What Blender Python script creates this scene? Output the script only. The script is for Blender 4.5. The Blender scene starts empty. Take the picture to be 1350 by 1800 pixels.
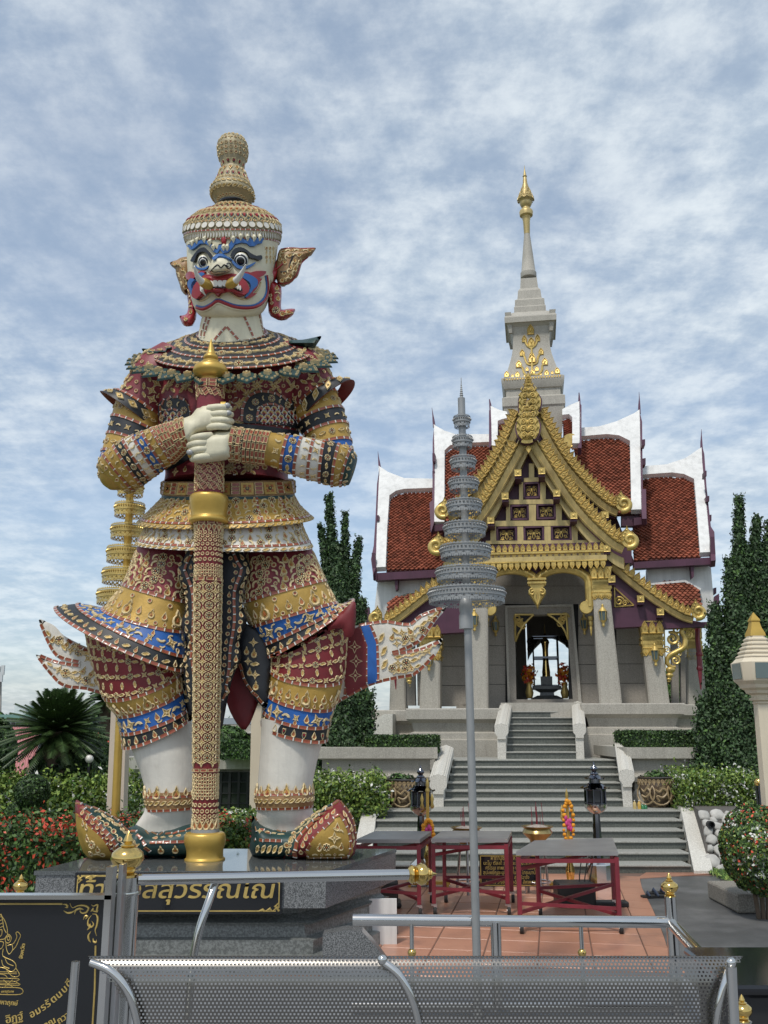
import bpy, bmesh, math, random
import numpy as np
from mathutils import Vector, Matrix, Quaternion
from mathutils.bvhtree import BVHTree
from mathutils.geometry import delaunay_2d_cdt, tessellate_polygon
random.seed(7); np.random.seed(7)
S = bpy.context.scene
COL = S.collection
R = math.radians
# ------------------------------------------------------------------ camera
F, HY, EYE = 1650.0, 1280.0, 1.65          # focal length and horizon in photograph pixels (1350 x 1800), eye height
PITCH = math.atan((HY - 900) / F)
cp, sp = math.cos(PITCH), math.sin(PITCH)
cam = bpy.data.cameras.new('camera'); cam_o = bpy.data.objects.new('camera', cam); COL.objects.link(cam_o)
cam.sensor_fit = 'VERTICAL'; cam.sensor_height = 24.0; cam.lens = 24.0 * F / 1800
cam.clip_start = 0.05; cam.clip_end = 3000
cam_o.location = (0, 0, EYE); cam_o.rotation_euler = (R(90) + PITCH, 0, 0)
S.camera = cam_o
CAM = Vector((0, 0, EYE))
# ------------------------------------------------------------------ light
SUN_EL, SUN_AZ = 58.0, 205.0               # azimuth clockwise from +Y (the view direction); 205 = behind the camera, a little to the left
w = bpy.data.worlds.new('World'); S.world = w; w.use_nodes = True
nt = w.node_tree; N = nt.nodes; L_ = nt.links
for n in list(N): N.remove(n)
def nn(tree, typ, **kw):
    n = tree.nodes.new(typ)
    for k, v in kw.items():
        setattr(n, k, v)
    return n
out = nn(nt, 'ShaderNodeOutputWorld')
sky = nn(nt, 'ShaderNodeTexSky', sky_type='NISHITA', sun_disc=False, sun_elevation=R(SUN_EL), sun_rotation=R(SUN_AZ), altitude=100, air_density=1.0, dust_density=1.6, ozone_density=1.2)
bg = nn(nt, 'ShaderNodeBackground'); bg.inputs[1].default_value = 0.14
L_.new(sky.outputs[0], bg.inputs[0])
tc = nn(nt, 'ShaderNodeTexCoord'); sep = nn(nt, 'ShaderNodeSeparateXYZ'); L_.new(tc.outputs['Generated'], sep.inputs[0])
def wm(op, a, b=None, clamp=False):
    n = nn(nt, 'ShaderNodeMath', operation=op, use_clamp=clamp)
    for i, x in enumerate((a, b)):
        if x is None: continue
        if isinstance(x, (int, float)): n.inputs[i].default_value = x
        else: L_.new(x, n.inputs[i])
    return n.outputs[0]
den = wm('ADD', wm('MAXIMUM', sep.outputs[2], 0.0), 0.16)
cmb = nn(nt, 'ShaderNodeCombineXYZ'); L_.new(wm('DIVIDE', sep.outputs[0], den), cmb.inputs[0]); L_.new(wm('DIVIDE', sep.outputs[1], den), cmb.inputs[1])
def wnoise(scale, detail, rough, off, stretch=(1, 1, 1), dist=0.0, rot=0.0):
    mp = nn(nt, 'ShaderNodeMapping'); mp.inputs['Location'].default_value = off; mp.inputs['Scale'].default_value = stretch; mp.inputs['Rotation'].default_value = (0, 0, rot)
    L_.new(cmb.outputs[0], mp.inputs[0])
    n = nn(nt, 'ShaderNodeTexNoise'); n.inputs['Scale'].default_value = scale; n.inputs['Detail'].default_value = detail; n.inputs['Roughness'].default_value = rough; n.inputs['Distortion'].default_value = dist
    L_.new(mp.outputs[0], n.inputs['Vector']); return n.outputs['Fac']
def wramp(x, a, b):
    n = nn(nt, 'ShaderNodeMapRange', interpolation_type='SMOOTHSTEP'); n.inputs[1].default_value = a; n.inputs[2].default_value = b; L_.new(x, n.inputs[0]); return n.outputs[0]
big = wnoise(.9, 4, .5, (3.1, 1.7, 0), (1, .8, 1), 0)
puff = wnoise(11.5, 7, .62, (0.4, 2.2, 0), (1, .7, 1), 0, .5)
wisp = wnoise(4.2, 9, .66, (5.0, 0.3, 0), (.8, 1.3, 1), .15, -.35)
cov = wm('ADD', wm('MULTIPLY', big, 1.55), wm('ADD', wm('MULTIPLY', puff, .36), wm('MULTIPLY', wisp, .52)))
cover = wm('ADD', wm('MULTIPLY', wramp(cov, 1.0, 1.5), .52), .47)
low = wramp(sep.outputs[2], .02, .45)
cover = wm('MULTIPLY', cover, wm('ADD', wm('MULTIPLY', low, .28), .72))
hz = nn(nt, 'ShaderNodeMapRange', interpolation_type='SMOOTHSTEP'); hz.inputs[1].default_value = .0; hz.inputs[2].default_value = .30; hz.inputs[3].default_value = .55; hz.inputs[4].default_value = .0
L_.new(sep.outputs[2], hz.inputs[0])
cover = wm('MAXIMUM', cover, hz.outputs[0])
cb = nn(nt, 'ShaderNodeBackground'); cb.inputs[1].default_value = 1.0
shade = wramp(wm('ADD', puff, wisp), .75, 1.25)
cmx = nn(nt, 'ShaderNodeMix', data_type='RGBA'); L_.new(shade, cmx.inputs[0]); cmx.inputs[6].default_value = (.45, .545, .645, 1); cmx.inputs[7].default_value = (.73, .795, .84, 1)
L_.new(cmx.outputs[2], cb.inputs[0])
mx = nn(nt, 'ShaderNodeMixShader'); L_.new(cover, mx.inputs[0]); L_.new(bg.outputs[0], mx.inputs[1]); L_.new(cb.outputs[0], mx.inputs[2])
L_.new(mx.outputs[0], out.inputs[0])
sun = bpy.data.lights.new('sun', 'SUN'); sun.energy = 2.1; sun.angle = R(6); sun.color = (1, .95, .87)
sun_o = bpy.data.objects.new('sun', sun); COL.objects.link(sun_o)
_d = Vector((math.sin(R(SUN_AZ)) * math.cos(R(SUN_EL)), math.cos(R(SUN_AZ)) * math.cos(R(SUN_EL)), math.sin(R(SUN_EL))))
sun_o.rotation_euler = _d.to_track_quat('Z', 'Y').to_euler()
S.view_settings.view_transform = 'Standard'; S.view_settings.look = 'None'; S.view_settings.gamma = 1; S.view_settings.exposure = 0.16
S.view_settings.use_curve_mapping = False
S.render.engine = 'CYCLES'; S.cycles.max_bounces = 6; S.cycles.transparent_max_bounces = 12
# ------------------------------------------------------------------ pixels of the photograph to places in the world
def ray(px, py):
    u = (px - 675) / F; v = (900 - py) / F
    return Vector((u, cp - v * sp, sp + v * cp))
def P(px, py, Y):
    r = ray(px, py); return CAM + r * (Y / r.y)
def G(px, py, z=0.0):
    r = ray(px, py); return CAM + r * ((z - EYE) / r.z)
def proj(p):
    d = p.y * cp + (p.z - EYE) * sp; q = -p.y * sp + (p.z - EYE) * cp
    return 675 + F * p.x / d, 900 - F * q / d
def MPX(p):
    return (p.y * cp + (p.z - EYE) * sp) / F          # metres per photograph pixel at a point
# ------------------------------------------------------------------ materials
MATS = {}
def mat(name, col, rough=.5, metal=0.0, var=.12, vs=3.0, bump=0.0, bs=60.0, island=0.0, spec=.5, coat=0.0, trans=0.0, col2=None, c2=(.5, .6), c2s=4.0, streak=0.0, sss=0.0):
    m = bpy.data.materials.new(name); m.use_nodes = True; t = m.node_tree; b = t.nodes['Principled BSDF']; lk = t.links
    b.inputs['Roughness'].default_value = rough; b.inputs['Metallic'].default_value = metal; b.inputs['Specular IOR Level'].default_value = spec
    if coat: b.inputs['Coat Weight'].default_value = coat; b.inputs['Coat Roughness'].default_value = .12
    if trans: b.inputs['Transmission Weight'].default_value = trans
    geo = nn(t, 'ShaderNodeNewGeometry')
    def noise(scale, det=4, r=.6, vec=None):
        n = nn(t, 'ShaderNodeTexNoise'); n.inputs['Scale'].default_value = scale; n.inputs['Detail'].default_value = det; n.inputs['Roughness'].default_value = r
        lk.new(vec or geo.outputs['Position'], n.inputs['Vector']); return n.outputs['Fac']
    c = nn(t, 'ShaderNodeRGB'); c.outputs[0].default_value = (*col, 1); cur = c.outputs[0]
    if col2:
        mr = nn(t, 'ShaderNodeMapRange', interpolation_type='SMOOTHSTEP'); mr.inputs[1].default_value = c2[0]; mr.inputs[2].default_value = c2[1]; lk.new(noise(c2s, 6, .65), mr.inputs[0])
        k = nn(t, 'ShaderNodeMix', data_type='RGBA'); lk.new(mr.outputs[0], k.inputs[0]); lk.new(cur, k.inputs[6]); k.inputs[7].default_value = (*col2, 1); cur = k.outputs[2]
    hsv = nn(t, 'ShaderNodeHueSaturation'); lk.new(cur, hsv.inputs['Color'])
    v = nn(t, 'ShaderNodeMapRange'); v.inputs[1].default_value = .25; v.inputs[2].default_value = .75; v.inputs[3].default_value = 1 - var; v.inputs[4].default_value = 1 + var
    lk.new(noise(vs, 5), v.inputs[0]); val = v.outputs[0]
    def mul(a, bb):
        q = nn(t, 'ShaderNodeMath', operation='MULTIPLY'); lk.new(a, q.inputs[0]); lk.new(bb, q.inputs[1]); return q.outputs[0]
    if streak:
        mp = nn(t, 'ShaderNodeMapping'); mp.inputs['Scale'].default_value = (9, 9, .5); lk.new(geo.outputs['Position'], mp.inputs[0])
        s = nn(t, 'ShaderNodeMapRange'); s.inputs[1].default_value = .45; s.inputs[2].default_value = .72; s.inputs[3].default_value = 1; s.inputs[4].default_value = 1 - streak
        lk.new(noise(1.0, 6, .7, mp.outputs[0]), s.inputs[0]); val = mul(val, s.outputs[0])
    if island:
        s = nn(t, 'ShaderNodeMapRange'); s.inputs[3].default_value = 1 - island; s.inputs[4].default_value = 1 + island; lk.new(geo.outputs['Random Per Island'], s.inputs[0]); val = mul(val, s.outputs[0])
    lk.new(val, hsv.inputs['Value']); lk.new(hsv.outputs[0], b.inputs['Base Color'])
    if bump:
        bn = nn(t, 'ShaderNodeBump'); bn.inputs['Strength'].default_value = bump; bn.inputs['Distance'].default_value = .01
        lk.new(noise(bs, 4), bn.inputs['Height']); lk.new(bn.outputs[0], b.inputs['Normal'])
    MATS[name] = m; return m
def speckle(name, base, dark, light, scale=90, rough=.25, bump=0.0, lo=.42, hi=.6, streak=0.0):
    m = mat(name, base, rough, var=.10, vs=1.2, bump=bump, streak=streak); t = m.node_tree; lk = t.links; b = t.nodes['Principled BSDF']
    geo = nn(t, 'ShaderNodeNewGeometry'); n = nn(t, 'ShaderNodeTexNoise'); n.inputs['Scale'].default_value = scale; n.inputs['Detail'].default_value = 3; n.inputs['Roughness'].default_value = .7
    lk.new(geo.outputs['Position'], n.inputs['Vector'])
    rp = nn(t, 'ShaderNodeValToRGB'); rp.color_ramp.elements[0].position = lo; rp.color_ramp.elements[0].color = (*dark, 1); rp.color_ramp.elements[1].position = hi; rp.color_ramp.elements[1].color = (*light, 1)
    lk.new(n.outputs['Fac'], rp.inputs[0])
    k = nn(t, 'ShaderNodeMix', data_type='RGBA', blend_type='MIX'); k.inputs[0].default_value = .55 if streak else .75
    old = b.inputs['Base Color'].links[0].from_socket
    lk.new(old, k.inputs[6]); lk.new(rp.outputs[0], k.inputs[7]); lk.new(k.outputs[2], b.inputs['Base Color']); return m
cream = mat('ornament_cream', (.64, .51, .28), .5, var=.25, vs=30, bump=.2, bs=120)
gold_in = mat('ornament_gold', (.50, .33, .09), .45, .15, var=.25, vs=30)
crown_m = mat('crown_bronze', (.33, .28, .17), .5, .1, var=.3, vs=14, bump=.3, bs=60)
orange_in = mat('ornament_orange', (.40, .13, .04), .5, var=.2, vs=20)
st_red = mat('statue_red', (.20, .022, .032), .5, var=.3, vs=6, bump=.25, bs=35)
st_red2 = mat('statue_deep_red', (.17, .012, .016), .55, var=.25, vs=5)
st_gold = mat('statue_gold', (.46, .29, .065), .45, .25, var=.25, vs=6, bump=.2, bs=40)
st_blue = mat('statue_blue', (.014, .10, .36), .5, var=.25, vs=8)
st_black = mat('statue_black', (.012, .014, .018), .5, var=.3, vs=8)
st_green = mat('statue_green', (.012, .045, .042), .5, var=.3, vs=8)
st_white = mat('statue_white', (.69, .66, .585), .6, var=.12, vs=3, bump=.4, bs=14, streak=.18, col2=(.52, .48, .40), c2=(.56, .78), c2s=2.5)
skin = mat('statue_skin', (.71, .66, .48), .52, var=.10, vs=2.5, bump=.35, bs=16, streak=.14, col2=(.55, .50, .36), c2=(.56, .78), c2s=3)
tile_rb = mat('tile_redbrown', (.30, .07, .035), .35, var=.3, vs=9, coat=.3)
white_t = mat('white_ceramic', (.74, .72, .68), .35, var=.06, coat=.2)
face_red = mat('face_red', (.33, .014, .022), .35, var=.18, coat=.3)
face_blue = mat('face_blue', (.025, .12, .36), .4, var=.15, coat=.2)
black_gl = mat('glossy_black', (.008, .008, .01), .2, var=.1, coat=.3)
tooth = mat('tooth_white', (.78, .77, .72), .3, var=.05, coat=.3)
tan_in = mat('ornament_brown', (.30, .17, .07), .5, var=.3, vs=20)
brass = mat('polished_brass', (.72, .50, .17), .13, 1.0, var=.06)
brass_old = mat('aged_brass', (.40, .30, .13), .28, .9, var=.25, vs=9)
gold_paint = mat('club_gold_paint', (.55, .36, .08), .36, .45, var=.16, vs=4, bump=.1, bs=25)
gold_leaf = mat('gilding', (.58, .42, .135), .38, .5, var=.38, vs=5, bump=.25, bs=50)
gold_flat = mat('gilded_board', (.54, .415, .18), .45, .4, var=.25, vs=2.2, streak=.35, bump=.1)
purple = mat('purple_paint', (.085, .028, .055), .5, var=.25, vs=2, streak=.2)
wht = mat('white_stucco', (.72, .72, .70), .6, var=.10, vs=1.5, streak=.24, bump=.1, bs=30)
stone = speckle('terrazzo_stone', (.42, .40, .35), (.27, .25, .21), (.52, .49, .43), 70, .7, .1, streak=.35)
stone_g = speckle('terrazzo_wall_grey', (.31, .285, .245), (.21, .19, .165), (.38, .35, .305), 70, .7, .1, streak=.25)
stone_lt = speckle('terrazzo_light', (.62, .60, .54), (.46, .44, .39), (.70, .68, .62), 60, .7, .1)
dark = mat('dark_gap', (.02, .02, .02), .8)
roof_t = mat('glazed_roof_tile', (.27, .088, .052), .42, var=.3, vs=1.2, island=.4, coat=.1)
roof_gap = mat('roof_underlay', (.05, .012, .01), .7)
steel = mat('polished_steel', (.60, .59, .565), .14, 1.0, var=.05, vs=4)
steel_b = mat('brushed_steel', (.55, .55, .56), .28, 1.0, var=.08, vs=3)
steel_d = mat('perforated_steel', (.24, .228, .21), .25, 1.0, var=.1, vs=3)
steel_t = mat('worn_steel_top', (.40, .39, .38), .40, .75, var=.15, vs=5)
silver = mat('silver_paint', (.30, .305, .30), .45, .35, var=.1, vs=8)
red_metal = mat('red_painted_steel', (.20, .022, .035), .45, var=.25, vs=5, coat=.1)
granite = speckle('grey_granite', (.15, .155, .155), (.045, .047, .048), (.28, .285, .285), 140, .16)
granite_top = speckle('polished_granite', (.10, .11, .11), (.055, .06, .06), (.16, .17, .17), 120, .06)
granite_side = speckle('base_granite', (.17, .18, .17), (.09, .095, .09), (.24, .25, .24), 60, .3)  # rougher, lower-contrast granite for the base mouldings and the pillar's pedestal
black_gran = mat('black_granite', (.006, .007, .009), .08, var=.2, coat=.4)
step_g = speckle('green_grey_granite', (.105, .115, .10), (.06, .066, .058), (.15, .16, .145), 50, .45, streak=.2)
step_n = speckle('step_nosing_stone', (.33, .33, .30), (.24, .24, .21), (.40, .40, .37), 60, .5)
terra = mat('terracotta_tile', (.43, .21, .135), .32, var=.16, vs=2.0, island=.12, bump=.12, bs=30, col2=(.27, .14, .10), c2=(.50, .74), c2s=1.6)
grout = mat('tile_grout', (.16, .10, .075), .8)
wet = mat('wet_dark_paving', (.085, .086, .086), .45, var=.25, vs=2.5, bump=.25, bs=40, col2=(.14, .14, .14), c2=(.45, .65), c2s=1.2)
grey_floor = mat('grey_floor', (.20, .21, .225), .6, var=.18, bump=.1, vs=1.5)
grassm = mat('lawn_grass', (.065, .13, .025), .8, var=.3, vs=10, island=.4)
ground_m = mat('ground_soil', (.10, .095, .08), .9, var=.3, vs=1)
cream_p = mat('cream_paint', (.66, .58, .44), .5, var=.06, vs=2, streak=.08)
tawny_p = mat('tawny_paint', (.60, .51, .41), .5, var=.06, vs=2)
black_p = mat('black_plastic', (.014, .014, .015), .45, var=.2)
rubber = mat('rubber', (.02, .02, .02), .7)
chrome_d = mat('dark_chrome', (.16, .17, .20), .10, 1.0, var=.1)
glass_d = mat('smoked_glass', (.03, .035, .04), .06, var=.1, coat=.5)
glass_g = mat('grey_green_glass', (.10, .14, .14), .1, var=.15, coat=.5)
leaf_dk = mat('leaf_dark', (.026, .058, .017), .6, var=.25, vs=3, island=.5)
leaf_cy = mat('leaf_cypress', (.045, .088, .032), .65, var=.3, vs=2, island=.55)
leaf_md = mat('leaf_mid', (.068, .135, .028), .55, var=.25, vs=3, island=.5)
leaf_lt = mat('leaf_light', (.19, .27, .05), .5, var=.25, vs=3, island=.45)
leaf_pm = mat('leaf_palm', (.034, .066, .016), .5, var=.25, vs=3, island=.5)
fl_white = mat('petal_white', (.72, .72, .66), .6, var=.08)
fl_red = mat('petal_red', (.62, .085, .045), .5, var=.2, vs=20, island=.3)
bark = mat('bark', (.11, .08, .055), .9, var=.3, vs=8, bump=.6, bs=25)
marigold = mat('marigold', (.72, .30, .015), .6, var=.2, vs=40, island=.2)
pinkm = mat('garland_pink', (.55, .06, .22), .6, var=.2)
# ------------------------------------------------------------------ mesh building
class MB:
    def __init__(s): s.v = []; s.f = []; s.m = []
    def add(s, V, Fs, mi=0, M=None):
        o = len(s.v)
        s.v += [tuple(M @ Vector(p)) for p in V] if M is not None else [tuple(p) for p in V]
        s.f += [tuple(i + o for i in f) for f in Fs]
        s.m += list(mi) if isinstance(mi, (list, tuple)) else [mi] * len(Fs)
        return s
    def box(s, c, d, mi=0, M=None):
        x, y, z = d[0] / 2, d[1] / 2, d[2] / 2
        V = [(c[0] + a * x, c[1] + b * y, c[2] + e * z) for e in (-1, 1) for b in (-1, 1) for a in (-1, 1)]
        return s.add(V, [(0, 2, 3, 1), (4, 5, 7, 6), (0, 1, 5, 4), (2, 6, 7, 3), (0, 4, 6, 2), (1, 3, 7, 5)], mi, M)
    def bbox(s, c, d, bv=.01, mi=0, M=None):      # box with chamfered vertical and top edges
        x, y, z = d[0] / 2, d[1] / 2, d[2] / 2; b = min(bv, x * .9, y * .9, z * .9)
        def ring(k, zz): return [(c[0] + q[0], c[1] + q[1], c[2] + zz) for q in ((-x + k, -y + b + (0 if k == 0 else k - b) if k else -y + b), (-x + b, -y + k)) ]
        def octo(i): return [(-x + i, -y + b), (-x + b, -y + i), (x - b, -y + i), (x - i, -y + b), (x - i, y - b), (x - b, y - i), (-x + b, y - i), (-x + i, y - b)]
        rs = [[(c[0] + p[0], c[1] + p[1], c[2] + zz) for p in octo(i)] for i, zz in ((b * .6, -z), (0, -z + b), (0, z - b), (b * .6, z))]
        return s.loft(rs, mi, True, True, M)
    def prism(s, poly, off, mi=0, M=None, caps=True):
        n = len(poly); off = Vector(off); V = [Vector(p) for p in poly]; V += [p + off for p in V]
        Fs = [(i, (i + 1) % n, n + (i + 1) % n, n + i) for i in range(n)]
        if caps: Fs += [tuple(range(n - 1, -1, -1)), tuple(range(n, 2 * n))]
        return s.add(V, Fs, mi, M)
    def loft(s, rings, mi=0, cap0=True, cap1=True, M=None, closed=True, mis=None):
        n = len(rings[0]); V = [p for r in rings for p in r]; Fs = []; ms = []
        for k in range(len(rings) - 1):
            for i in range(n if closed else n - 1):
                j = (i + 1) % n; Fs.append((k * n + i, k * n + j, (k + 1) * n + j, (k + 1) * n + i)); ms.append(mis[k] if mis else mi)
        if cap0: Fs.append(tuple(range(n - 1, -1, -1))); ms.append(mis[0] if mis else mi)
        if cap1: Fs.append(tuple((len(rings) - 1) * n + i for i in range(n))); ms.append(mis[-1] if mis else mi)
        return s.add(V, Fs, ms, M)
    def lathe(s, prof, n=24, mi=0, M=None, mis=None, a0=0.0):
        rs = [[(r * math.cos(a0 + 2 * math.pi * i / n), r * math.sin(a0 + 2 * math.pi * i / n), z) for i in range(n)] for r, z in prof]
        return s.loft(rs, mi, prof[0][0] > 1e-5, prof[-1][0] > 1e-5, M, True, mis)
    def tube(s, pts, rad, n=8, mi=0, caps=True, M=None, flat=1.0):
        pts = [Vector(p) for p in pts]; rad = rad if isinstance(rad, (list, tuple)) else [rad] * len(pts); rs = []
        ref = None
        for i, p in enumerate(pts):
            t = (pts[min(i + 1, len(pts) - 1)] - pts[max(i - 1, 0)]).normalized()
            if ref is None: ref = Vector((0, 0, 1)) if abs(t.z) < .9 else Vector((0, 1, 0))
            a = (ref - t * ref.dot(t)).normalized(); ref = a; b = t.cross(a)
            rs.append([p + (a * math.cos(q) + b * math.sin(q) * flat) * rad[i] for q in (2 * math.pi * k / n for k in range(n))])
        return s.loft(rs, mi, caps, caps, M)
    def sphere(s, c, r, n=16, m=10, mi=0, sq=(1, 1, 1), M=None):
        rs = []
        for k in range(1, m):
            a = math.pi * k / m; rs.append([(c[0] + r * sq[0] * math.sin(a) * math.cos(b), c[1] + r * sq[1] * math.sin(a) * math.sin(b), c[2] - r * sq[2] * math.cos(a)) for b in (2 * math.pi * i / n for i in range(n))])
        return s.loft(rs, mi, True, True, M)
    def mesh(s, name, mats, smooth=40):
        me = bpy.data.meshes.new(name); me.from_pydata(s.v, [], s.f)
        for m in (mats if isinstance(mats, (list, tuple)) else [mats]): me.materials.append(m)
        if len(me.materials) > 1: me.polygons.foreach_set('material_index', s.m)
        if smooth:
            me.polygons.foreach_set('use_smooth', [True] * len(s.f)); me.set_sharp_from_angle(angle=R(smooth))
        me.update(); return me
    def build(s, name, mats, parent=None, smooth=40, M=None, fix=False, bevel=0, **kw):
        me = s.mesh(name, mats, smooth)
        if fix:
            bm = bmesh.new(); bm.from_mesh(me); bmesh.ops.recalc_face_normals(bm, faces=bm.faces); bm.to_mesh(me); bm.free()
        return link(name, me, parent, M, **kw)
WORLD = {}                                        # world matrix of every object made here
def link(name, me, parent=None, M=None, **kw):
    o = bpy.data.objects.new(name, me); COL.objects.link(o)
    M = M if M is not None else Matrix.Identity(4)
    if parent is not None:
        o.parent = parent; o.matrix_parent_inverse = WORLD[parent].inverted()
    o.matrix_basis = M; WORLD[o] = M.copy()
    for k, v in kw.items(): o[k] = v
    return o
def thing(name, label, cat, loc=(0, 0, 0), group=None, **kw):
    o = link(name, None, None, Matrix.Translation(loc), label=label, category=cat, **kw)
    if group: o['group'] = group
    return o
def tag(o, label, cat, group=None):
    o['label'] = label; o['category'] = cat
    if group: o['group'] = group
    return o
def copy_thing(root, M, label=None):              # M: world matrix change
    def rec(o, par):
        c = o.copy(); COL.objects.link(c); WORLD[c] = (M @ WORLD[o])
        if par is not None:
            c.parent = par
        else:
            c.matrix_basis = M @ WORLD[o]
        for ch in list(kids.get(o, ())): rec(ch, c)
        return c
    kids = {}
    for o in list(WORLD):
        if o.parent is not None: kids.setdefault(o.parent, []).append(o)
    c = rec(root, None)
    if label: c['label'] = label
    return c
def cr(p, t):                                     # Catmull-Rom through the rows of p
    n = len(p); t = min(max(t, 0.0), n - 1 - 1e-9); i = int(t); f = t - i
    a, b, c, d = p[max(i - 1, 0)], p[i], p[i + 1], p[min(i + 2, n - 1)]
    return .5 * ((2 * b) + (c - a) * f + (2 * a - 5 * b + 4 * c - d) * f * f + (3 * b - a - 3 * c + d) * f ** 3)
def crpath(pts, n):
    p = np.array([tuple(q) for q in pts], float)
    return [Vector(cr(p, k * (len(p) - 1) / n)) for k in range(n + 1)]
def lerp(a, b, t): return a + (b - a) * t
class Loft:
    """Skin over rings, each given by the two pixels of its silhouette, its distance and how deep it is."""
    def __init__(s, rings, Y):
        C, A, B, X = [], [], [], []
        for r in rings:
            xl, yl, xr, yr, dy, ra = r[:6]; fd = r[6] if len(r) > 6 else None; ex = r[7] if len(r) > 7 else 2.2
            a = P(xl, yl, Y + dy); b = P(xr, yr, Y + dy); c = (a + b) / 2; h = (b - a) / 2
            if fd is None: bb = Vector((0, -h.length * ra, 0))
            else:
                mx_, my_ = (xl + xr) / 2, (yl + yr) / 2; bb = P(mx_ + fd[0], my_ + fd[1], c.y - h.length * ra) - c
            C.append(c); A.append(h); B.append(bb); X.append(ex)
        s.C, s.A, s.B, s.X = [np.array([tuple(q) for q in z], float) for z in (C, A, B)] + [np.array(X, float)]
        s.n = len(rings)
    def pt(s, t, th, k=1.0):
        c, a, b, e = cr(s.C, t), cr(s.A, t), cr(s.B, t), float(cr(s.X, t))
        sn, cs = math.sin(th), math.cos(th); q = 2 / e
        f = lambda x: math.copysign(abs(x) ** q, x)
        return Vector(c + (a * f(sn) + b * f(cs)) * k)
    def frame(s, t, th, up=True):
        p = s.pt(t, th); e = .02
        d1 = s.pt(t, th + e) - s.pt(t, th - e); t0, t1 = max(t - .04, 0), min(t + .04, s.n - 1)
        d2 = s.pt(t1, th) - s.pt(t0, th); n = d1.cross(d2)
        if n.length < 1e-12: n = p - Vector(cr(s.C, t))
        n.normalize()
        if n.dot(p - Vector(cr(s.C, t))) < 0: n = -n
        d1.normalize(); u = n.cross(d1)
        if up and u.dot(-d2) < 0: u = -u; d1 = -d1
        x = u.cross(n)
        return Matrix(((x.x, u.x, n.x, p.x), (x.y, u.y, n.y, p.y), (x.z, u.z, n.z, p.z), (0, 0, 0, 1)))
    def rings(s, t0, t1, sub, n, k=1.0):
        m = max(1, round((t1 - t0) * sub))
        return [[s.pt(t0 + (t1 - t0) * i / m, 2 * math.pi * j / n, k) for j in range(n)] for i in range(m + 1)]
    def into(s, mb, t0=0, t1=None, sub=5, n=44, mi=0, cap0=True, cap1=True, k=1.0, seg=None):
        t1 = s.n - 1 if t1 is None else t1; rs = s.rings(t0, t1, sub, n, k)
        mis = None
        if seg: mis = [seg[min(int(t0 + (t1 - t0) * (i + .5) / (len(rs) - 1)), len(seg) - 1)] for i in range(len(rs) - 1)]
        return mb.loft(rs, mi, cap0, cap1, None, True, mis)
    def arc(s, t, a, b, m=40):
        L = [0.0]; q = s.pt(t, a)
        for i in range(1, m + 1):
            p = s.pt(t, lerp(a, b, i / m)); L.append(L[-1] + (p - q).length); q = p
        return L
    def spaced(s, t, a, b, step, phase=0.5):
        L = s.arc(t, a, b); tot = L[-1]; n = max(1, int(round(tot / step))); res = []
        for k in range(n):
            g = tot * (k + phase) / n; i = max(0, min(len(L) - 2, int(np.searchsorted(L, g)) - 1)); f = (g - L[i]) / max(1e-9, L[i + 1] - L[i])
            res.append((lerp(a, b, (i + f) / (len(L) - 1)), tot / n))
        return res
# ------------------------------------------------------------------ ceramic ornament pieces
def rimmed(poly, h, k=.6, dz=.35, bev=.88):
    """a moulded piece: a raised rim round a sunk field; materials 0 rim, 1 field"""
    n = len(poly); V = []; c = (sum(p[0] for p in poly) / n, sum(p[1] for p in poly) / n)
    sc = lambda p, q: (c[0] + (p[0] - c[0]) * q, c[1] + (p[1] - c[1]) * q)
    for q, z in ((1, 0), (bev, h), ((bev + k) / 2 + .04, h), (k, h * dz)): V += [(*sc(p, q), z) for p in poly]
    Fs = [(r * n + i, r * n + (i + 1) % n, (r + 1) * n + (i + 1) % n, (r + 1) * n + i) for r in (0, 1, 2) for i in range(n)]; m = [0] * (3 * n)
    Fs.append(tuple(3 * n + i for i in range(n))); m.append(1)
    return V, Fs, m
def solid(poly, h, bev=.8, mi=0):
    n = len(poly); c = (sum(p[0] for p in poly) / n, sum(p[1] for p in poly) / n)
    V = [(*p, 0) for p in poly] + [(c[0] + (p[0] - c[0]) * bev, c[1] + (p[1] - c[1]) * bev, h) for p in poly]
    return V, [(i, (i + 1) % n, n + (i + 1) % n, n + i) for i in range(n)] + [tuple(range(n, 2 * n))], [mi] * (n + 1)
def circ(n, r=1.0, r2=None, a0=0.0): return [((r if (i % 2 == 0 or r2 is None) else r2) * math.cos(a0 + 2 * math.pi * i / n), (r if (i % 2 == 0 or r2 is None) else r2) * math.sin(a0 + 2 * math.pi * i / n)) for i in range(n)]
def shift(t, dx, dy, q=1.0, dz=0.0): return [(v[0] * q + dx, v[1] * q + dy, v[2] + dz) for v in t[0]], t[1], t[2]
def cat(*ts):
    V, Fs, m = [], [], []
    for t in ts:
        o = len(V); V += list(t[0]); Fs += [tuple(i + o for i in f) for f in t[1]]; m += list(t[2])
    return V, Fs, m
def ms(t, d): return t[0], t[1], [d.get(i, i) for i in t[2]]
CRES = [(math.cos(a), math.sin(a)) for a in np.linspace(.35, 2.8, 7)] + [(.62 * math.cos(a), .62 * math.sin(a) - .04) for a in np.linspace(2.6, .55, 6)]
CRES = [(x, y - .6) for x, y in CRES]
KRANOK = [(0, -.95), (.45, -.8), (.62, -.35), (.5, .1), (.22, .35), (.25, .62), (0, 1.05), (-.2, .6), (-.2, .38), (-.5, .1), (-.62, -.35), (-.45, -.8)]
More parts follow.
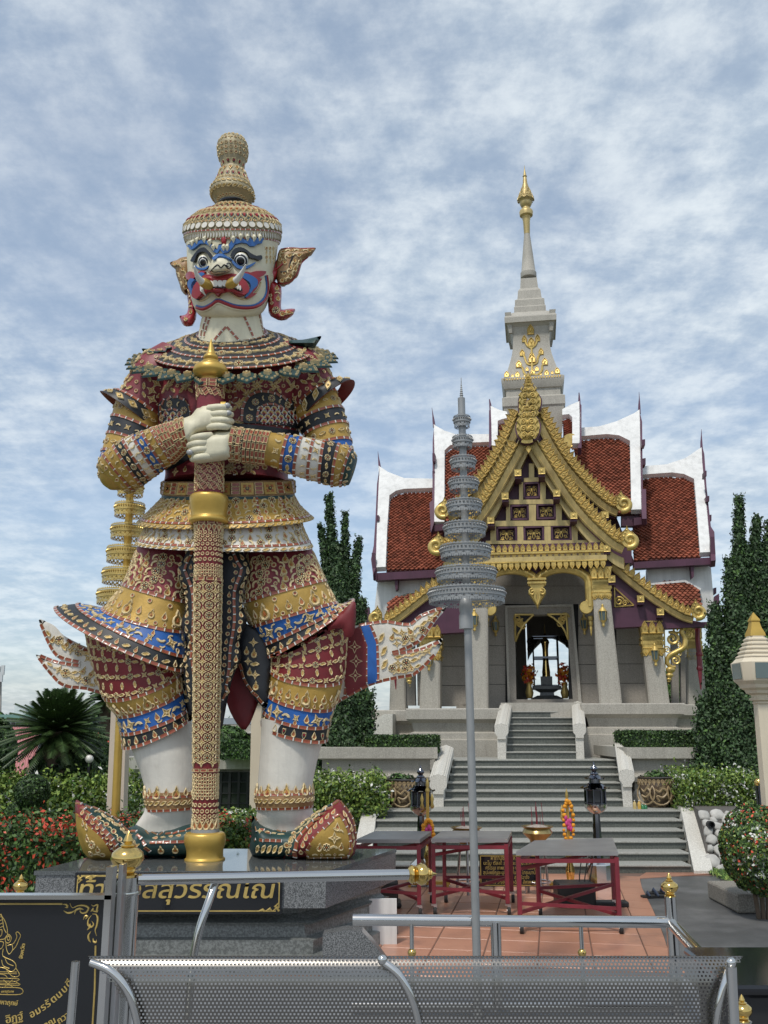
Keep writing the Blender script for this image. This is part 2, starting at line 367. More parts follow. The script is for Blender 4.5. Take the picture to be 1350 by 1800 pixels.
TM = {
 'star_ornament': (cat(rimmed(circ(8, 1, .42), .22, .5), shift(solid(circ(6, .22), .3, .7), 0, 0)), [cream, gold_in]),
 'leaf_ornament': (rimmed([(-1, 0), (-.55, .32), (-.2, .3), (.1, .45), (.5, .4), (1, 0), (.55, -.34), (.15, -.32), (-.1, -.45), (-.55, -.36)], .28, .55, .5), [cream, gold_in]),
 'ring_ornament': (rimmed(circ(10), .45, .5, .05), [cream, tile_rb]),
 'rosette_ornament': (cat(rimmed(circ(16, 1, .84), .25, .74, .4), *[shift(solid(circ(6, .2), .26, .7), .47 * math.cos(a), .47 * math.sin(a)) for a in np.arange(6) * math.pi / 3], shift(ms(solid(circ(6, .2), .34, .7), {0: 2}), 0, 0)), [cream, black_gl, orange_in]),
 'flame_ornament': (cat(rimmed(KRANOK, .26, .62, .3), ms(shift(solid(KRANOK, .26, .6), 0, -.18, .36), {0: 2})), [cream, gold_in, orange_in]),
 'curl_ornament': (solid(CRES, .28, .85), [cream]),
 'drop_ornament': (cat(rimmed([(0, 1.1), (.4, .3), (.62, -.25), (.42, -.75), (0, -.92), (-.42, -.75), (-.62, -.25), (-.4, .3)], .28, .55, .3)), [cream, orange_in]),
 'diamond_ornament': (cat(rimmed([(-1.05, -.35), (-.4, .45), (.2, .5), (1.05, .35), (.4, -.45), (-.2, -.5)], .22, .7, .5), ms(shift(solid(circ(8, .5, .24), .3, .7), 0, 0, .6), {0: 0})), [cream, gold_in]),
 'border_tile': (cat(ms(rimmed([(-.86, -.5), (.86, -.5), (.86, .5), (-.86, .5)], .3, .86, .9, .97), {0: 0}), ms(shift(solid([(-.13, -.5), (.13, -.5), (.13, .5), (-.13, .5)], .36, .95), .98, 0), {0: 2})), [tan_in, tile_rb, white_t]),
 'brick_tile': (rimmed([(-1, -.45), (1, -.45), (1, .45), (-1, .45)], .4, .76, .7, .95), [cream, tile_rb]),
 'square_tile': (cat(rimmed([(-1, -1), (1, -1), (1, 1), (-1, 1)], .14, .9, .7, .97), *[ms(shift(solid(circ(8, .42, .2, a), .2, .7), .5 * math.cos(a), .5 * math.sin(a)), {0: 2}) for a in np.arange(4) * math.pi / 2 + math.pi / 4], ms(solid(circ(10, .3), .26, .8), {0: 3}), ms(solid(circ(8, .14), .33, .8), {0: 1})), [tan_in, gold_in, orange_in, black_gl]),
 'petal_ornament': (cat(rimmed([(0, 1.1), (.35, .55), (.55, 0), (.5, -.7), (-.5, -.7), (-.55, 0), (-.35, .55)], .2, .7, .4), ms(shift(solid([(0, 1.1), (.4, .3), (.5, -.4), (0, -.7), (-.5, -.4), (-.4, .3)], .3, .6), 0, -.1, .5), {0: 2})), [cream, st_green, face_red]),
 'scale_ornament': (cat(rimmed([(math.cos(a), math.sin(a)) for a in np.linspace(0, math.pi, 9)] + [(.7, -.5), (-.7, -.5)], .2, .74, .5), ms(shift(solid([(.5 * math.cos(a), .5 * math.sin(a)) for a in np.linspace(0, math.pi, 7)] + [(.3, -.4), (-.3, -.4)], .26, .85), 0, -.1), {0: 2})), [white_t, gold_in, face_red]),
 'disc_ornament': (rimmed(circ(14), .3, .8, .8), [crown_m, st_white]),
 'shield_ornament': (cat(ms(solid([(0, 1.05), (.45, .62), (.82, .35), (.86, -.25), (.5, -.7), (0, -.95), (-.5, -.7), (-.86, -.25), (-.82, .35), (-.45, .62)], .10, .93), {0: 3}),
     *[shift(rimmed(circ(6, .115), .17, .5, .2), x, y) for x, y in ((0, .80), (.34, .52), (-.34, .52), (.64, .24), (-.64, .24), (.68, -.14), (-.68, -.14))],
     shift(rimmed([(0, .9), (.5, .35), (.85, .1), (.7, -.55), (-.7, -.55), (-.85, .1), (-.5, .35)], .28, .72, .6), 0, -.22, .42), ms(shift(solid([(0, .8), (.6, .1), (.35, -.5), (-.35, -.5), (-.6, .1)], .34, .6), 0, -.22, .25), {0: 0})), [cream, gold_in, orange_in, st_green]),
}
PM = {}
def pmesh(kind):
    if kind not in PM:
        (V, Fs, m), mats = TM[kind]; b = MB().add(V, Fs, m); PM[kind] = b.mesh(kind, mats, 35)
    return PM[kind]
class Pieces:
    LIM = 290
    def __init__(s, parent): s.par = parent; s.d = {}
    def put(s, kind, M, size, rot=0.0, sx=1.0, h=1.0):
        Q = M @ Matrix.Rotation(rot, 4, 'Z') @ Matrix.Diagonal((size * sx, size, size * h, 1))
        s.d.setdefault(kind, []).append((size * max(sx, 1), Q))
    def flush(s):
        for kind, L in s.d.items():
            L.sort(key=lambda q: -q[0]); me = pmesh(kind)
            for _, Q in L[:s.LIM]: link(kind, me, s.par, Q)
            if len(L) > s.LIM:
                (V, Fs, m), mats = TM[kind]; b = MB()
                for _, Q in L[s.LIM:]: b.add(V, Fs, m, Q)
                b.build(kind.replace('ornament', 'ornaments').replace('tile', 'tiles'), mats, s.par, 35, kind='stuff')
# ------------------------------------------------------------------ shapes on and from outlines
def bvh_of(mbs):
    V, Fs = [], []
    for mb in mbs:
        o = len(V); V += mb.v; Fs += [tuple(i + o for i in f) for f in mb.f]
    return BVHTree.FromPolygons([Vector(v) for v in V], Fs)
def hit(bv, px, py, fb=None):
    loc, nor, _, _ = bv.ray_cast(CAM, ray(px, py).normalized())
    if loc is None:
        loc, nor, _, _ = bv.find_nearest(P(px, py, fb if fb else 7.6))
    if nor.dot(CAM - loc) < 0: nor = -nor
    return loc, nor
def on(bv, px, py, up=Vector((0, 0, 1))):
    p, n = hit(bv, px, py); x = up.cross(n)
    if x.length < 1e-4: x = Vector((1, 0, 0))
    x.normalize(); u = n.cross(x)
    return Matrix(((x.x, u.x, n.x, p.x), (x.y, u.y, n.y, p.y), (x.z, u.z, n.z, p.z), (0, 0, 0, 1)))
def inside(poly, x, y):
    c = False; n = len(poly)
    for i in range(n):
        x1, y1 = poly[i]; x2, y2 = poly[i - 1]
        if (y1 > y) != (y2 > y) and x < (x2 - x1) * (y - y1) / (y2 - y1) + x1: c = not c
    return c
def tri2d(poly, step):
    """triangles of an outline with points inside at about step; the first len(outline) points are the boundary in order"""
    b = []
    for i, p in enumerate(poly):
        q = poly[(i + 1) % len(poly)]; n = max(1, int(math.hypot(q[0] - p[0], q[1] - p[1]) / (step * 1.2)))
        b += [(p[0] + (q[0] - p[0]) * k / n, p[1] + (q[1] - p[1]) * k / n) for k in range(n)]
    bn = np.array(b); xs = np.arange(bn[:, 0].min(), bn[:, 0].max(), step); ys = np.arange(bn[:, 1].min(), bn[:, 1].max(), step)
    pts = list(b)
    for j, y in enumerate(ys):
        for x in xs:
            x_ = x + (step / 2 if j % 2 else 0)
            if inside(b, x_, y) and np.min((bn[:, 0] - x_) ** 2 + (bn[:, 1] - y) ** 2) > (step * .55) ** 2: pts.append((x_, y))
    r = delaunay_2d_cdt([Vector(p) for p in pts], [(i, (i + 1) % len(b)) for i in range(len(b))], [], 1, 1e-5)
    vs = [tuple(v) for v in r[0]]; ts = [tuple(f) for f in r[2]]
    cnt = {}
    for f in ts:
        for i in range(len(f)): cnt.setdefault(frozenset((f[i], f[i - 1])), []).append((f[i - 1], f[i]))
    edges = [e[0] for e in cnt.values() if len(e) == 1]
    return vs, ts, edges
def smooth_poly(poly, n=3, closed=True):
    p = [np.array(q, float) for q in poly]; res = []; m = len(p)
    for i in range(m if closed else m - 1):
        a, b, c, d = (p[(i - 1) % m], p[i], p[(i + 1) % m], p[(i + 2) % m]) if closed else (p[max(i - 1, 0)], p[i], p[i + 1], p[min(i + 2, m - 1)])
        for k in range(n):
            f = k / n; res.append(tuple(.5 * ((2 * b) + (c - a) * f + (2 * a - 5 * b + 4 * c - d) * f * f + (3 * b - a - 3 * c + d) * f ** 3)))
    if not closed: res.append(tuple(p[-1]))
    return res
def decal(mb, bv, poly, h, mi=0, step=6.0, sink=.012):
    """a raised piece lying on a surface, with the given outline"""
    vs, ts, ed = tri2d(poly, step); n = len(vs); top = []; bot = []
    for x, y in vs:
        p, nn_ = hit(bv, x, y); top.append(p + nn_ * h); bot.append(p - nn_ * sink)
    mb.add(top + bot, ts + [(a, b, b + n, a + n) for a, b in ed], mi)
    return mb
def on_tube(mb, bv, line, r_px, mi=0, lift=.3, n=6, taper=False):
    pts = []; rad = []
    for k, (x, y) in enumerate(line):
        p, nor = hit(bv, x, y); r = r_px * MPX(p) * (math.sin(math.pi * min(max(k / (len(line) - 1), .06), .94)) ** .5 if taper else 1); pts.append(p + nor * r * lift); rad.append(r)
    mb.tube(pts, rad, n, mi); return mb
def pillow(mb, poly, Yf, front, back, step, mi=0, k=None, power=.5):
    """a rounded solid with the given outline; Yf(px,py) its distance, front/back how far it swells"""
    if not callable(Yf):
        y0 = Yf; Yf = lambda x, y: y0
    vs, ts, ed = tri2d(poly, step); b = np.array(poly + [poly[0]], float); seg = []
    for i in range(len(b) - 1): seg.append((b[i], b[i + 1] - b[i]))
    def dist(x, y):
        q = np.array((x, y)); m = 1e9
        for a, d in seg:
            t = min(1, max(0, np.dot(q - a, d) / max(1e-9, np.dot(d, d)))); m = min(m, np.linalg.norm(q - a - d * t))
        return m
    D = [dist(*v) for v in vs]; dm = k or max(D); be = {i for e in ed for i in e}
    sw = [0 if i in be else max(0, 1 - (1 - min(1, D[i] / dm)) ** 2) ** power for i in range(len(vs))]
    fr = [P(x, y, Yf(x, y) - front * s) for (x, y), s in zip(vs, sw)]
    bk = [P(x, y, Yf(x, y)) + Vector((0, back * s, 0)) for (x, y), s in zip(vs, sw)]
    n = len(vs); mp = [i if i in be else n + i for i in range(n)]
    mb.add(fr + bk, ts + [tuple(mp[i] for i in reversed(t)) for t in ts], mi)
    return mb
def slab(mb, poly, Y, t, mi=0, M=None):
    """a flat piece of thickness t with an outline given in pixels at distance Y"""
    return mb.prism([P(x, y, Y) for x, y in poly], (0, t, 0), mi)
# ------------------------------------------------------------------ lettering
def text_shapes(s):
    cu = bpy.data.curves.new('lettering', 'FONT'); cu.body = s; cu.size = 1.0; cu.align_x = 'LEFT'; cu.resolution_u = 3
    o = bpy.data.objects.new('lettering', cu); COL.objects.link(o)
    c = o.to_curve(bpy.context.evaluated_depsgraph_get()); loops = []
    for sp in c.splines:
        bp = sp.bezier_points; pts = []; n = len(bp)
        if n < 2: continue
        for i in range(n):
            a, b = bp[i], bp[(i + 1) % n]; p0, p1, p2, p3 = a.co, a.handle_right, b.handle_left, b.co
            st = (p1 - p0).length < 1e-5 and (p2 - p3).length < 1e-5; m = 1 if st else 4
            for k in range(m):
                f = k / m; pts.append((p0 * (1 - f) ** 3 + p1 * 3 * f * (1 - f) ** 2 + p2 * 3 * f * f * (1 - f) + p3 * f ** 3).to_2d())
        loops.append(pts)
    o.to_curve_clear(); bpy.data.objects.remove(o); bpy.data.curves.remove(cu)
    area = lambda q: sum(q[i - 1].x * q[i].y - q[i].x * q[i - 1].y for i in range(len(q))) / 2
    if not loops: return []
    big_ = max(loops, key=lambda q: abs(area(q))); sg = math.copysign(1, area(big_))
    outs = [q for q in loops if area(q) * sg > 0]; holes = [q for q in loops if area(q) * sg <= 0]; res = [[q] for q in outs]
    for h in holes:
        best = None
        for g in res:
            if inside([tuple(p) for p in g[0]], h[0].x, h[0].y) and (best is None or abs(area(g[0])) < abs(area(best[0]))): best = g
        if best: best.append(h)
    return res
def lettering(mb, s, M, size, th=.004, mi=0, align='C', width=None):
    """letters of text s standing in the XY plane of M, raised by th along Z"""
    sh = text_shapes(s)
    if not sh: return mb
    xs = [p.x for g in sh for p in g[0]]; x0, x1 = min(xs), max(xs); kx = size if width is None else width / (x1 - x0)
    ox = {'C': -(x0 + x1) / 2, 'L': -x0, 'R': -x1}[align]
    for g in sh:
        flat = [p for q in g for p in q]; tr = tessellate_polygon([[Vector((p.x, p.y, 0)) for p in q] for q in g]); n = len(flat)
        V = [((p.x + ox) * kx, p.y * size, th) for p in flat] + [((p.x + ox) * kx, p.y * size, 0) for p in flat]
        Fs = [tuple(t) for t in tr]; o = 0
        for q in g:
            Fs += [(o + i, o + (i + 1) % len(q), n + o + (i + 1) % len(q), n + o + i) for i in range(len(q))]; o += len(q)
        mb.add(V, Fs, mi, M)
    return mb
# ------------------------------------------------------------------ leaves
def leaf_mesh(name, C, Nrm, size, mats, mi, aspect=.5, par=None, smooth=False, **kw):
    """a cloud of leaf-sized quads: centres C, outward directions Nrm"""
    n = len(C); C = np.asarray(C); d = np.asarray(Nrm) + np.random.normal(0, .55, (n, 3)); d /= np.linalg.norm(d, axis=1, keepdims=True) + 1e-9
    a = np.cross(d, np.random.normal(0, 1, (n, 3))); a /= np.linalg.norm(a, axis=1, keepdims=True) + 1e-9; b = np.cross(d, a)
    s = (np.asarray(size) * np.random.uniform(.65, 1.3, n))[:, None]; f = d * s * .25
    V = np.stack([C - a * s, C - b * s * aspect + f, C + a * s, C + b * s * aspect + f], 1).reshape(-1, 3)
    me = bpy.data.meshes.new(name); me.vertices.add(4 * n); me.vertices.foreach_set('co', V.astype(np.float32).ravel())
    me.loops.add(4 * n); me.loops.foreach_set('vertex_index', np.arange(4 * n, dtype=np.int32))
    me.polygons.add(n); me.polygons.foreach_set('loop_start', np.arange(0, 4 * n, 4, dtype=np.int32))
    for m in mats: me.materials.append(m)
    me.polygons.foreach_set('material_index', np.asarray(mi, dtype=np.int32)); me.update(calc_edges=True); me.validate()
    return link(name, me, par, None, **kw)
def ellipsoid_pts(c, r, n, lo=.72, top=False, lump=.12, seed=0):
    rg = np.random.RandomState(seed); d = rg.normal(0, 1, (n, 3)); d /= np.linalg.norm(d, axis=1, keepdims=True)
    if top: d[:, 2] = np.abs(d[:, 2]) * np.where(rg.rand(n) < .8, 1, -1)
    k = rg.uniform(lo, 1.0, n) + lump * np.sin(d[:, 0] * 7 + seed) * np.sin(d[:, 1] * 6 + 1) * np.sin(d[:, 2] * 8 + seed * .7)
    return np.asarray(c) + d * k[:, None] * np.asarray(r), d
def box_pts(c, d, n, seed=0, jit=.04):
    rg = np.random.RandomState(seed); h = np.asarray(d) / 2; ar = np.array([h[1] * h[2], h[1] * h[2], h[0] * h[2], h[0] * h[2], h[0] * h[1]]); fc = rg.choice(5, n, p=ar / ar.sum())
    p = rg.uniform(-1, 1, (n, 3)); q = np.zeros((n, 3))
    for f, (ax, sg) in enumerate(((0, -1), (0, 1), (1, -1), (1, 1), (2, 1))):
        m = fc == f; p[m, ax] = sg; q[m, ax] = sg
    return np.asarray(c) + p * h + rg.normal(0, jit, (n, 3)) - q * jit, q
# ================================================================== the guardian statue
YB = 7.95
giant = thing('guardian_statue', 'towering white-faced giant in red, gold and blue ceramic costume standing on the granite pedestal', 'statue', P(360, 1505, YB))
pc = Pieces(giant)
px_m = lambda Y=YB, y=900: MPX(P(400, y, Y))
def borders(L, t, a=-110, b=110, ln=13, hg=5.5, rot=0):
    k = px_m(); 
    for th, st in L.spaced(t, R(a), R(b), ln * k): pc.put('border_tile', L.frame(t, th), hg * k, rot, st / 2 / (hg * k), 1.0)
def row(L, t, kinds, step, size, a=-100, b=100, rot=0, phase=.5, flip=False):
    k = px_m()
    for i, (th, st) in enumerate(L.spaced(t, R(a), R(b), step * k, phase)):
        kd = kinds[i % len(kinds)]
        if isinstance(kd, tuple): kd, q, ro = kd
        else: q, ro = 1.0, 0
        pc.put(kd, L.frame(t, th), size * q * k, rot + R(ro) + (math.pi if flip else 0))
# ---- torso
torso = Loft([(350, 580, 466, 578, 0, .78, (0, 10)), (338, 597, 478, 595, 0, .72, (0, 13)), (300, 612, 508, 608, 0, .70, (0, 18)), (279, 630, 530, 628, 0, .66, (0, 22)), (272, 665, 536, 665, 0, .66, (0, 10)), (276, 720, 528, 720, 0, .68), (282, 780, 522, 780, 0, .68), (292, 830, 506, 830, 0, .70), (290, 852, 512, 852, 0, .72)], YB)
tm = MB(); torso.into(tm, sub=5, n=56); tm.build('torso', st_red, giant, 60)
BT = bvh_of([tm])
# upper arms and shoulders
armL = Loft([(285, 606, 345, 640, 0, .9), (248, 632, 325, 690, -.02, .95), (226, 668, 303, 712, -.04, .95), (208, 702, 290, 738, -.05, .95), (198, 735, 281, 766, -.07, .95), (190, 765, 274, 792, -.09, .95), (181, 795, 262, 815, -.11, .95), (173, 822, 250, 830, -.13, .9), (178, 848, 236, 846, -.14, .8), (192, 860, 220, 858, -.14, .7)], YB)
armR = Loft([(455, 635, 520, 604, 0, .9), (482, 685, 562, 626, -.02, .95), (502, 708, 580, 655, -.04, .95), (515, 728, 592, 690, -.05, .95), (523, 748, 604, 720, -.07, .95), (534, 770, 612, 746, -.09, .95), (544, 792, 618, 775, -.11, .95), (552, 815, 622, 803, -.13, .9), (562, 836, 620, 830, -.14, .8), (580, 850, 606, 848, -.14, .7)], YB)
foreL = Loft([(172, 820, 222, 868, -.14, .9), (184, 800, 234, 862, -.18, 1), (203, 786, 249, 852, -.25, 1), (219, 775, 262, 842, -.31, 1), (236, 768, 276, 832, -.36, 1), (252, 762, 290, 822, -.42, 1), (268, 756, 303, 813, -.47, 1), (300, 745, 322, 796, -.56, 1), (322, 738, 334, 784, -.62, 1)], YB)
foreR = Loft([(628, 806, 612, 852, -.14, .9), (618, 790, 598, 853, -.18, 1), (597, 782, 583, 853, -.24, 1), (571, 777, 561, 847, -.31, 1), (553, 774, 541, 842, -.37, 1), (532, 770, 517, 835, -.43, 1), (509, 766, 494, 826, -.48, 1), (478, 762, 466, 816, -.54, 1), (412, 754, 404, 808, -.66, 1)], YB)
def flip_ok(L):                                   # forearm rings run along the arm: the silhouette pair is top and bottom
    return L
amat = [st_red, st_gold, st_black, st_blue, st_white, st_green]
uL = MB(); armL.into(uL, sub=4, n=36, seg=[0, 0, 0, 1, 2, 1, 3, 1, 1]); uL.build('upper_arm', amat, giant, 60)
uR = MB(); armR.into(uR, sub=4, n=36, seg=[0, 0, 0, 1, 2, 1, 3, 1, 1]); uR.build('upper_arm', amat, giant, 60)
fL = MB(); foreL.into(fL, sub=4, n=36, seg=[1, 1, 2, 4, 3, 1, 2, 2]); fL.build('forearm', amat, giant, 60)
fR = MB(); foreR.into(fR, sub=4, n=36, seg=[5, 1, 2, 4, 4, 3, 1, 2]); fR.build('forearm', amat, giant, 60)
for L in (armL, armR):
    for t in (3, 4, 5, 6, 7): borders(L, t, -120, 120, 13, 5)
    row(L, 3.5, [('rosette_ornament', 1, 0), ('leaf_ornament', 1, 8), ('leaf_ornament', .9, -8)], 17, 6.5)
    row(L, 4.5, [('star_ornament', 1, 45), ('curl_ornament', .8, 0)], 18, 7)
    row(L, 5.5, [('rosette_ornament', 1, 0), ('leaf_ornament', 1.1, 8)], 18, 6.5)
    row(L, 6.5, [('star_ornament', 1, 0), ('curl_ornament', .8, 0), ('drop_ornament', .7, 0)], 15, 7)
    row(L, 7.5, [('rosette_ornament', 1, 0), ('drop_ornament', .9, 90), ('curl_ornament', .8, 180)], 14, 6)
    for t, ph in ((.75, .2), (1.2, .6), (1.65, .2), (2.1, .6), (2.5, .1)):
        row(L, t, ['star_ornament', ('leaf_ornament', .7, 40), ('ring_ornament', .36, 0), ('leaf_ornament', .7, -40)] if ph < .5 else [('leaf_ornament', .75, 70), ('ring_ornament', .36, 0), ('leaf_ornament', .75, -60), 'star_ornament'], 15.5, 10.5, -125, 125, 0, ph)
for L, S_ in ((foreL, 1), (foreR, -1)):
    for t in (1, 2, 3, 4, 5, 6): borders(L, t, -100, 100, 13, 5)
    row(L, .5, ['drop_ornament', 'curl_ornament'], 13, 6)
    row(L, 1.5, [('star_ornament', 1, 45), ('curl_ornament', .8, 90), ('curl_ornament', .8, -90)], 14, 6.5)
    row(L, 2.5, [('rosette_ornament', 1, 0), ('leaf_ornament', 1.0, 0)], 15, 6.2)
    row(L, 3.5, [('star_ornament', 1, 45), ('curl_ornament', .8, 90), ('curl_ornament', .8, -90)], 15, 7.5)
    if L is foreL:
        row(L, 4.5, [('rosette_ornament', 1, 0), ('leaf_ornament', 1.1, 0)], 17, 7)
        row(L, 5.5, [('star_ornament', 1, 45), ('curl_ornament', .9, 90)], 16, 7)
        cuff = (6.0, 8.0)
    else:
        row(L, 4.4, [('star_ornament', .9, 45), ('curl_ornament', .8, 90)], 15, 7)
        row(L, 5.5, [('rosette_ornament', 1, 0), ('leaf_ornament', 1.1, 0)], 17, 7)
        row(L, 6.5, [('star_ornament', 1, 45), ('curl_ornament', .9, 90), ('curl_ornament', .9, -90)], 16, 7.5)
        cuff = (7.0, 8.0)
    a, b = cuff; k = px_m()
    for i in range(6):
        t = a + (b - a) * (.06 + i * .10)
        for th, st in L.spaced(t, R(-105), R(105), 13 * k): pc.put('brick_tile', L.frame(t, th), 6 * k, 0, 1.0, .8)
    row(L, a + (b - a) * .66, ['ring_ornament'], 7, 3)
    for t in (.73, .96):
        for th, st in L.spaced(a + (b - a) * t, R(-105), R(105), 15 * k): pc.put('brick_tile', L.frame(a + (b - a) * t, th), 7 * k, 0, 1.0, .9)
    row(L, a + (b - a) * .85, ['rosette_ornament'], 14, 6.5)
# flaring armlets with pointed tips
for rs, tipx in (([(204, 690, 285, 736, -.05, .97), (192, 693, 281, 748, -.05, .98), (179, 693, 277, 762, -.05, .9)], -1), ([(520, 724, 602, 670, -.05, .97), (525, 735, 612, 671, -.05, .98), (530, 747, 624, 673, -.05, .9)], 1)):
    L = Loft(rs, YB); m = MB(); L.into(m, sub=5, n=40, cap0=False, cap1=False)
    inner = L.rings(2, 0, 5, 40, .93); m.loft([L.rings(2, 2.0001, 1, 40)[0]] + inner, 1, False, False)
    m.build('armlet', [st_black, st_red2], giant, 60)
    borders(L, .08, -115, 115, 13, 5); row(L, 1.05, ['diamond_ornament'], 27, 11, -110, 110, R(28) * tipx)
# ---- collar
collar = Loft([(348, 588, 468, 584, 0, .98, (0, 12)), (326, 597, 490, 592, 0, .96, (0, 18)), (298, 608, 520, 602, 0, .92, (2, 24)), (268, 622, 546, 614, 0, .86, (2, 30))], YB)
cm = MB(); collar.into(cm, sub=5, n=56, cap0=False, cap1=False); cm.loft([collar.rings(3, 3.0001, 1, 56)[0], collar.rings(3, 3.0001, 1, 56, .9)[0]], 1, False, False)
cm.build('collar', [st_black, st_green], giant, 60)
for t in (.08, 1, 2, 2.95): borders(collar, t, -130, 130, 13, 4.5)
row(collar, .55, [('rosette_ornament', 1, 0), ('leaf_ornament', 1, 0), ('leaf_ornament', 1, 0)], 13.5, 7, -125, 125)
row(collar, 1.5, [('rosette_ornament', 1, 0), ('leaf_ornament', 1, 0), ('diamond_ornament', .9, 0)], 15, 9, -125, 125)
row(collar, 2.5, [('leaf_ornament', .9, 0), ('rosette_ornament', 1, 0), ('leaf_ornament', .9, 0), ('star_ornament', 1.2, 0)], 15, 9.5, -125, 125)
BC = bvh_of([tm, uL, uR, cm])
for th, st in collar.spaced(3, R(-112), R(112), 31 * px_m()):
    M = collar.frame(2.97, th); q = 27 * px_m(); pc.put('shield_ornament', M @ Matrix.Translation((0, -q * .95, -q * .12)) @ Matrix.Rotation(R(-16), 4, 'X'), q, R(180), .76, 1.2)
horn = MB()
pillow(horn, smooth_poly([(249, 613), (262, 613), (282, 611), (300, 606), (306, 612), (290, 624), (268, 629), (256, 622)]), YB - .1, .13, .13, 6)
horn.build('collar_horn', st_green, giant, 60); horn = MB()
pillow(horn, smooth_poly([(565, 591), (552, 593), (532, 597), (508, 598), (506, 605), (524, 611), (546, 611), (558, 603)]), YB - .1, .13, .13, 6)
horn.build('collar_horn', st_green, giant, 60)
hb = bvh_of([cm, horn])
for x, y in ((520, 601), (534, 601), (547, 599), (281, 615), (268, 617), (295, 611)): pc.put('drop_ornament', on(BC, x, y), 6 * px_m(), R(80))
# ---- torso lattice of stars, leaves and rings, laid on the chest
k = px_m()
for j in range(-2, 12):
    for i in range(-6, 7):
        x = 405 + i * 31 + (15.5 if j % 2 else 0); y = 662 + j * 16
        if not (284 < x < 520 and 655 < y < 838): continue
        if y > 690 and (x < 345 or 436 < x < 522): continue
        if 690 < y < 812 and 335 < x < 420: continue
        up = Vector((0, 0, 1)); M = on(BT, x, y)
        pc.put('star_ornament', M, 11 * k)
        for dx, dy, ro in ((7.8, 8, -45), (-7.8, 8, 45)): pc.put('leaf_ornament', on(BT, x + dx, y + dy), 7.5 * k, R(ro))
        pc.put('ring_ornament', on(BT, x + 15.5, y), 3.6 * k)
# breast plates: dark arches with scales
def border_on(bv, line, ln=13, hg=5):
    L = [0.0]
    for i in range(1, len(line)): L.append(L[-1] + math.hypot(line[i][0] - line[i - 1][0], line[i][1] - line[i - 1][1]))
    n = max(1, round(L[-1] / ln))
    for q in range(n):
        g = L[-1] * (q + .5) / n; i = max(0, min(len(L) - 2, int(np.searchsorted(L, g)) - 1)); f = (g - L[i]) / max(1e-9, L[i + 1] - L[i])
        x = lerp(line[i][0], line[i + 1][0], f); y = lerp(line[i][1], line[i + 1][1], f); dx, dy = line[i + 1][0] - line[i][0], line[i + 1][1] - line[i][1]
        M = on(bv, x, y); s = hg * MPX(M.translation)
        ux = P(x + dx, y + dy, M.translation.y) - P(x, y, M.translation.y); a = math.atan2(ux.dot(M.col[1].to_3d()), ux.dot(M.col[0].to_3d()))
        pc.put('border_tile', M, s, a, L[-1] / n / 2 / hg, 1)
def along(bv, line, kinds, step, size, rot=0, follow=True):
    L = [0.0]
    for i in range(1, len(line)): L.append(L[-1] + math.hypot(line[i][0] - line[i - 1][0], line[i][1] - line[i - 1][1]))
    n = max(1, round(L[-1] / step))
    for q in range(n):
        g = L[-1] * (q + .5) / n; i = max(0, min(len(L) - 2, int(np.searchsorted(L, g)) - 1)); f = (g - L[i]) / max(1e-9, L[i + 1] - L[i])
        x = lerp(line[i][0], line[i + 1][0], f); y = lerp(line[i][1], line[i + 1][1], f); a = -math.atan2(line[i + 1][1] - line[i][1], line[i + 1][0] - line[i][0])
        kd = kinds[q % len(kinds)]; qq, ro = 1, 0
        if isinstance(kd, tuple): kd, qq, ro = kd
        M = on(bv, x, y); pc.put(kd, M, size * qq * MPX(M.translation), (a if follow else 0) + R(ro) + rot)
archR = smooth_poly([(424, 742), (426, 716), (437, 696), (456, 687), (482, 690), (506, 702), (523, 716), (526, 752), (500, 749), (460, 745)])
archL = smooth_poly([(283, 735), (282, 712), (292, 702), (306, 697), (320, 700), (331, 712), (335, 728), (334, 748), (318, 756), (290, 752)])
for arch, arc1, arc2, sc in ((archR, [(425, 742), (427, 716), (438, 697), (457, 688), (482, 691), (506, 703), (522, 718)], [(452, 742), (453, 726), (462, 714), (476, 710), (494, 715), (510, 724), (523, 736)], (454, 524, 714, 745)), (archL, [(284, 735), (283, 713), (293, 703), (306, 698), (320, 701), (331, 713), (335, 736)], [(286, 750), (286, 736), (292, 723), (303, 719), (314, 724), (319, 738), (318, 752)], (288, 318, 724, 752))):
    m = MB(); decal(m, BT, arch, .02, 0, 7); m.build('breast_plate', st_black, giant, 60); bb = bvh_of([tm, m])
    a1 = smooth_poly(arc1, 4, False); a2 = smooth_poly(arc2, 4, False); border_on(bb, a1, 12, 4.5); border_on(bb, a2, 10, 4)
    mid = [((p[0] + q[0]) / 2, (p[1] + q[1]) / 2) for p, q in zip(a1, a2)]; along(bb, mid, ['rosette_ornament', ('curl_ornament', .8, 90)], 16, 7)
    for j in range(5):
        for i in range(8):
            x = sc[0] + 4 + i * 12 + (6 if j % 2 else 0); y = sc[2] + 6 + j * 7.5
            if x < sc[1] and y < sc[3] and inside([tuple(q) for q in a2] + [(sc[1], sc[3] + 4), (sc[0], sc[3] + 4)], x, y): pc.put('scale_ornament', on(bb, x, y), 6.6 * k)
border_on(BT, [(412, 738), (436, 741), (470, 744), (524, 752)], 13, 5.5); border_on(BT, [(413, 655), (413, 690), (415, 700), (408, 708)], 12, 5); border_on(BT, [(412, 812), (412, 836)], 12, 5)
m = MB(); decal(m, BT, [(410, 744), (470, 750), (524, 758), (523, 782), (470, 774), (410, 768)], .014, 0, 7); m.build('breast_band', st_black, giant, 60)
along(BT, [(414, 754), (470, 760), (521, 768)], ['petal_ornament'], 14, 8, 0, False)
m = MB(); decal(m, BT, [(293, 812), (334, 792), (336, 806), (300, 826), (293, 827)], .014, 0, 7); m.build('breast_band', st_black, giant, 60)
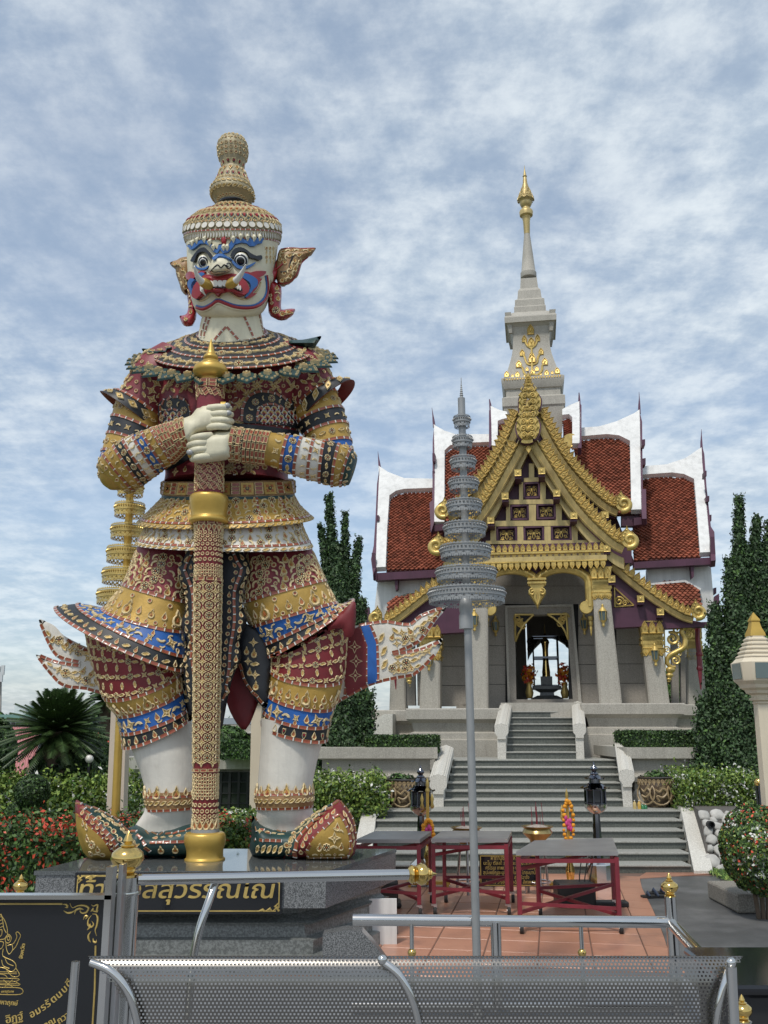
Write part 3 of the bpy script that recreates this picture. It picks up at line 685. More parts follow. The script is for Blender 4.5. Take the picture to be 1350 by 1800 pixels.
along(BT, [(297, 818), (334, 800)], ['rosette_ornament', ('curl_ornament', .8, 0)], 11, 5)
along(BT, [(404, 660), (404, 735)], [('star_ornament', .8, 0), ('ring_ornament', .5, 0)], 11, 7, 0, False); along(BT, [(402, 812), (402, 838)], [('star_ornament', .8, 0)], 11, 7, 0, False)
along(BT, [(430, 818), (500, 820)], ['star_ornament', ('flame_ornament', .8, 0)], 22, 11, 0, False); along(BT, [(428, 800), (440, 800)], ['leaf_ornament'], 10, 7)
along(BT, [(300, 832), (334, 822)], ['star_ornament', ('flame_ornament', .7, 0)], 15, 9, 0, False)
# ---- belt and the two-tiered peplum
belt = Loft([(286, 845, 516, 842, 0, .74, (0, 3)), (284, 870, 518, 868, 0, .74, (0, 4))], YB)
m = MB(); belt.into(m, sub=3, n=56); m.build('belt', [tan_in], giant, 50)
bl = MB(); L2 = Loft([(284, 870, 518, 868, 0, .75, (0, 4)), (284, 878, 519, 876, 0, .75, (0, 4))], YB); L2.into(bl, sub=2, n=56); bl.build('belt_cord', st_green, giant, 60)
for i, (th, st) in enumerate(belt.spaced(.5, R(-110), R(110), 19 * k)):
    M = belt.frame(.5, th)
    if i % 2: 
        for q in range(3): pc.put('brick_tile', M @ Matrix.Translation((0, (q - 1) * 7 * k, 0)), 7.5 * k, 0, 1.0, 1)
    else: pc.put('square_tile', M, 11.5 * k)
skirt = Loft([(287, 874, 517, 872, 0, .76, (0, 4)), (268, 893, 528, 890, 0, .76, (0, 8)), (240, 920, 550, 910, 0, .74, (4, 14))], YB)
m = MB(); skirt.into(m, sub=5, n=60, cap0=False, cap1=False, seg=[0, 0]); m.loft([skirt.rings(2, 2.0001, 1, 60)[0], skirt.rings(2, 2.0001, 1, 60, .9)[0]], 1, False, False); m.build('upper_peplum', [st_gold, st_red2], giant, 60)
borders(skirt, 1.62, -110, 110, 13, 4.5)
for t, ph in ((.25, 0), (.65, .5), (1.05, 0), (1.4, .5)): row(skirt, t, ['flame_ornament', ('curl_ornament', .9, 30), 'rosette_ornament', ('drop_ornament', .9, 0)], 15, 8, -105, 105, 0, .3 + ph * .5)
row(skirt, 1.85, [('leaf_ornament', 1, 20)], 15, 7, -105, 105)
for a in (-78, -45, -18, 22, 48, 75):
    for t in np.linspace(.15, 1.5, 5): pc.put('border_tile', skirt.frame(t, R(a)), 4 * k, R(90), 1.5)
skirt2 = Loft([(262, 915, 528, 910, 0, .76, (2, 12)), (252, 934, 534, 932, 0, .74, (4, 16)), (238, 957, 549, 962, 0, .72, (4, 10))], YB)
m = MB(); skirt2.into(m, sub=5, n=60, cap0=False, cap1=False, seg=[0, 0]); m.loft([skirt2.rings(2, 2.0001, 1, 60)[0], skirt2.rings(2, 2.0001, 1, 60, .9)[0]], 1, False, False); m.build('lower_peplum', [st_white, st_red2], giant, 60)
borders(skirt2, 1.5, -110, 110, 13, 4.5); row(skirt2, 1.8, [('leaf_ornament', 1, 10)], 15, 7, -105, 105)
for t, ph in ((.4, 0), (.9, .5), (1.25, .2)): row(skirt2, t, ['rosette_ornament', ('curl_ornament', 1, 60), ('drop_ornament', .9, 0), ('curl_ornament', 1, -60)], 15, 7.5, -105, 105, 0, .3 + ph)
# ---- thighs with flaring hems, knee breeches
thL = Loft([(244, 945, 345, 945, 0, .8, (0, 4)), (238, 972, 340, 975, 0, .85, (0, 4)), (216, 1026, 333, 1058, 0, .9, (0, 4)), (180, 1070, 327, 1106, 0, .9, (2, 12)), (136, 1066, 324, 1146, 0, .8, (14, 22)), (97, 1074, 318, 1168, 0, .75, (22, 30))], YB)
thR = Loft([(418, 950, 546, 950, 0, .8, (0, 4)), (420, 978, 552, 975, 0, .85, (0, 4)), (426, 1060, 572, 1020, 0, .9, (0, -2)), (444, 1103, 592, 1060, 0, .9, (0, -2)), (462, 1132, 608, 1062, 0, .8, (-2, 6)), (470, 1152, 622, 1056, 0, .75, (-4, 14))], YB)
BTH = {}
for L, key in ((thL, 'L'), (thR, 'R')):
    m = MB(); L.into(m, sub=5, n=52, cap0=True, cap1=False, seg=[0, 0, 1, 2, 3])
    u = L.rings(5, 3.6, 4, 52, .93); m.loft([L.rings(5, 5.0001, 1, 52)[0]] + u, 4, False, False)
    m.build('thigh', [st_red, st_gold, st_blue, st_black, st_red2], giant, 60); BTH[key] = bvh_of([m])
    for t in (2, 3, 4, 4.93): borders(L, t, -115, 115, 14, 5.5)
    for t, ph in ((1.04, .2), (1.24, .7), (1.44, .2), (1.64, .7), (1.84, .2)):
        row(L, t, ['flame_ornament', ('curl_ornament', .9, 50), ('rosette_ornament', .9, 0), ('ring_ornament', .5, 0), ('curl_ornament', .9, -50)], 14, 9.5, -115, 115, 0, ph)
        row(L, t + .10, [('ring_ornament', 1, 0)], 28, 3.8, -115, 115, 0, ph)
    row(L, 2.55, [('flame_ornament', 1.3, 0), ('drop_ornament', .7, 0), ('flame_ornament', .8, 0), ('drop_ornament', .7, 0)], 21, 12, -110, 110)
    row(L, 2.82, [('ring_ornament', .8, 0), ('drop_ornament', 1.1, 0)], 15, 5, -110, 110); row(L, 2.2, [('ring_ornament', 1, 0)], 33, 4.5, -110, 110)
    row(L, 3.5, [('star_ornament', 1.2, 20), ('curl_ornament', .9, 0), ('star_ornament', .8, 45), ('curl_ornament', .9, 180)], 19, 10, -110, 110)
    row(L, 3.22, [('drop_ornament', 1, 0), ('curl_ornament', 1, 30)], 27, 6, -110, 110); row(L, 3.8, [('curl_ornament', 1, 200), ('drop_ornament', 1, 180)], 27, 6, -110, 110)
    row(L, 4.5, [('leaf_ornament', 1, 20), ('drop_ornament', .8, 0)], 17, 8, -110, 110)
knL = Loft([(150, 1108, 322, 1140, .02, .8, (0, 8)), (158, 1150, 320, 1160, .02, .85, (0, 6)), (180, 1222, 318, 1172, 0, .9, (8, 22)), (203, 1254, 322, 1206, 0, .9, (6, 16)), (212, 1287, 328, 1243, 0, .92, (6, 12)), (216, 1314, 330, 1262, 0, .92, (6, 10))], YB)
knR = Loft([(476, 1120, 612, 1085, .02, .8, (0, 8)), (474, 1150, 610, 1120, .02, .85, (0, 8)), (474, 1172, 604, 1188, 0, .9, (0, 24)), (469, 1214, 588, 1238, 0, .92, (0, 20)), (463, 1246, 580, 1268, 0, .92, (0, 20)), (460, 1273, 574, 1297, 0, .92, (4, 16))], YB)
for L in (knL, knR):
    m = MB(); L.into(m, sub=5, n=48, seg=[0, 0, 1, 2, 3]); m.build('knee_breeches', [st_red2, st_gold, st_blue, st_black], giant, 60)
    for t in (2, 3, 4, 4.93): borders(L, t, -115, 115, 14, 5.5)
    for i, t in enumerate(np.linspace(.25, 1.86, 9)):
        row(L, t, [('rosette_ornament', .82, 0), ('leaf_ornament', .95, 0), ('star_ornament', .9, 45), ('leaf_ornament', .95, 0)] if i % 2 == 0 else [('leaf_ornament', .95, 90)], 11.5 if i % 2 == 0 else 23, 7.2, -115, 115, 0, .5 if i % 4 == 0 else (.2 if i % 2 == 0 else .25))
    row(L, 2.5, [('flame_ornament', 1.2, 0), ('drop_ornament', .6, 0), ('flame_ornament', .8, 0), ('drop_ornament', .6, 0)], 15, 11, -110, 110); row(L, 2.8, ['ring_ornament', ('drop_ornament', 1, 0)], 12, 4.5, -110, 110)
    row(L, 3.5, [('star_ornament', 1.2, 20), ('curl_ornament', .9, 0), ('star_ornament', .75, 45), ('drop_ornament', .8, 0)], 17, 9.5, -110, 110)
    row(L, 3.78, [('drop_ornament', 1, 0), ('curl_ornament', 1, 180)], 24, 5.5, -110, 110)
    row(L, 4.48, [('drop_ornament', 1, 0), ('petal_ornament', .9, 180)], 17, 7, -110, 110)
# ---- calves, anklets
cfL = Loft([(226, 1290, 332, 1250, 0, .9), (236, 1325, 341, 1300, 0, .9), (249, 1360, 346, 1355, 0, .9), (257, 1395, 347, 1395, 0, .9), (255, 1425, 348, 1425, 0, .85), (238, 1452, 350, 1452, 0, .55), (232, 1480, 352, 1480, 0, .5)], YB)
cfR = Loft([(460, 1262, 574, 1285, 0, .9), (459, 1300, 565, 1310, 0, .9), (456, 1345, 556, 1345, 0, .9), (453, 1390, 548, 1390, 0, .9), (452, 1425, 550, 1425, 0, .85), (448, 1452, 560, 1452, 0, .55), (446, 1480, 560, 1480, 0, .5)], YB)
for L, t0 in ((cfL, 3.0), (cfR, 3.0)):
    m = MB(); L.into(m, sub=5, n=44); m.build('calf', st_white, giant, 60)
ankL = Loft([(256, 1392, 348, 1390, 0, .95), (257, 1408, 348, 1406, 0, .98), (259, 1425, 348, 1420, 0, .95)], YB); ankR = Loft([(451, 1388, 549, 1386, 0, .95), (449, 1404, 551, 1402, 0, .98), (452, 1421, 549, 1418, 0, .95)], YB)
for L in (ankL, ankR):
    m = MB(); L.into(m, sub=4, n=44, k=1.02); m.build('anklet', tan_in, giant, 60)
    row(L, .02, [('flame_ornament', 1.25, 0), ('drop_ornament', .8, 0)], 15, 9, -115, 115); borders(L, .5, -115, 115, 11, 4); row(L, 1.1, [('leaf_ornament', 1, 25)], 11, 7, -115, 115); borders(L, 1.85, -115, 115, 11, 4)
# ---- shoes with curled toes
zt_ = .671
def shoe(body, toe, panel, facep, kcol):
    root = None
    m = MB(); pillow(m, smooth_poly(body, 2), YB - .10, .30, .14, 9, 0, 20); so = m.build('shoe', st_green, giant, 60)
    t = MB(); pillow(t, smooth_poly(toe, 2), YB - .22, .26, .20, 9, 0, 34); t.build('shoe_toe', st_red2, giant, 60)
    bv = bvh_of([m, t]); g = MB(); decal(g, bv, smooth_poly(panel, 2), .014, 0, 8); g.build('toe_panel', st_gold, giant, 60); g2 = MB(); decal(g2, bv, smooth_poly(facep, 2), .010, 0, 8); g2.build('toe_band', st_green, giant, 60)
    return bvh_of([m, t, g, g2])
bL = shoe([(240, 1450), (262, 1462), (300, 1458), (347, 1446), (352, 1470), (352, 1508), (250, 1510), (200, 1508), (205, 1470)], [(133, 1407), (142, 1410), (170, 1422), (205, 1440), (232, 1466), (254, 1490), (262, 1508), (225, 1511), (160, 1511), (140, 1480), (132, 1440)], [(136, 1430), (150, 1446), (172, 1466), (190, 1488), (196, 1508), (160, 1508), (142, 1478)], [(146, 1414), (185, 1431), (215, 1447), (243, 1472), (258, 1500), (222, 1507), (208, 1486), (188, 1462), (162, 1436)], 0)
border_on(bL, smooth_poly([(134, 1409), (160, 1436), (186, 1462), (206, 1486), (215, 1506)], 4, False), 12, 7.5); border_on(bL, smooth_poly([(150, 1412), (185, 1430), (215, 1446), (245, 1472), (262, 1498)], 4, False), 13, 6)
border_on(bL, smooth_poly([(252, 1463), (290, 1466), (320, 1462), (350, 1450)], 4, False), 13, 5); border_on(bL, [(262, 1482), (350, 1478)], 13, 5); border_on(bL, [(262, 1507), (350, 1507)], 13, 5); border_on(bL, smooth_poly([(137, 1432), (152, 1447), (174, 1467), (192, 1489), (197, 1505)], 4, False), 12, 4)
along(bL, smooth_poly([(141, 1424), (165, 1447), (188, 1470), (204, 1496)], 4, False), ['drop_ornament'], 12, 6.5, R(0), False); along(bL, smooth_poly([(165, 1424), (198, 1445), (225, 1468), (240, 1495)], 4, False), ['curl_ornament', 'drop_ornament', 'star_ornament'], 13, 8)
along(bL, [(266, 1474), (348, 1466)], ['drop_ornament', ('star_ornament', 1, 0), 'drop_ornament'], 14, 5.5, R(90)); along(bL, [(270, 1494), (346, 1492)], ['flame_ornament'], 23, 9.5, 0, False)
along(bL, [(150, 1468), (165, 1490), (178, 1496)], ['flame_ornament', 'rosette_ornament'], 12, 8, 0, False); along(bL, [(155, 1500), (185, 1503)], ['rosette_ornament', 'curl_ornament'], 10, 6)
bR = shoe([(444, 1432), (456, 1448), (480, 1458), (505, 1460), (530, 1462), (535, 1508), (445, 1508), (442, 1470)], [(596, 1405), (586, 1410), (562, 1426), (532, 1446), (512, 1466), (500, 1490), (498, 1511), (560, 1512), (614, 1510), (626, 1490), (627, 1466), (622, 1440), (610, 1420)], [(596, 1432), (570, 1456), (550, 1476), (538, 1508), (612, 1508), (616, 1480), (612, 1458)], [(586, 1412), (560, 1428), (532, 1448), (513, 1468), (503, 1492), (502, 1508), (512, 1508), (522, 1476), (542, 1452), (569, 1428)], 0)
border_on(bR, smooth_poly([(596, 1407), (572, 1428), (545, 1452), (525, 1476), (517, 1508)], 4, False), 14, 8); border_on(bR, smooth_poly([(597, 1408), (611, 1424), (622, 1446), (626, 1476)], 4, False), 12, 5)
border_on(bR, smooth_poly([(596, 1431), (570, 1455), (549, 1476), (537, 1506)], 4, False), 13, 5); border_on(bR, smooth_poly([(596, 1431), (608, 1450), (615, 1474), (614, 1504)], 4, False), 12, 5); border_on(bR, [(540, 1508), (612, 1507)], 13, 5)
border_on(bR, smooth_poly([(446, 1436), (462, 1450), (486, 1460), (504, 1462)], 4, False), 10, 5); border_on(bR, [(444, 1476), (495, 1478)], 10, 5); border_on(bR, [(444, 1507), (492, 1508)], 10, 5)
along(bR, smooth_poly([(592, 1424), (565, 1444), (545, 1462), (532, 1486), (528, 1504)], 4, False), ['drop_ornament'], 13, 7, 0, False); along(bR, smooth_poly([(602, 1426), (612, 1442), (619, 1462), (621, 1490)], 4, False), ['drop_ornament'], 13, 7, 0, False)
along(bR, [(594, 1446), (592, 1462)], ['drop_ornament'], 12, 8, 0, False); along(bR, [(576, 1474), (600, 1472)], [('star_ornament', 1.3, 0)], 22, 9, 0, False); along(bR, [(555, 1490), (606, 1488)], ['flame_ornament', 'rosette_ornament', 'curl_ornament'], 14, 8, 0, False); along(bR, [(548, 1502), (606, 1502)], ['curl_ornament', ('drop_ornament', .8, 0)], 11, 6)
along(bR, smooth_poly([(575, 1418), (545, 1438), (520, 1460), (506, 1486), (505, 1504)], 4, False), ['flame_ornament', 'leaf_ornament'], 12, 8); along(bR, [(450, 1460), (500, 1468)], ['star_ornament', 'leaf_ornament'], 14, 6.5); along(bR, [(448, 1492), (498, 1494)], [('leaf_ornament', 1.1, 65)], 11, 8)
along(bL, smooth_poly([(178, 1432), (210, 1454), (235, 1480), (246, 1500)], 4, False), ['flame_ornament', 'leaf_ornament'], 10, 7.5); along(bL, smooth_poly([(170, 1436), (200, 1462), (222, 1494)], 4, False), ['ring_ornament', 'curl_ornament'], 9, 5); along(bL, [(143, 1444), (155, 1458)], ['flame_ornament', 'drop_ornament'], 8, 6, 0, False); along(bR, smooth_poly([(560, 1432), (534, 1453), (514, 1478), (508, 1500)], 4, False), ['drop_ornament', 'curl_ornament'], 9, 6)
along(bR, [(566, 1480), (560, 1496)], ['flame_ornament', 'rosette_ornament'], 12, 7, 0, False); along(bR, [(586, 1456), (604, 1462)], ['leaf_ornament', 'curl_ornament'], 10, 6)
# ---- front apron and rear flap
def flat_panel(name, mats, poly, Y, t=.05, bulge=.05, step=10):
    m = MB(); pillow(m, poly, Y, bulge, t, step, 0, 7); m.build(name, mats, giant, 60); return bvh_of([m])
rear = smooth_poly([(396, 1090), (440, 1100), (462, 1140), (468, 1180), (455, 1232), (432, 1283), (410, 1262), (396, 1225), (388, 1170)], 3)
flat_panel('rear_flap', st_red2, rear, YB + .02, .04, .03)
apr = smooth_poly([(328, 930), (424, 930), (418, 958), (432, 980), (440, 1004), (425, 1038), (428, 1072), (434, 1092), (420, 1130), (424, 1155), (408, 1195), (398, 1240), (385, 1288), (345, 1275), (322, 1180), (330, 1130), (318, 1098), (328, 1058), (312, 1002), (326, 975)], 3)
ba = flat_panel('apron', st_black, apr, lambda x, y: 7.66 + .0 * y, .05, .06)
for sgn, path in ((1, [(400, 950), (416, 985), (424, 1004), (412, 1040), (412, 1092), (405, 1140), (402, 1180), (392, 1230)]), (-1, [(345, 950), (334, 980), (326, 1002), (338, 1040), (340, 1092), (336, 1140), (340, 1180), (345, 1230)])):
    q = smooth_poly(path, 4, False); border_on(ba, q, 14, 5)
    along(ba, [(x + 11 * sgn, y) for x, y in q], ['drop_ornament', ('star_ornament', .8, 0), 'drop_ornament', ('ring_ornament', .6, 0)], 13, 7, R(90)); along(ba, [(x - 9 * sgn, y) for x, y in q], ['ring_ornament', ('drop_ornament', 1.4, 90)], 14, 4)
inn = smooth_poly([(420, 1100), (462, 1110), (475, 1150), (470, 1240), (455, 1236), (432, 1205), (418, 1160)], 3)
bi = flat_panel('inner_flap', st_black, inn, YB - .12, .04, .03); border_on(bi, smooth_poly([(419, 1152), (432, 1198), (462, 1236)], 4, False), 13, 5)
along(bi, [(445, 1120), (450, 1215)], [('star_ornament', 1, 0), 'flame_ornament', 'leaf_ornament'], 18, 9, 0, False); along(bi, [(432, 1135), (440, 1190)], ['flame_ornament', 'star_ornament'], 20, 8, 0, False)
innL = smooth_poly([(300, 1130), (335, 1120), (345, 1200), (340, 1260), (326, 1262), (312, 1200)], 3)
bi2 = flat_panel('inner_flap', st_black, innL, YB - .08, .04, .03); along(bi2, [(322, 1140), (330, 1240)], [('star_ornament', 1, 0), 'flame_ornament', 'leaf_ornament'], 18, 8, 0, False)
m = MB(); pillow(m, smooth_poly([(474, 1153), (520, 1134), (560, 1110), (600, 1076), (622, 1056), (626, 1072), (624, 1104), (618, 1120), (606, 1118), (600, 1104), (576, 1110), (540, 1132), (500, 1150)], 2), YB - .26, .03, .05, 8, 0, 8); m.build('hem_lining', st_red2, giant, 60)
# ---- winged coat tails
def tail(poly, lines, white_mid, secs):
    bv = flat_panel('coat_tail', [st_white], smooth_poly(poly, 3), YB + .12, .05, .012, 10)
    for q in lines: border_on(bv, smooth_poly(q, 4, False), 13, 5.5)
    return bv
tl = tail([(68, 1090), (84, 1094), (98, 1102), (112, 1117), (142, 1133), (175, 1150), (184, 1190), (182, 1218), (150, 1212), (112, 1208), (92, 1188), (64, 1154), (70, 1152), (92, 1158), (112, 1166), (95, 1150), (84, 1128)], [[(72, 1096), (88, 1134), (104, 1154), (140, 1164)], [(68, 1156), (90, 1184), (112, 1204), (150, 1210), (180, 1218)], [(100, 1104), (118, 1119), (148, 1130)], [(70, 1152), (100, 1164), (140, 1170)]], None, None)
along(tl, [(100, 1120), (114, 1140), (140, 1146), (160, 1150)], ['rosette_ornament', 'leaf_ornament', 'star_ornament'], 14, 9); along(tl, [(98, 1174), (128, 1190), (158, 1198)], ['star_ornament', 'rosette_ornament', 'curl_ornament'], 13, 9); along(tl, [(130, 1130), (165, 1170), (170, 1205)], ['star_ornament', 'leaf_ornament'], 16, 8); along(tl, [(112, 1184), (150, 1180)], ['leaf_ornament'], 14, 7); along(tl, [(82, 1108), (92, 1124), (110, 1130), (140, 1140), (170, 1160)], ['leaf_ornament', 'flame_ornament'], 13, 7.5); along(tl, [(82, 1164), (104, 1180), (136, 1196), (168, 1206)], ['leaf_ornament', 'curl_ornament'], 13, 7); along(tl, [(140, 1176), (165, 1186), (176, 1200)], ['flame_ornament'], 13, 8)
tr = tail([(608, 1110), (630, 1099), (676, 1091), (718, 1096), (738, 1080), (782, 1064), (784, 1070), (766, 1092), (742, 1126), (716, 1144), (740, 1136), (775, 1122), (776, 1130), (766, 1151), (732, 1185), (692, 1194), (648, 1206), (608, 1226), (586, 1238), (590, 1170)], [[(630, 1100), (676, 1093), (718, 1098), (740, 1083), (778, 1068)], [(774, 1072), (756, 1100), (734, 1128), (700, 1144), (688, 1147)], [(690, 1150), (740, 1142), (772, 1128)], [(588, 1236), (648, 1204), (692, 1192), (730, 1183), (764, 1150)], [(650, 1099), (662, 1130), (664, 1196)], [(632, 1104), (644, 1135), (644, 1200)], [(610, 1116), (616, 1150), (606, 1222)]], None, None)
m = MB(); decal(m, tr, [(608, 1112), (632, 1102), (644, 1135), (643, 1204), (610, 1222), (602, 1170)], .012, 0, 9); m.build('tail_band', st_red2, giant, 60)
m = MB(); decal(m, tr, [(634, 1102), (649, 1099), (661, 1130), (663, 1198), (646, 1203), (646, 1135)], .012, 0, 9); m.build('tail_band', st_blue, giant, 60)
along(tr, [(622, 1125), (626, 1160), (624, 1200)], [('star_ornament', 1.2, 0)], 30, 11, 0, False); along(tr, [(622, 1142), (625, 1180)], ['curl_ornament', 'drop_ornament'], 19, 8, 0, False); along(tr, [(645, 1115), (652, 1140), (654, 1190)], ['flame_ornament'], 20, 8, 0, False)
along(tr, [(668, 1110), (672, 1130), (676, 1150), (676, 1180)], [('leaf_ornament', 1.2, 60)], 22, 9, 0, False); along(tr, [(690, 1104), (700, 1114), (720, 1110), (742, 1098), (762, 1084)], ['leaf_ornament', 'star_ornament', 'flame_ornament', 'curl_ornament'], 14, 9); along(tr, [(690, 1132), (712, 1130), (730, 1116)], ['star_ornament', 'leaf_ornament'], 14, 8); along(tr, [(692, 1166), (712, 1166), (735, 1158), (758, 1140)], ['star_ornament', 'rosette_ornament', 'leaf_ornament', 'curl_ornament'], 14, 9); along(tr, [(690, 1184), (720, 1178), (740, 1168)], ['curl_ornament', 'leaf_ornament'], 13, 7)
for q, kd in (([(684, 1118), (704, 1124), (726, 1122), (748, 1104)], ['flame_ornament', 'curl_ornament', 'rosette_ornament']), ([(694, 1156), (722, 1152), (748, 1144), (766, 1134)], ['leaf_ornament', 'curl_ornament']), ([(684, 1174), (708, 1178), (728, 1172)], ['rosette_ornament', 'flame_ornament']), ([(752, 1092), (770, 1076)], ['leaf_ornament']), ([(616, 1130), (636, 1150), (632, 1190), (612, 1210)], ['leaf_ornament', 'drop_ornament'])): along(tr, q, kd, 12.5, 8)
# ---- hands: palms, fingers round the club
YH = 7.30
hp = MB(); pillow(hp, smooth_poly([(319, 739), (336, 730), (346, 718), (360, 711), (380, 709), (398, 712), (404, 726), (406, 744), (402, 756), (372, 757), (348, 764), (332, 780), (322, 766)], 3), YH - .02, .13, .12, 6, 0, 17); h1 = hp.build('hand', skin, giant, 80)
for i, (x0, y0, x1, y1) in enumerate(((381, 716, 402, 717), (383, 727, 405, 728), (383, 738, 406, 740), (381, 749, 404, 751))):
    pts = [P(x0 - 14, y0 + 2, YH - .11), P(x0, y0, YH - .15), P((x0 + x1) / 2, (y0 + y1) / 2 - .5, YH - .155), P(x1 - 3, y1, YH - .09), P(x1 + 1, y1 + 1, YH + .02), P(x1 - 6, y1 + 1, YH + .14), P(x1 - 26, y1 + 1, YH + .20)]
    m = MB(); q = crpath(pts, 18); m.tube(q, [6.2 * px_m() * (1 - .25 * k_ / 18) for k_ in range(19)], 12); m.sphere(q[-1], 5 * px_m(), 10, 6); m.build('finger', skin, h1, 80)
for (x, y) in ((391, 714), (393, 727)):
    m = MB(); p0 = P(x - 3, y, YH - .06); p1 = P(x + 6, y, YH - .055); m.tube([p0, p1], [7.6 * px_m()] * 2, 14); m.sphere(P(x + 8, y - 1, YH - .15), 5 * px_m(), 12, 8, 1, (1.2, .6, 1)); m.build('finger_ring', [gold_paint, silver], h1, 50)
hq = MB(); pillow(hq, smooth_poly([(411, 757), (404, 756), (376, 757), (352, 761), (336, 768), (331, 780), (332, 798), (338, 811), (352, 815), (376, 812), (404, 806), (409, 790)], 3), YH - .03, .14, .12, 6, 0, 17); h2 = hq.build('hand', skin, giant, 80)
for i, (x0, y0, x1, y1) in enumerate(((357, 767, 336, 771), (354, 779, 333, 782), (354, 790, 334, 793), (357, 803, 339, 806))):
    pts = [P(x0 + 14, y0 - 1, YH - .12), P(x0, y0, YH - .165), P((x0 + x1) / 2, (y0 + y1) / 2 - .5, YH - .165), P(x1 + 3, y1, YH - .10), P(x1, y1 + 1, YH + .02), P(x1 + 7, y1 + 1, YH + .14), P(x1 + 28, y1 + 1, YH + .20)]
    m = MB(); q = crpath(pts, 18); m.tube(q, [6.4 * px_m() * (1 - .25 * k_ / 18) for k_ in range(19)], 12); m.sphere(q[-1], 5 * px_m(), 10, 6); m.build('finger', skin, h2, 80)
m = MB(); m.tube([P(341, 796, YH - .09), P(333, 797, YH - .08)], [7.8 * px_m()] * 2, 14); m.sphere(P(334, 795, YH - .17), 5 * px_m(), 12, 8, 1, (1.2, .6, 1)); m.build('finger_ring', [gold_paint, silver], h2, 50)
# ---- head, face, crown
YH_ = YB - .05
neck = Loft([(362, 536, 456, 536, 0, .9), (358, 556, 460, 556, 0, .9), (352, 580, 464, 580, 0, .9), (346, 604, 470, 602, 0, .86, (0, 14)), (344, 640, 472, 638, 0, .8, (0, 26))], YH_)
m = MB(); neck.into(m, sub=4, n=40); m.build('neck', skin, giant, 60); BN = bvh_of([m])
for q in ([(364, 556), (352, 592)], [(371, 552), (358, 592)], [(398, 574), (376, 598)], [(398, 574), (420, 598)], [(429, 556), (445, 592)], [(455, 552), (464, 590)]): border_on(BN, q, 11, 4)
head = Loft([(356, 556, 452, 556, 0, .72, (-6, 6), 2.2), (348, 547, 464, 546, 0, .9, (-7, 10), 2.4), (342, 534, 471, 530, 0, 1.0, (-9, 8), 2.5), (336, 510, 476, 505, 0, 1.0, (-10, 6), 2.6), (333, 485, 481, 480, 0, .98, (-10, 2), 2.6), (331, 460, 485, 455, 0, .95, (-9, -2), 2.6), (330, 440, 488, 435, 0, .95, (-8, -5), 2.5), (328, 425, 491, 422, 0, .95, (-6, -8), 2.4)], YH_)
hm = MB(); head.into(hm, sub=5, n=60); hd = hm.build('head', skin, giant, 70)
BH = bvh_of([hm]); kx = 260 / 1350.0
Z = lambda pts: [(300 + x * kx, 400 + y * kx) for x, y in pts]
def facepart(name, pts, h, m_, step=4, sm=2):
    b = MB(); decal(b, BH, smooth_poly(Z(pts), sm) if sm else Z(pts), h, 0, step); return b.build(name, m_, hd, 50), b
brow = [(535, 165), (560, 130), (600, 105), (625, 120), (650, 100), (680, 125), (720, 95), (740, 120), (780, 100), (838, 102), (820, 150), (790, 152), (760, 175), (720, 178), (690, 150), (640, 145), (590, 160), (565, 195), (530, 232), (480, 245), (455, 205), (430, 245), (395, 228), (370, 185), (330, 155), (280, 155), (240, 192), (205, 212), (165, 168), (200, 165), (215, 180), (240, 140), (290, 125), (350, 130), (385, 165), (405, 198), (430, 215), (442, 170), (465, 165), (480, 172), (492, 215), (515, 200)]
facepart('eyebrow_border', [(x, y - 14) for x, y in brow], .014, black_gl, 4, 0); facepart('eyebrow', brow, .024, face_blue, 4, 0)  # black border piece set a little above the blue brow
for k_, (x, y) in enumerate(((215, 150), (255, 128), (320, 118), (365, 145), (398, 190), (487, 190), (520, 190), (575, 112), (640, 92), (700, 96), (755, 100), (805, 95))):
    b = MB(); c_, n_ = hit(BH, *Z([(x, y)])[0]); b.tube([c_ + n_ * .01 + Vector((0, 0, .03)), c_ + n_ * .03, c_ + n_ * .015 - Vector((0, 0, .035))], [.012, .02, .004], 8); b.build('brow_flame', skin, hd, 60)
facepart('eyelid', [(550, 268), (575, 215), (620, 190), (670, 200), (720, 240), (770, 268), (812, 260), (822, 290), (800, 307), (760, 293), (715, 283), (690, 240), (640, 226), (600, 243), (575, 288)], .03, black_gl); facepart('eyelid', [(203, 312), (240, 248), (280, 203), (320, 193), (355, 222), (390, 265), (397, 302), (370, 292), (345, 250), (310, 230), (265, 248), (245, 290), (235, 322)], .03, black_gl)
facepart('under_eye', [(568, 305), (610, 350), (660, 365), (720, 345), (772, 320), (730, 362), (670, 388), (610, 378), (563, 330)], .02, face_blue); facepart('under_eye', [(235, 350), (270, 375), (320, 375), (352, 355), (330, 388), (280, 393), (240, 372)], .02, face_blue)
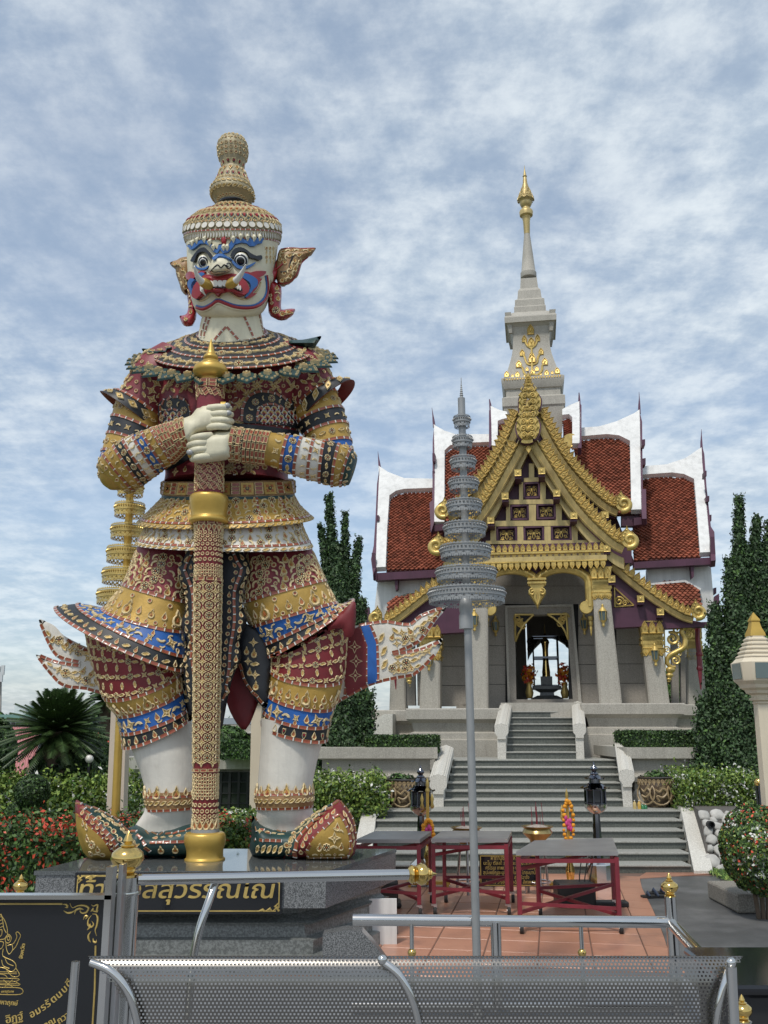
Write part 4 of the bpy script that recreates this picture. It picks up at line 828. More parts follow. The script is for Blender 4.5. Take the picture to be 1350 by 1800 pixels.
for (x, y, r, sq) in ((645, 287, 70, 1), (292, 304, 62, .85)):
    q = Z([(x, y)])[0]; c_, n_ = hit(BH, *q); rr = r * kx * MPX(c_); fw = (CAM - c_ + Vector((-.9, 0, -2.2))).normalized()
    Mx = Matrix.Translation(c_ - n_ * rr * .25) @ fw.to_track_quat('Z', 'Y').to_matrix().to_4x4()
    b = MB(); b.sphere((0, 0, 0), rr, 22, 14, 0, (sq, 1, .95), Mx); eo = b.build('eye', skin, hd, 80)
    b = MB(); b.lathe([(rr * .86, rr * .45), (rr * .8, rr * .70), (rr * .62, rr * .78)], 26, 0, Mx @ Matrix.Diagonal((sq, 1, 1, 1))); b.lathe([(rr * .66, rr * .7), (rr * .62, rr * .82), (rr * .55, rr * .86)], 26, 1, Mx @ Matrix.Diagonal((sq, 1, 1, 1))); b.lathe([(rr * .56, rr * .78), (rr * .5, rr * .9), (0, rr * .97)], 26, 0, Mx @ Matrix.Diagonal((sq, 1, 1, 1))); b.build('pupil', [black_gl, tooth], eo, 60)
    b = MB(); b.lathe([(rr * .95, rr * .22), (rr * .9, rr * .5), (rr * .72, rr * .6)], 26, 0, Mx @ Matrix.Diagonal((sq, 1, 1, 1))); b.build('eye_ring', tooth, eo, 60)
# nose
b = MB(); q = Z([(392, 250), (440, 244), (505, 258), (545, 300), (562, 345), (548, 395), (500, 418), (440, 432), (395, 430), (350, 412), (338, 388), (362, 330)])
yn = hit(BH, *Z([(440, 350)])[0])[0].y
pillow(b, smooth_poly(q, 3), yn + .02, .23, .05, 4, 0, 11); b.build('nose', skin, hd, 70); BNs = bvh_of([b, hm])
def noseart(name, pts, m_, r):
    b = MB(); on_tube(b, BNs, Z(pts), r, 0, .2); b.build(name, m_, hd, 60)
b = MB(); decal(b, BNs, smooth_poly(Z([(395, 278), (440, 254), (510, 264), (566, 300), (540, 304), (490, 284), (440, 276), (405, 306)]), 2), .016, 0, 4, .02); b.build('nose_bridge', face_blue, hd, 50)
noseart('nose_line', smooth_poly([(365, 400), (400, 362), (430, 340), (460, 368), (490, 338), (520, 372), (548, 362), (540, 330), (515, 330), (510, 350), (524, 356)], 3, False), black_gl, 1.3); noseart('nose_line', smooth_poly([(370, 385), (395, 405), (440, 402), (500, 400)], 3, False), black_gl, 1.0)
# mouth
plate, pb = facepart('mouth', [(233, 625), (248, 545), (298, 482), (340, 448), (400, 455), (440, 466), (500, 452), (560, 440), (612, 452), (680, 508), (702, 560), (692, 602), (650, 634), (600, 626), (560, 594), (510, 574), (470, 594), (440, 636), (400, 598), (340, 594), (300, 624), (270, 655)], .05, face_red)
BM = bvh_of([hm, pb])
def mouthpart(name, pts, h, m_, sm=2):
    b = MB(); decal(b, BM, smooth_poly(Z(pts), sm) if sm else Z(pts), h, 0, 4, .02); return b.build(name, m_, plate, 50)
mouthpart('mouth_hollow', [(268, 562), (300, 528), (345, 505), (440, 500), (530, 500), (590, 510), (655, 562), (634, 585), (590, 568), (540, 548), (440, 556), (340, 556), (292, 594)], .008, black_gl)
b = MB(); on_tube(b, BM, Z(smooth_poly([(300, 478), (345, 464), (400, 478), (440, 486), (500, 472), (560, 462), (620, 480)], 4, False)), 5.0, 0, .3, 8, True); b.build('upper_lip', face_red, plate, 60)
b = MB(); on_tube(b, BM, Z(smooth_poly([(262, 628), (300, 606), (345, 572), (440, 578), (530, 566), (600, 590), (665, 612)], 4, False)), 4.2, 0, .3, 8, True); b.build('lower_lip', face_red, plate, 60)
for (x, y, w_, h_) in ((372, 524, 42, 44), (413, 522, 40, 46), (456, 522, 40, 46), (500, 520, 42, 44), (592, 534, 26, 38), (613, 548, 22, 38), (632, 560, 18, 34), (298, 562, 24, 50)):
    b = MB(); decal(b, BM, smooth_poly(Z([(x - w_ / 2 + 2, y - h_ / 2), (x + w_ / 2 - 2, y - h_ / 2), (x + w_ / 2 - 2, y + h_ / 2), (x - w_ / 2 + 2, y + h_ / 2)]), 3), .034, 0, 3, .02); b.build('tooth', tooth, plate, 40)
for base, pts, gl in (((558, 508), [(558, 508), (600, 478), (640, 430), (668, 380), (684, 338)], 0), ((322, 515), [(322, 515), (280, 488), (248, 450), (228, 400), (217, 352)], 0)):
    q = Z(pts); c_, n_ = hit(BM, *q[0]); Yt = c_.y - .10; pp = [P(x, y, Yt - .05 * i) for i, (x, y) in enumerate(q)]; pp = crpath(pp, 14)
    b = MB(); b.tube(pp, [6.2 * kx * 5.2 * px_m(YB, 500) * (1 - (i / 14) ** 1.5 * .86) for i in range(15)], 14); tk = b.build('tusk', tooth, hd, 70)
    b = MB(); d_ = (pp[2] - pp[0]).normalized(); b.tube([pp[0] - d_ * .06, pp[0] - d_ * .02, pp[1] + d_ * .02, pp[3]], [.028, .044, .043, .036], 14); b.build('tusk_socket', gold_paint, tk, 50)
# cheeks, moustache line, chin straps
facepart('cheek_flame', [(645, 425), (690, 412), (720, 420), (770, 405), (852, 402), (832, 442), (785, 462), (818, 472), (795, 505), (772, 560), (738, 604), (775, 602), (722, 642), (682, 652), (702, 600), (752, 540), (772, 492), (742, 452), (692, 442)], .026, face_red); facepart('cheek_flame', [(160, 440), (176, 412), (210, 408), (228, 440), (250, 420), (300, 405), (330, 412), (300, 432), (255, 450), (228, 472), (190, 480), (172, 470)], .026, face_red)
facepart('cheek_curl', [(636, 440), (682, 430), (732, 450), (772, 482), (777, 522), (760, 552), (735, 576), (722, 602), (690, 636), (672, 640), (700, 590), (722, 558), (716, 520), (690, 492), (652, 468)], .034, face_blue); facepart('cheek_curl', [(186, 505), (210, 470), (242, 488), (222, 510), (216, 560), (236, 592), (252, 640), (268, 662), (230, 634), (204, 580), (190, 545)], .034, face_blue); facepart('cheek_curl', [(250, 440), (300, 418), (322, 440), (272, 464)], .03, face_blue)
for name, pts, r, m_ in (('moustache_line', [(228, 640), (270, 668), (325, 648), (360, 604), (400, 604), (438, 644), (478, 604), (515, 588), (560, 610), (620, 644), (680, 655), (740, 630), (800, 560), (822, 500)], 1.7, cream), ('chin_strap', [(240, 728), (300, 742), (370, 712), (430, 672), (500, 695), (580, 722), (680, 733), (770, 722), (842, 676), (878, 604), (882, 520), (872, 435)], 3.0, face_red), ('chin_strap', [(238, 712), (300, 726), (368, 696), (430, 656), (500, 678), (580, 706), (680, 716), (765, 706), (832, 664), (866, 600), (872, 520), (862, 440)], 1.8, face_blue), ('chin_strap', [(242, 746), (300, 762), (372, 730), (432, 692), (500, 716), (580, 742), (680, 752), (775, 738), (850, 690), (888, 608)], 1.8, skin)):
    b = MB(); on_tube(b, BH, Z(smooth_poly(pts, 4, False)), r, 0, .25, 8); b.build(name, m_, hd, 60)
b = MB(); c_, n_ = hit(BH, *Z([(487, 112)])[0]); b.sphere(c_, .05, 12, 8, 0, (.5, .5, 1)); b.build('forehead_gem', face_red, hd, 60)
along(BH, Z([(437, 110), (520, 106)]), [('rosette_ornament', 1, 0), ('drop_ornament', 1, 0)], 8, 4.5, 0, False)
for x in (872, 905, 935): along(BH, Z([(x, 170), (x + 4, 330)]), ['ring_ornament', ('leaf_ornament', 1.2, 90)], 7, 3.5, 0, False)
# ears with flame wings
ZE = lambda pts: [(280 + x * 320 / 1350, 220 + y * 320 / 1350) for x, y in pts]
def earwing(pts, drop, fm):
    b = MB(); pillow(b, smooth_poly(ZE(pts), 2), YH_ + .02, .09, .09, 5, 0, 12); e = b.build('ear_wing', tan_in, giant, 60)
    b2 = MB(); pillow(b2, smooth_poly(ZE(drop), 2), YH_ + .0, .09, .09, 5, 0, 10); e2 = b2.build('ear_pendant', face_red, giant, 60)
    return bvh_of([b, b2])
er = earwing([(850, 1060), (872, 990), (890, 925), (960, 905), (1030, 908), (1100, 915), (1150, 908), (1160, 920), (1120, 965), (1070, 1000), (1050, 1050), (1030, 1110), (990, 1150), (940, 1185), (880, 1180)], [(790, 1060), (830, 1040), (885, 1060), (880, 1120), (860, 1160), (905, 1200), (905, 1300), (905, 1365), (950, 1362), (1005, 1362), (1000, 1390), (960, 1430), (905, 1450), (850, 1430), (810, 1390), (805, 1250), (800, 1150)], 0)
el = earwing([(78, 1018), (130, 1000), (160, 982), (220, 975), (238, 1000), (240, 1060), (225, 1130), (215, 1200), (200, 1260), (165, 1230), (150, 1180), (125, 1110), (120, 1070), (95, 1050)], [(205, 1180), (235, 1180), (265, 1290), (275, 1330), (272, 1440), (225, 1492), (180, 1485), (160, 1450), (150, 1415), (175, 1410), (205, 1395), (215, 1330), (205, 1260)], 0)
def ring_of(bv, pts, r, m_, nm):
    b = MB(); on_tube(b, bv, ZE(smooth_poly(pts, 3, False)), r, 0, .2, 6); b.build(nm, m_, giant, 60)
ring_of(er, [(868, 1050), (885, 935), (960, 915), (1040, 918), (1150, 915)], 1.6, face_red, 'ear_rim'); ring_of(er, [(880, 1170), (960, 1165), (1020, 1100), (1045, 1030), (1100, 975)], 1.5, face_red, 'ear_rim'); ring_of(er, [(900, 1090), (950, 1080), (975, 1010), (1000, 950)], 1.5, black_gl, 'ear_rim'); ring_of(el, [(230, 985), (238, 1060), (215, 1190)], 1.6, face_red, 'ear_rim')
for ln in ([(895, 1010), (905, 950), (950, 930), (1020, 928), (1080, 930), (1130, 928)], [(925, 1030), (940, 975), (1000, 960), (1060, 965)], [(900, 1150), (945, 1140), (985, 1100), (1015, 1050), (1050, 995)], [(915, 1100), (955, 1080), (985, 1030), (1015, 990)]): along(er, ZE(smooth_poly(ln, 3, False)), [('flame_ornament', 1, -60), ('curl_ornament', 1, 20)], 8, 6.5)
along(er, ZE([(870, 1190), (882, 1300)]), [('flame_ornament', 1.1, 0), 'curl_ornament'], 9, 6.5, 0, False); along(er, ZE([(824, 1250), (838, 1335)]), ['ring_ornament'], 8, 3.4, 0, False); along(er, ZE([(850, 1370), (880, 1375)]), [('rosette_ornament', 1.1, 0)], 14, 7); along(er, ZE([(900, 1405), (985, 1385)]), [('flame_ornament', 1.2, -90)], 11, 6.5, 0, False)
for ln in ([(100, 1025), (150, 1040), (185, 1080), (195, 1150), (195, 1220)], [(150, 1005), (205, 1005), (222, 1060), (215, 1130)], [(130, 1060), (150, 1120), (170, 1190)]): along(el, ZE(smooth_poly(ln, 3, False)), [('flame_ornament', 1, 40), 'curl_ornament'], 8, 6)
along(el, ZE([(218, 1220), (235, 1400)]), [('flame_ornament', 1, 0), 'curl_ornament'], 9, 5.5, 0, False); along(el, ZE([(170, 1425), (220, 1450)]), [('flame_ornament', 1.1, 60), 'rosette_ornament'], 9, 6)
b = MB(); pillow(b, smooth_poly(ZE([(815, 1065), (840, 1080), (848, 1130), (835, 1170), (812, 1160), (806, 1100)]), 2), YH_ - .08, .05, .05, 4, 0, 6); b.build('ear', skin, giant, 60)
# crown: headband, disc row, petal tiers, turned knob
crown = Loft([(329, 432, 491, 428, 0, .97, (-6, -10)), (324, 414, 494, 412, 0, .97, (-6, -10)), (325, 400, 492, 398, 0, .97, (-5, -11)), (334, 388, 483, 386, 0, .97, (-4, -11)), (352, 374, 465, 373, 0, .97, (-2, -8)), (374, 364, 444, 363, 0, .97, (0, -4)), (386, 358, 432, 358, 0, 1), (372, 346, 446, 346, 0, 1), (371, 336, 445, 336, 0, 1), (380, 322, 438, 322, 0, 1), (386, 306, 432, 306, 0, 1), (391, 296, 427, 296, 0, 1), (384, 276, 434, 276, 0, 1), (383, 258, 435, 258, 0, 1), (391, 245, 428, 245, 0, 1), (402, 240, 416, 240, 0, 1)], YH_)
b = MB(); crown.into(b, sub=4, n=44, seg=[0, 1, 2, 1, 1, 3, 1, 1, 1, 1, 1, 1, 1, 1, 1, 1]); b.build('crown', [skin, crown_m, st_green, black_gl], giant, 60)
BCR = bvh_of([b])
for th, st in crown.spaced(.55, R(-115), R(115), 5.6 * k): pc.put('disc_ornament', crown.frame(.55, th) @ Matrix.Diagonal((.38, 1, 1, 1)), 6 * k)
borders(crown, .1, -115, 115, 9, 3); borders(crown, .98, -115, 115, 9, 3)
row(crown, 1.55, ['disc_ornament'], 14.5, 7.2, -115, 115); row(crown, 2.1, [('ring_ornament', 1, 0)], 8, 3.4, -115, 115)
row(crown, 2.75, [('petal_ornament', 1, 0), ('petal_ornament', .85, 0)], 11.5, 13, -120, 120); row(crown, 3.6, ['flame_ornament'], 11, 13, -120, 120, 0, .3); row(crown, 4.5, ['petal_ornament'], 11, 10, -120, 120); row(crown, 5.2, ['flame_ornament'], 10, 8, -120, 120, 0, .2)
row(crown, 6.25, ['ring_ornament'], 7, 3.2, -120, 120); row(crown, 7.05, [('leaf_ornament', 1, 25)], 10, 6.2, -120, 120); row(crown, 8.0, [('leaf_ornament', 1, -25)], 10, 6, -120, 120); row(crown, 8.7, ['ring_ornament'], 7, 3.2, -120, 120); row(crown, 9.2, ['petal_ornament'], 11, 8, -120, 120); row(crown, 9.9, ['flame_ornament'], 12, 7, -120, 120); row(crown, 11.2, ['petal_ornament'], 11, 7, -120, 120)
for t, ph in ((11.8, .1), (12.2, .6), (12.6, .1)): row(crown, t, ['rosette_ornament', ('ring_ornament', .8, 0)], 9, 4.2, -120, 120, 0, ph)
row(crown, 13.2, ['star_ornament', ('ring_ornament', .6, 0)], 9, 5, -120, 120); row(crown, 13.8, [('leaf_ornament', 1, 90)], 8, 5, -120, 120); row(crown, 14.5, ['petal_ornament'], 8, 4, -120, 120)
pc.flush()
# ================================================================== the club in the giant's hands
YC0, YC1 = 7.30, 7.58
def cY(y): return lerp(YC0, YC1, (y - 600) / 910)
def cx_(y): return lerp(371, 360, (y - 600) / 910)
club = thing('ceremonial_club', 'long red studded club with gold finial, held upright in both hands of the giant', 'club', P(360, 1512, 7.58))
cpz = Pieces(club); pc_old = pc
def club_seg(name, prof, m_, n=32, y0=None):
    rs = [(cx_(y) - hw, y, cx_(y) + hw, y, cY(y) - 7.4, 1.0) for y, hw in prof]; L = Loft(rs, 7.4); b = MB(); L.into(b, sub=3, n=n); b.build(name, m_, club, 50); return L
club_seg('finial', [(596, .6), (612, 5), (622, 8), (626, 12), (630, 13), (634, 11), (636, 15), (641, 16), (644, 26), (651, 30), (657, 30), (663, 24), (667, 18), (672, 18), (676, 21)], gold_paint)
s1 = club_seg('shaft', [(672, 23), (740, 23.5), (820, 24), (872, 24.5)], st_red)
club_seg('collar_band', [(870, 27), (874, 33), (884, 33.5), (902, 31), (910, 31), (914, 34), (919, 34), (921, 30)], gold_paint)
s2 = club_seg('shaft', [(916, 24), (1000, 23.5), (1200, 22.5), (1400, 21.5), (1466, 21.5)], st_red2)
club_seg('collar_band', [(1456, 24), (1462, 25), (1464, 25)], silver)
club_seg('foot', [(1462, 26), (1464, 33), (1472, 36), (1482, 35.5), (1494, 32), (1506, 32), (1509, 35), (1513, 35)], gold_paint)
kc = MPX(P(365, 900, 7.4)); pc = cpz; kz = lambda L, y: (L.n - 1) * 0
def tY(ys, y):                                    # ring index for a pixel row
    for i in range(len(ys) - 1):
        if ys[i] <= y <= ys[i + 1]: return i + (y - ys[i]) / (ys[i + 1] - ys[i])
    return 0 if y < ys[0] else len(ys) - 1.001
Y1, Y2 = [672, 740, 820, 872], [916, 1000, 1200, 1400, 1466]
for y in (680, 688): 
    for th, st in s1.spaced(tY(Y1, y), R(-110), R(110), 15 * kc): cpz.put('brick_tile', s1.frame(tY(Y1, y), th), 7 * kc, 0, 1, .8)
for j, y in enumerate(list(np.arange(697, 710, 6.5)) + list(np.arange(812, 862, 6.5))):
    for i, (th, st) in enumerate(s1.spaced(tY(Y1, y), R(-105), R(105), 8.5 * kc, .2 if j % 2 else .7)):
        if (i + j) % 2: cpz.put('ring_ornament', s1.frame(tY(Y1, y), th), 3.2 * kc)
        else: cpz.put('brick_tile', s1.frame(tY(Y1, y), th), 5.5 * kc, R(40), 1.0, .8)
for y in (926, 1026):
    for th, st in s2.spaced(tY(Y2, y), R(-110), R(110), 15 * kc): cpz.put('brick_tile', s2.frame(tY(Y2, y), th), 6.5 * kc, 0, 1, .8)
row(s2, tY(Y2, 941), ['drop_ornament'], 8, 7, -105, 105, 0, .5, True)
for j, y in enumerate(np.arange(952, 1022, 6.6)): row(s2, tY(Y2, y), ['ring_ornament'], 7.6, 3.2, -100, 100, 0, .3 if j % 2 else .8)
for j, y in enumerate(np.arange(1035, 1338, 8.2)): row(s2, tY(Y2, y), ['rosette_ornament'] if j % 2 else [('star_ornament', 1.15, 0)], 18, 7, -100, 100, 0, .3 if j % 2 else .8)
for th, st in s2.spaced(tY(Y2, 1344), R(-110), R(110), 12 * kc): cpz.put('brick_tile', s2.frame(tY(Y2, 1344), th), 5.5 * kc, 0, 1, .8)
for j, y in enumerate(np.arange(1353, 1428, 6.8)): row(s2, tY(Y2, y), ['ring_ornament'], 8, 3.3, -100, 100, 0, .3 if j % 2 else .8)
row(s2, tY(Y2, 1436), [('drop_ornament', 1.2, 0)], 9, 7.5, -105, 105)
for th, st in s2.spaced(tY(Y2, 1450), R(-110), R(110), 12 * kc): cpz.put('brick_tile', s2.frame(tY(Y2, 1450), th), 5.5 * kc, 0, 1, .8)
cpz.flush()
# ================================================================== ground, plaza, steps, terraces
def sheet(name, pts, z, m_, **kw):
    b = MB(); b.prism([(x, y, z - .25) for x, y in pts], (0, 0, .25)); return b.build(name, m_, None, 0, fix=True, **kw)
g = MB(); g.add([(-1500, -60, -.012), (1500, -60, -.012), (1500, 2600, -.012), (-1500, 2600, -.012)], [(0, 1, 2, 3)]); g.build('ground', ground_m, kind='structure')
lawn = MB()
def flat(mb, pts, z): mb.add([(x, y, z) for x, y in pts], [tuple(range(len(pts)))]); return mb
flat(lawn, [(-30, 7.9), (-2.7, 7.9), (-2.7, 9), (-.5, 9), (-.5, 30), (-30, 30)], .0); flat(lawn, [(4.1, 9.2), (12, 9.2), (12, 30), (4.1, 30)], .0); lawn.build('lawn', grassm, kind='structure')
ex = [G(1125, 1541), G(1128, 1560), G(1150, 1604), G(1165, 1640), G(1182, 1692)]
b = MB(); flat(b, [(p.x, p.y) for p in ex[:1]] + [(4.2, ex[0].y), (G(1262, 1542).x, G(1262, 1542).y), (G(1300, 1590).x, G(1300, 1590).y), (5.2, 6.6), (ex[-1].x - .05, 6.6), (ex[-1].x, ex[-1].y)] + [(p.x, p.y) for p in ex[-2:0:-1]], .004); b.build('wet_pavement', wet, kind='structure')
b = MB(); flat(b, [(-6, -3), (8, -3), (8, 6.6), (2.95, 6.6), (2.95, 6.95), (-6, 6.95)], 0.0); b.build('grey_pavement', grey_floor, kind='structure')
# terracotta floor, tile by tile
ya = R(10); du = Vector((math.cos(ya), -math.sin(ya), 0)); dw = Vector((math.sin(ya), math.cos(ya), 0)); o0 = Vector((1.2, 9, 0))
edge = [(p.x, p.y) for p in ex]
def xmax(y):
    for (x0, y0), (x1, y1) in zip(edge, edge[1:]):
        if y1 <= y <= y0: return lerp(x0, x1, (y0 - y) / max(1e-6, y0 - y1))
    return edge[0][0] + (3.9 - edge[0][0]) if y > edge[0][1] else edge[-1][0]
b = MB(); flat(b, [(-3, 6.95), (xmax(6.95) - .02, 6.95)] + [(x - .01, y) for x, y in edge[::-1] if y > 6.96] + [(3.9, 11.42), (3.9, 11.7), (-3, 11.7)], .0005); plaza = b.build('terracotta_plaza', grout, kind='structure')
tb = MB(); tb.bbox((0, 0, 0), (.392, .392, .02), .006); tme = tb.mesh('floor_tile', terra, 30); nt_ = 0
for i in range(-16, 12):
    for j in range(-9, 9):
        c = o0 + du * (i * .4) + dw * (j * .4)
        if not (-1.1 < c.x and 7.05 < c.y < 11.5): continue
        cs = [c + du * (a * .2) + dw * (bb * .2) for a in (-1, 1) for bb in (-1, 1)]
        if max(q.x - xmax(q.y) for q in cs) > .0: 
            cut = [q for q in (c + du * a + dw * bb for a, bb in ((-.196, -.196), (.196, -.196), (.196, .196), (-.196, .196)))]
            if min(q.x - xmax(q.y) for q in cut) > -.03: continue
            t_ = MB(); t_.prism([(min(q.x, xmax(q.y) - .004), q.y, .002) for q in cut], (0, 0, .008)); t_.build('floor_tile', terra, plaza, 0, fix=True); continue
        link('floor_tile', tme, plaza, Matrix.Translation(c + Vector((0, 0, -.0005 + random.uniform(-.0007, .0007)))) @ Matrix.Rotation(-ya + random.uniform(-.002, .002), 4, 'Z')); nt_ += 1
# steps: three flights
ST = {}
def flight(xl, xr, Y0, z0, n, tread, rise, k=0, xl2=None, xr2=None):
    root = link('steps', None, None, Matrix.Translation(((xl + xr) / 2, Y0, z0)), kind='structure')
    for i in range(n):
        f = i / max(1, n - 1); a = lerp(xl, xl2 if xl2 is not None else xl, f); c = lerp(xr, xr2 if xr2 is not None else xr, f)
        b = MB(); d = tread * 1.6 if i < n - 1 else k + tread
        b.box(((a + c) / 2, Y0 + i * tread + d / 2, z0 + (i + .5) * rise - .012 - (.2 if i == 0 else 0)), (c - a, d, rise - .024 + (.4 if i == 0 else 0)), 0)
        b.bbox(((a + c) / 2, Y0 + i * tread + d / 2 - .012, z0 + (i + 1) * rise - .012), (c - a + .004, d + .02, .023), .006, 1)
        w_ = c - a
        b.build('step', [step_g, step_n], root, 30)
    return root
r1 = .567 / 6; flight(-.166, 3.586, 11.62, 0, 6, .34, r1, 1.6, P(664, 1424, 13.32).x, P(1196, 1424, 13.32).x)
z1 = .567; pA, pB = P(780, 1421, 13.92), P(1097, 1421, 13.92); pC, pD = P(797, 1336, 15.6), P(1083, 1336, 15.6); z2 = 1.159
flight(pA.x, pB.x, 13.92, z1, 6, .335, (z2 - z1) / 6, 1.0, pC.x, pD.x)
pE, pF = P(888, 1334, 15.95), P(1015, 1334, 15.95); pG_, pH = P(898, 1240, 18.33), P(1007, 1240, 18.33); z3 = 2.075
flight(pE.x, pF.x, 15.95, z2, 8, .34, (z3 - z2) / 8, 1.2, pG_.x, pH.x)
# landings' flanks and terraces
def block(name, label, x0, x1, y0, y1, zs, m_, cat_='wall', out_=None):
    """a wall with mouldings: zs = [(z, set-back)...] from bottom to top"""
    t = thing(name, label, cat_, ((x0 + x1) / 2, y0, zs[0][0])); b = MB()
    rs = [[(x0 + s, y0 + s, z), (x1 - s, y0 + s, z), (x1 - s, y1, z), (x0 + s, y1, z)] for z, s in zs]; b.loft(rs, 0, True, True); b.build('wall_body', m_, t, 25, fix=True); return t
zt = lambda px, py, Y: P(px, py, Y).z
fl = [(0.0, .0), (z1 - .001, .0)]
b = MB(); b.box((-.9, 14.4, z1 / 2 - .01), (1.45, 1.9, z1), 0); b.box((4.45, 14.4, z1 / 2 - .01), (1.7, 1.9, z1), 0); b.build('landing', step_n, kind='structure')
YT = 14.75
tzs = lambda x: [(z1, .02), (zt(x, 1396, YT), .02), (zt(x, 1390, YT), .06), (zt(x, 1376, YT), .06), (zt(x, 1374, YT), .0), (zt(x, 1366, YT), -.02), (zt(x, 1360, YT), .05), (zt(x, 1336, YT), .05), (zt(x, 1333, YT), -.06), (zt(x, 1314, YT), -.06)]
xa, xb_ = P(1108, 1340, YT).x, P(1262, 1340, YT).x
block('terrace_wall', 'pale stone terrace wall right of the middle stair flight, a clipped hedge on top', xa, xb_, YT, 17.0, tzs(1150), stone)
xc_, xd_ = P(560, 1340, YT).x, P(762, 1340, YT).x
block('terrace_wall', 'pale stone terrace wall left of the middle stair flight, a clipped hedge on top', xc_, xd_, YT, 17.0, tzs(720), stone)
# sloping kerbs and moulded balustrades
def ramp_kerb(x0, x1, Y0, Y1, z0, z1_, xb0, xb1, label):
    t = thing('stair_kerb', label, 'kerb', ((x0 + x1) / 2, Y0, 0), 'terrazzo kerbs beside the lowest flight'); b = MB()
    prof = [(Y0 - .05, -.2, 0), (Y0 - .05, z0, 0), (Y1, z1_, 1), (Y1 + .45, z1_, 1.15), (Y1 + .45, -.2, 1.15)]; b.loft([[(lerp(u, v, f), y, z) for y, z, f in prof] for u, v in ((x0, xb0), (x1, xb1))], 0); b.build('kerb_body', stone_lt, t, 0, fix=True); return t
kx_ = lambda x, y: P(x, y, 13.35).x
ramp_kerb(3.59, 3.81, 11.58, 13.35, .04, .60, kx_(1196.5, 1421), kx_(1228, 1421), 'white speckled sloping kerb along the right edge of the lowest flight'); ramp_kerb(-.40, -.17, 11.58, 13.35, .04, .60, kx_(638, 1424), kx_(663, 1424), 'white speckled sloping kerb along the left edge of the lowest flight')
def balustrade(x, w_, Yf, Yb, zb, zf, zk, label, lean=0.0):
    t = thing('stair_balustrade', label, 'balustrade', (x, Yf, zb), 'stone balustrades of the upper flights'); h = .30 * w_ / .3; hw = w_ / 2
    sec = [(-hw * .62, -h * 1.15), (-hw * .62, -h * .95), (-hw, -h * .72), (-hw, -h * .22), (0, 0), (hw, -h * .22), (hw, -h * .72), (hw * .62, -h * .95), (hw * .62, -h * 1.15)]
    b = MB(); b.loft([[(x + a, Yf, zf + c) for a, c in sec], [(x + a + lean, Yb, zk + c) for a, c in sec]], 0); b.build('handrail', stone_lt, t, 20, fix=True)
    for sg in (-1, 1):
        for q in (.55, .8):
            m = MB(); m.tube([(x + sg * hw * q, Yf - .004, zf - h * .22 * q + .004), (x + sg * hw * q + lean, Yb, zk - h * .22 * q + .004)], .008, 6); m.build('rail_moulding', stone_lt, t)
    b = MB(); p = [(Yf + .03, zb - .3), (Yf + .03, zf - h * 1.1), (Yb, zk - h * 1.1), (Yb, zb - .3)]; b.loft([[(x - hw * .62 + (lean if k_ in (2, 3) else 0), y, z) for k_, (y, z) in enumerate(p)], [(x + hw * .62 + (lean if k_ in (2, 3) else 0), y, z) for k_, (y, z) in enumerate(p)]], 0); b.build('balustrade_wall', stone_lt, t, 0, fix=True); return t
def bal(pxf, pyf, Yf, pxb, pyb, Yb, zb, wpx, label):
    a, c = P(pxf, pyf, Yf), P(pxb, pyb, Yb); balustrade(a.x, wpx * MPX(a), Yf, Yb, zb, a.z, c.z, label, c.x - a.x)
bal(1101, 1351, 13.85, 1092, 1302, 15.62, z1, 27, 'right-hand stone balustrade of the middle flight, beside the bottles'); bal(770, 1360, 13.85, 784, 1309, 15.62, z1, 30, 'left-hand stone balustrade of the middle flight, behind the left lantern')
bal(1018, 1270, 15.9, 1015, 1232, 18.2, z2, 23, 'right-hand stone balustrade of the top flight, below the shrine door'); bal(881, 1271, 15.9, 889, 1235, 18.2, z2, 24, 'left-hand stone balustrade of the top flight, below the shrine door')
# rubble stone wall on the right
rw = thing('rubble_wall', 'low rubble wall of pale rounded stones beside the lowest flight', 'wall', (4.3, 11.75, 0)); wx0, wx1, wz = P(1248, 1541, 11.75).x, P(1231, 1424, 12.35).x, P(1231, 1424, 12.35).z - .02
b = MB(); b.loft([[(q, 11.77, -.05), (q + wx1 - wx0, 12.37, wz), (q + .6, 14.4, wz), (q + .6, 14.4, -.05)] for q in (wx0, wx0 + 2.2)], 0); b.build('mortar', mat('mortar', (.11, .10, .09), .9, bump=.4), rw, 0, fix=True)
rub = mat('rubble_stone', (.42, .41, .38), .8, var=.35, vs=7, bump=.5, bs=30, island=.1); rng = random.Random(3)
placed = []; sl_ = math.hypot(.6, wz)
for i in range(1800):                               # stones set where they fit, large ones first
    r_ = rng.uniform(.065, .10) if i < 300 else rng.uniform(.035, .06); x, f = rng.uniform(.04, 1.5), rng.uniform(.03, .97); q = f * sl_
    if any((x - a) ** 2 + (q - c) ** 2 < (r_ + d) ** 2 * .60 for a, c, d in placed): continue
    placed.append((x, q, r_)); m = MB(); m.sphere((0, 0, 0), 1, 9, 6); ky = rng.uniform(.8, 1.25)
    m.v = [tuple(Vector((math.copysign(abs(v[0]) ** .7, v[0]), v[1], math.copysign(abs(v[2]) ** .7, v[2]))) * (1 + rng.uniform(-.13, .13))) for v in m.v]
    m.build('stone', rub, rw, 180, Matrix.Translation((wx0 + (wx1 - wx0) * f + x, 11.77 + .6 * f, wz * f)) @ Matrix.Rotation(-math.atan2(.6, wz), 4, 'X') @ Matrix.Rotation(rng.uniform(-.6, .6), 4, 'Y') @ Matrix.Diagonal((r_ * ky, .045, r_ / ky, 1)))
pp = P(1247, 1449, 12.18); b = MB(); b.lathe([(.045, 0), (.045, .08), (.032, .08), (.032, .02)], 18, 0, Matrix.Translation(pp) @ Matrix.Rotation(R(90), 4, 'X')); b.build('drain_pipe', black_p, rw)
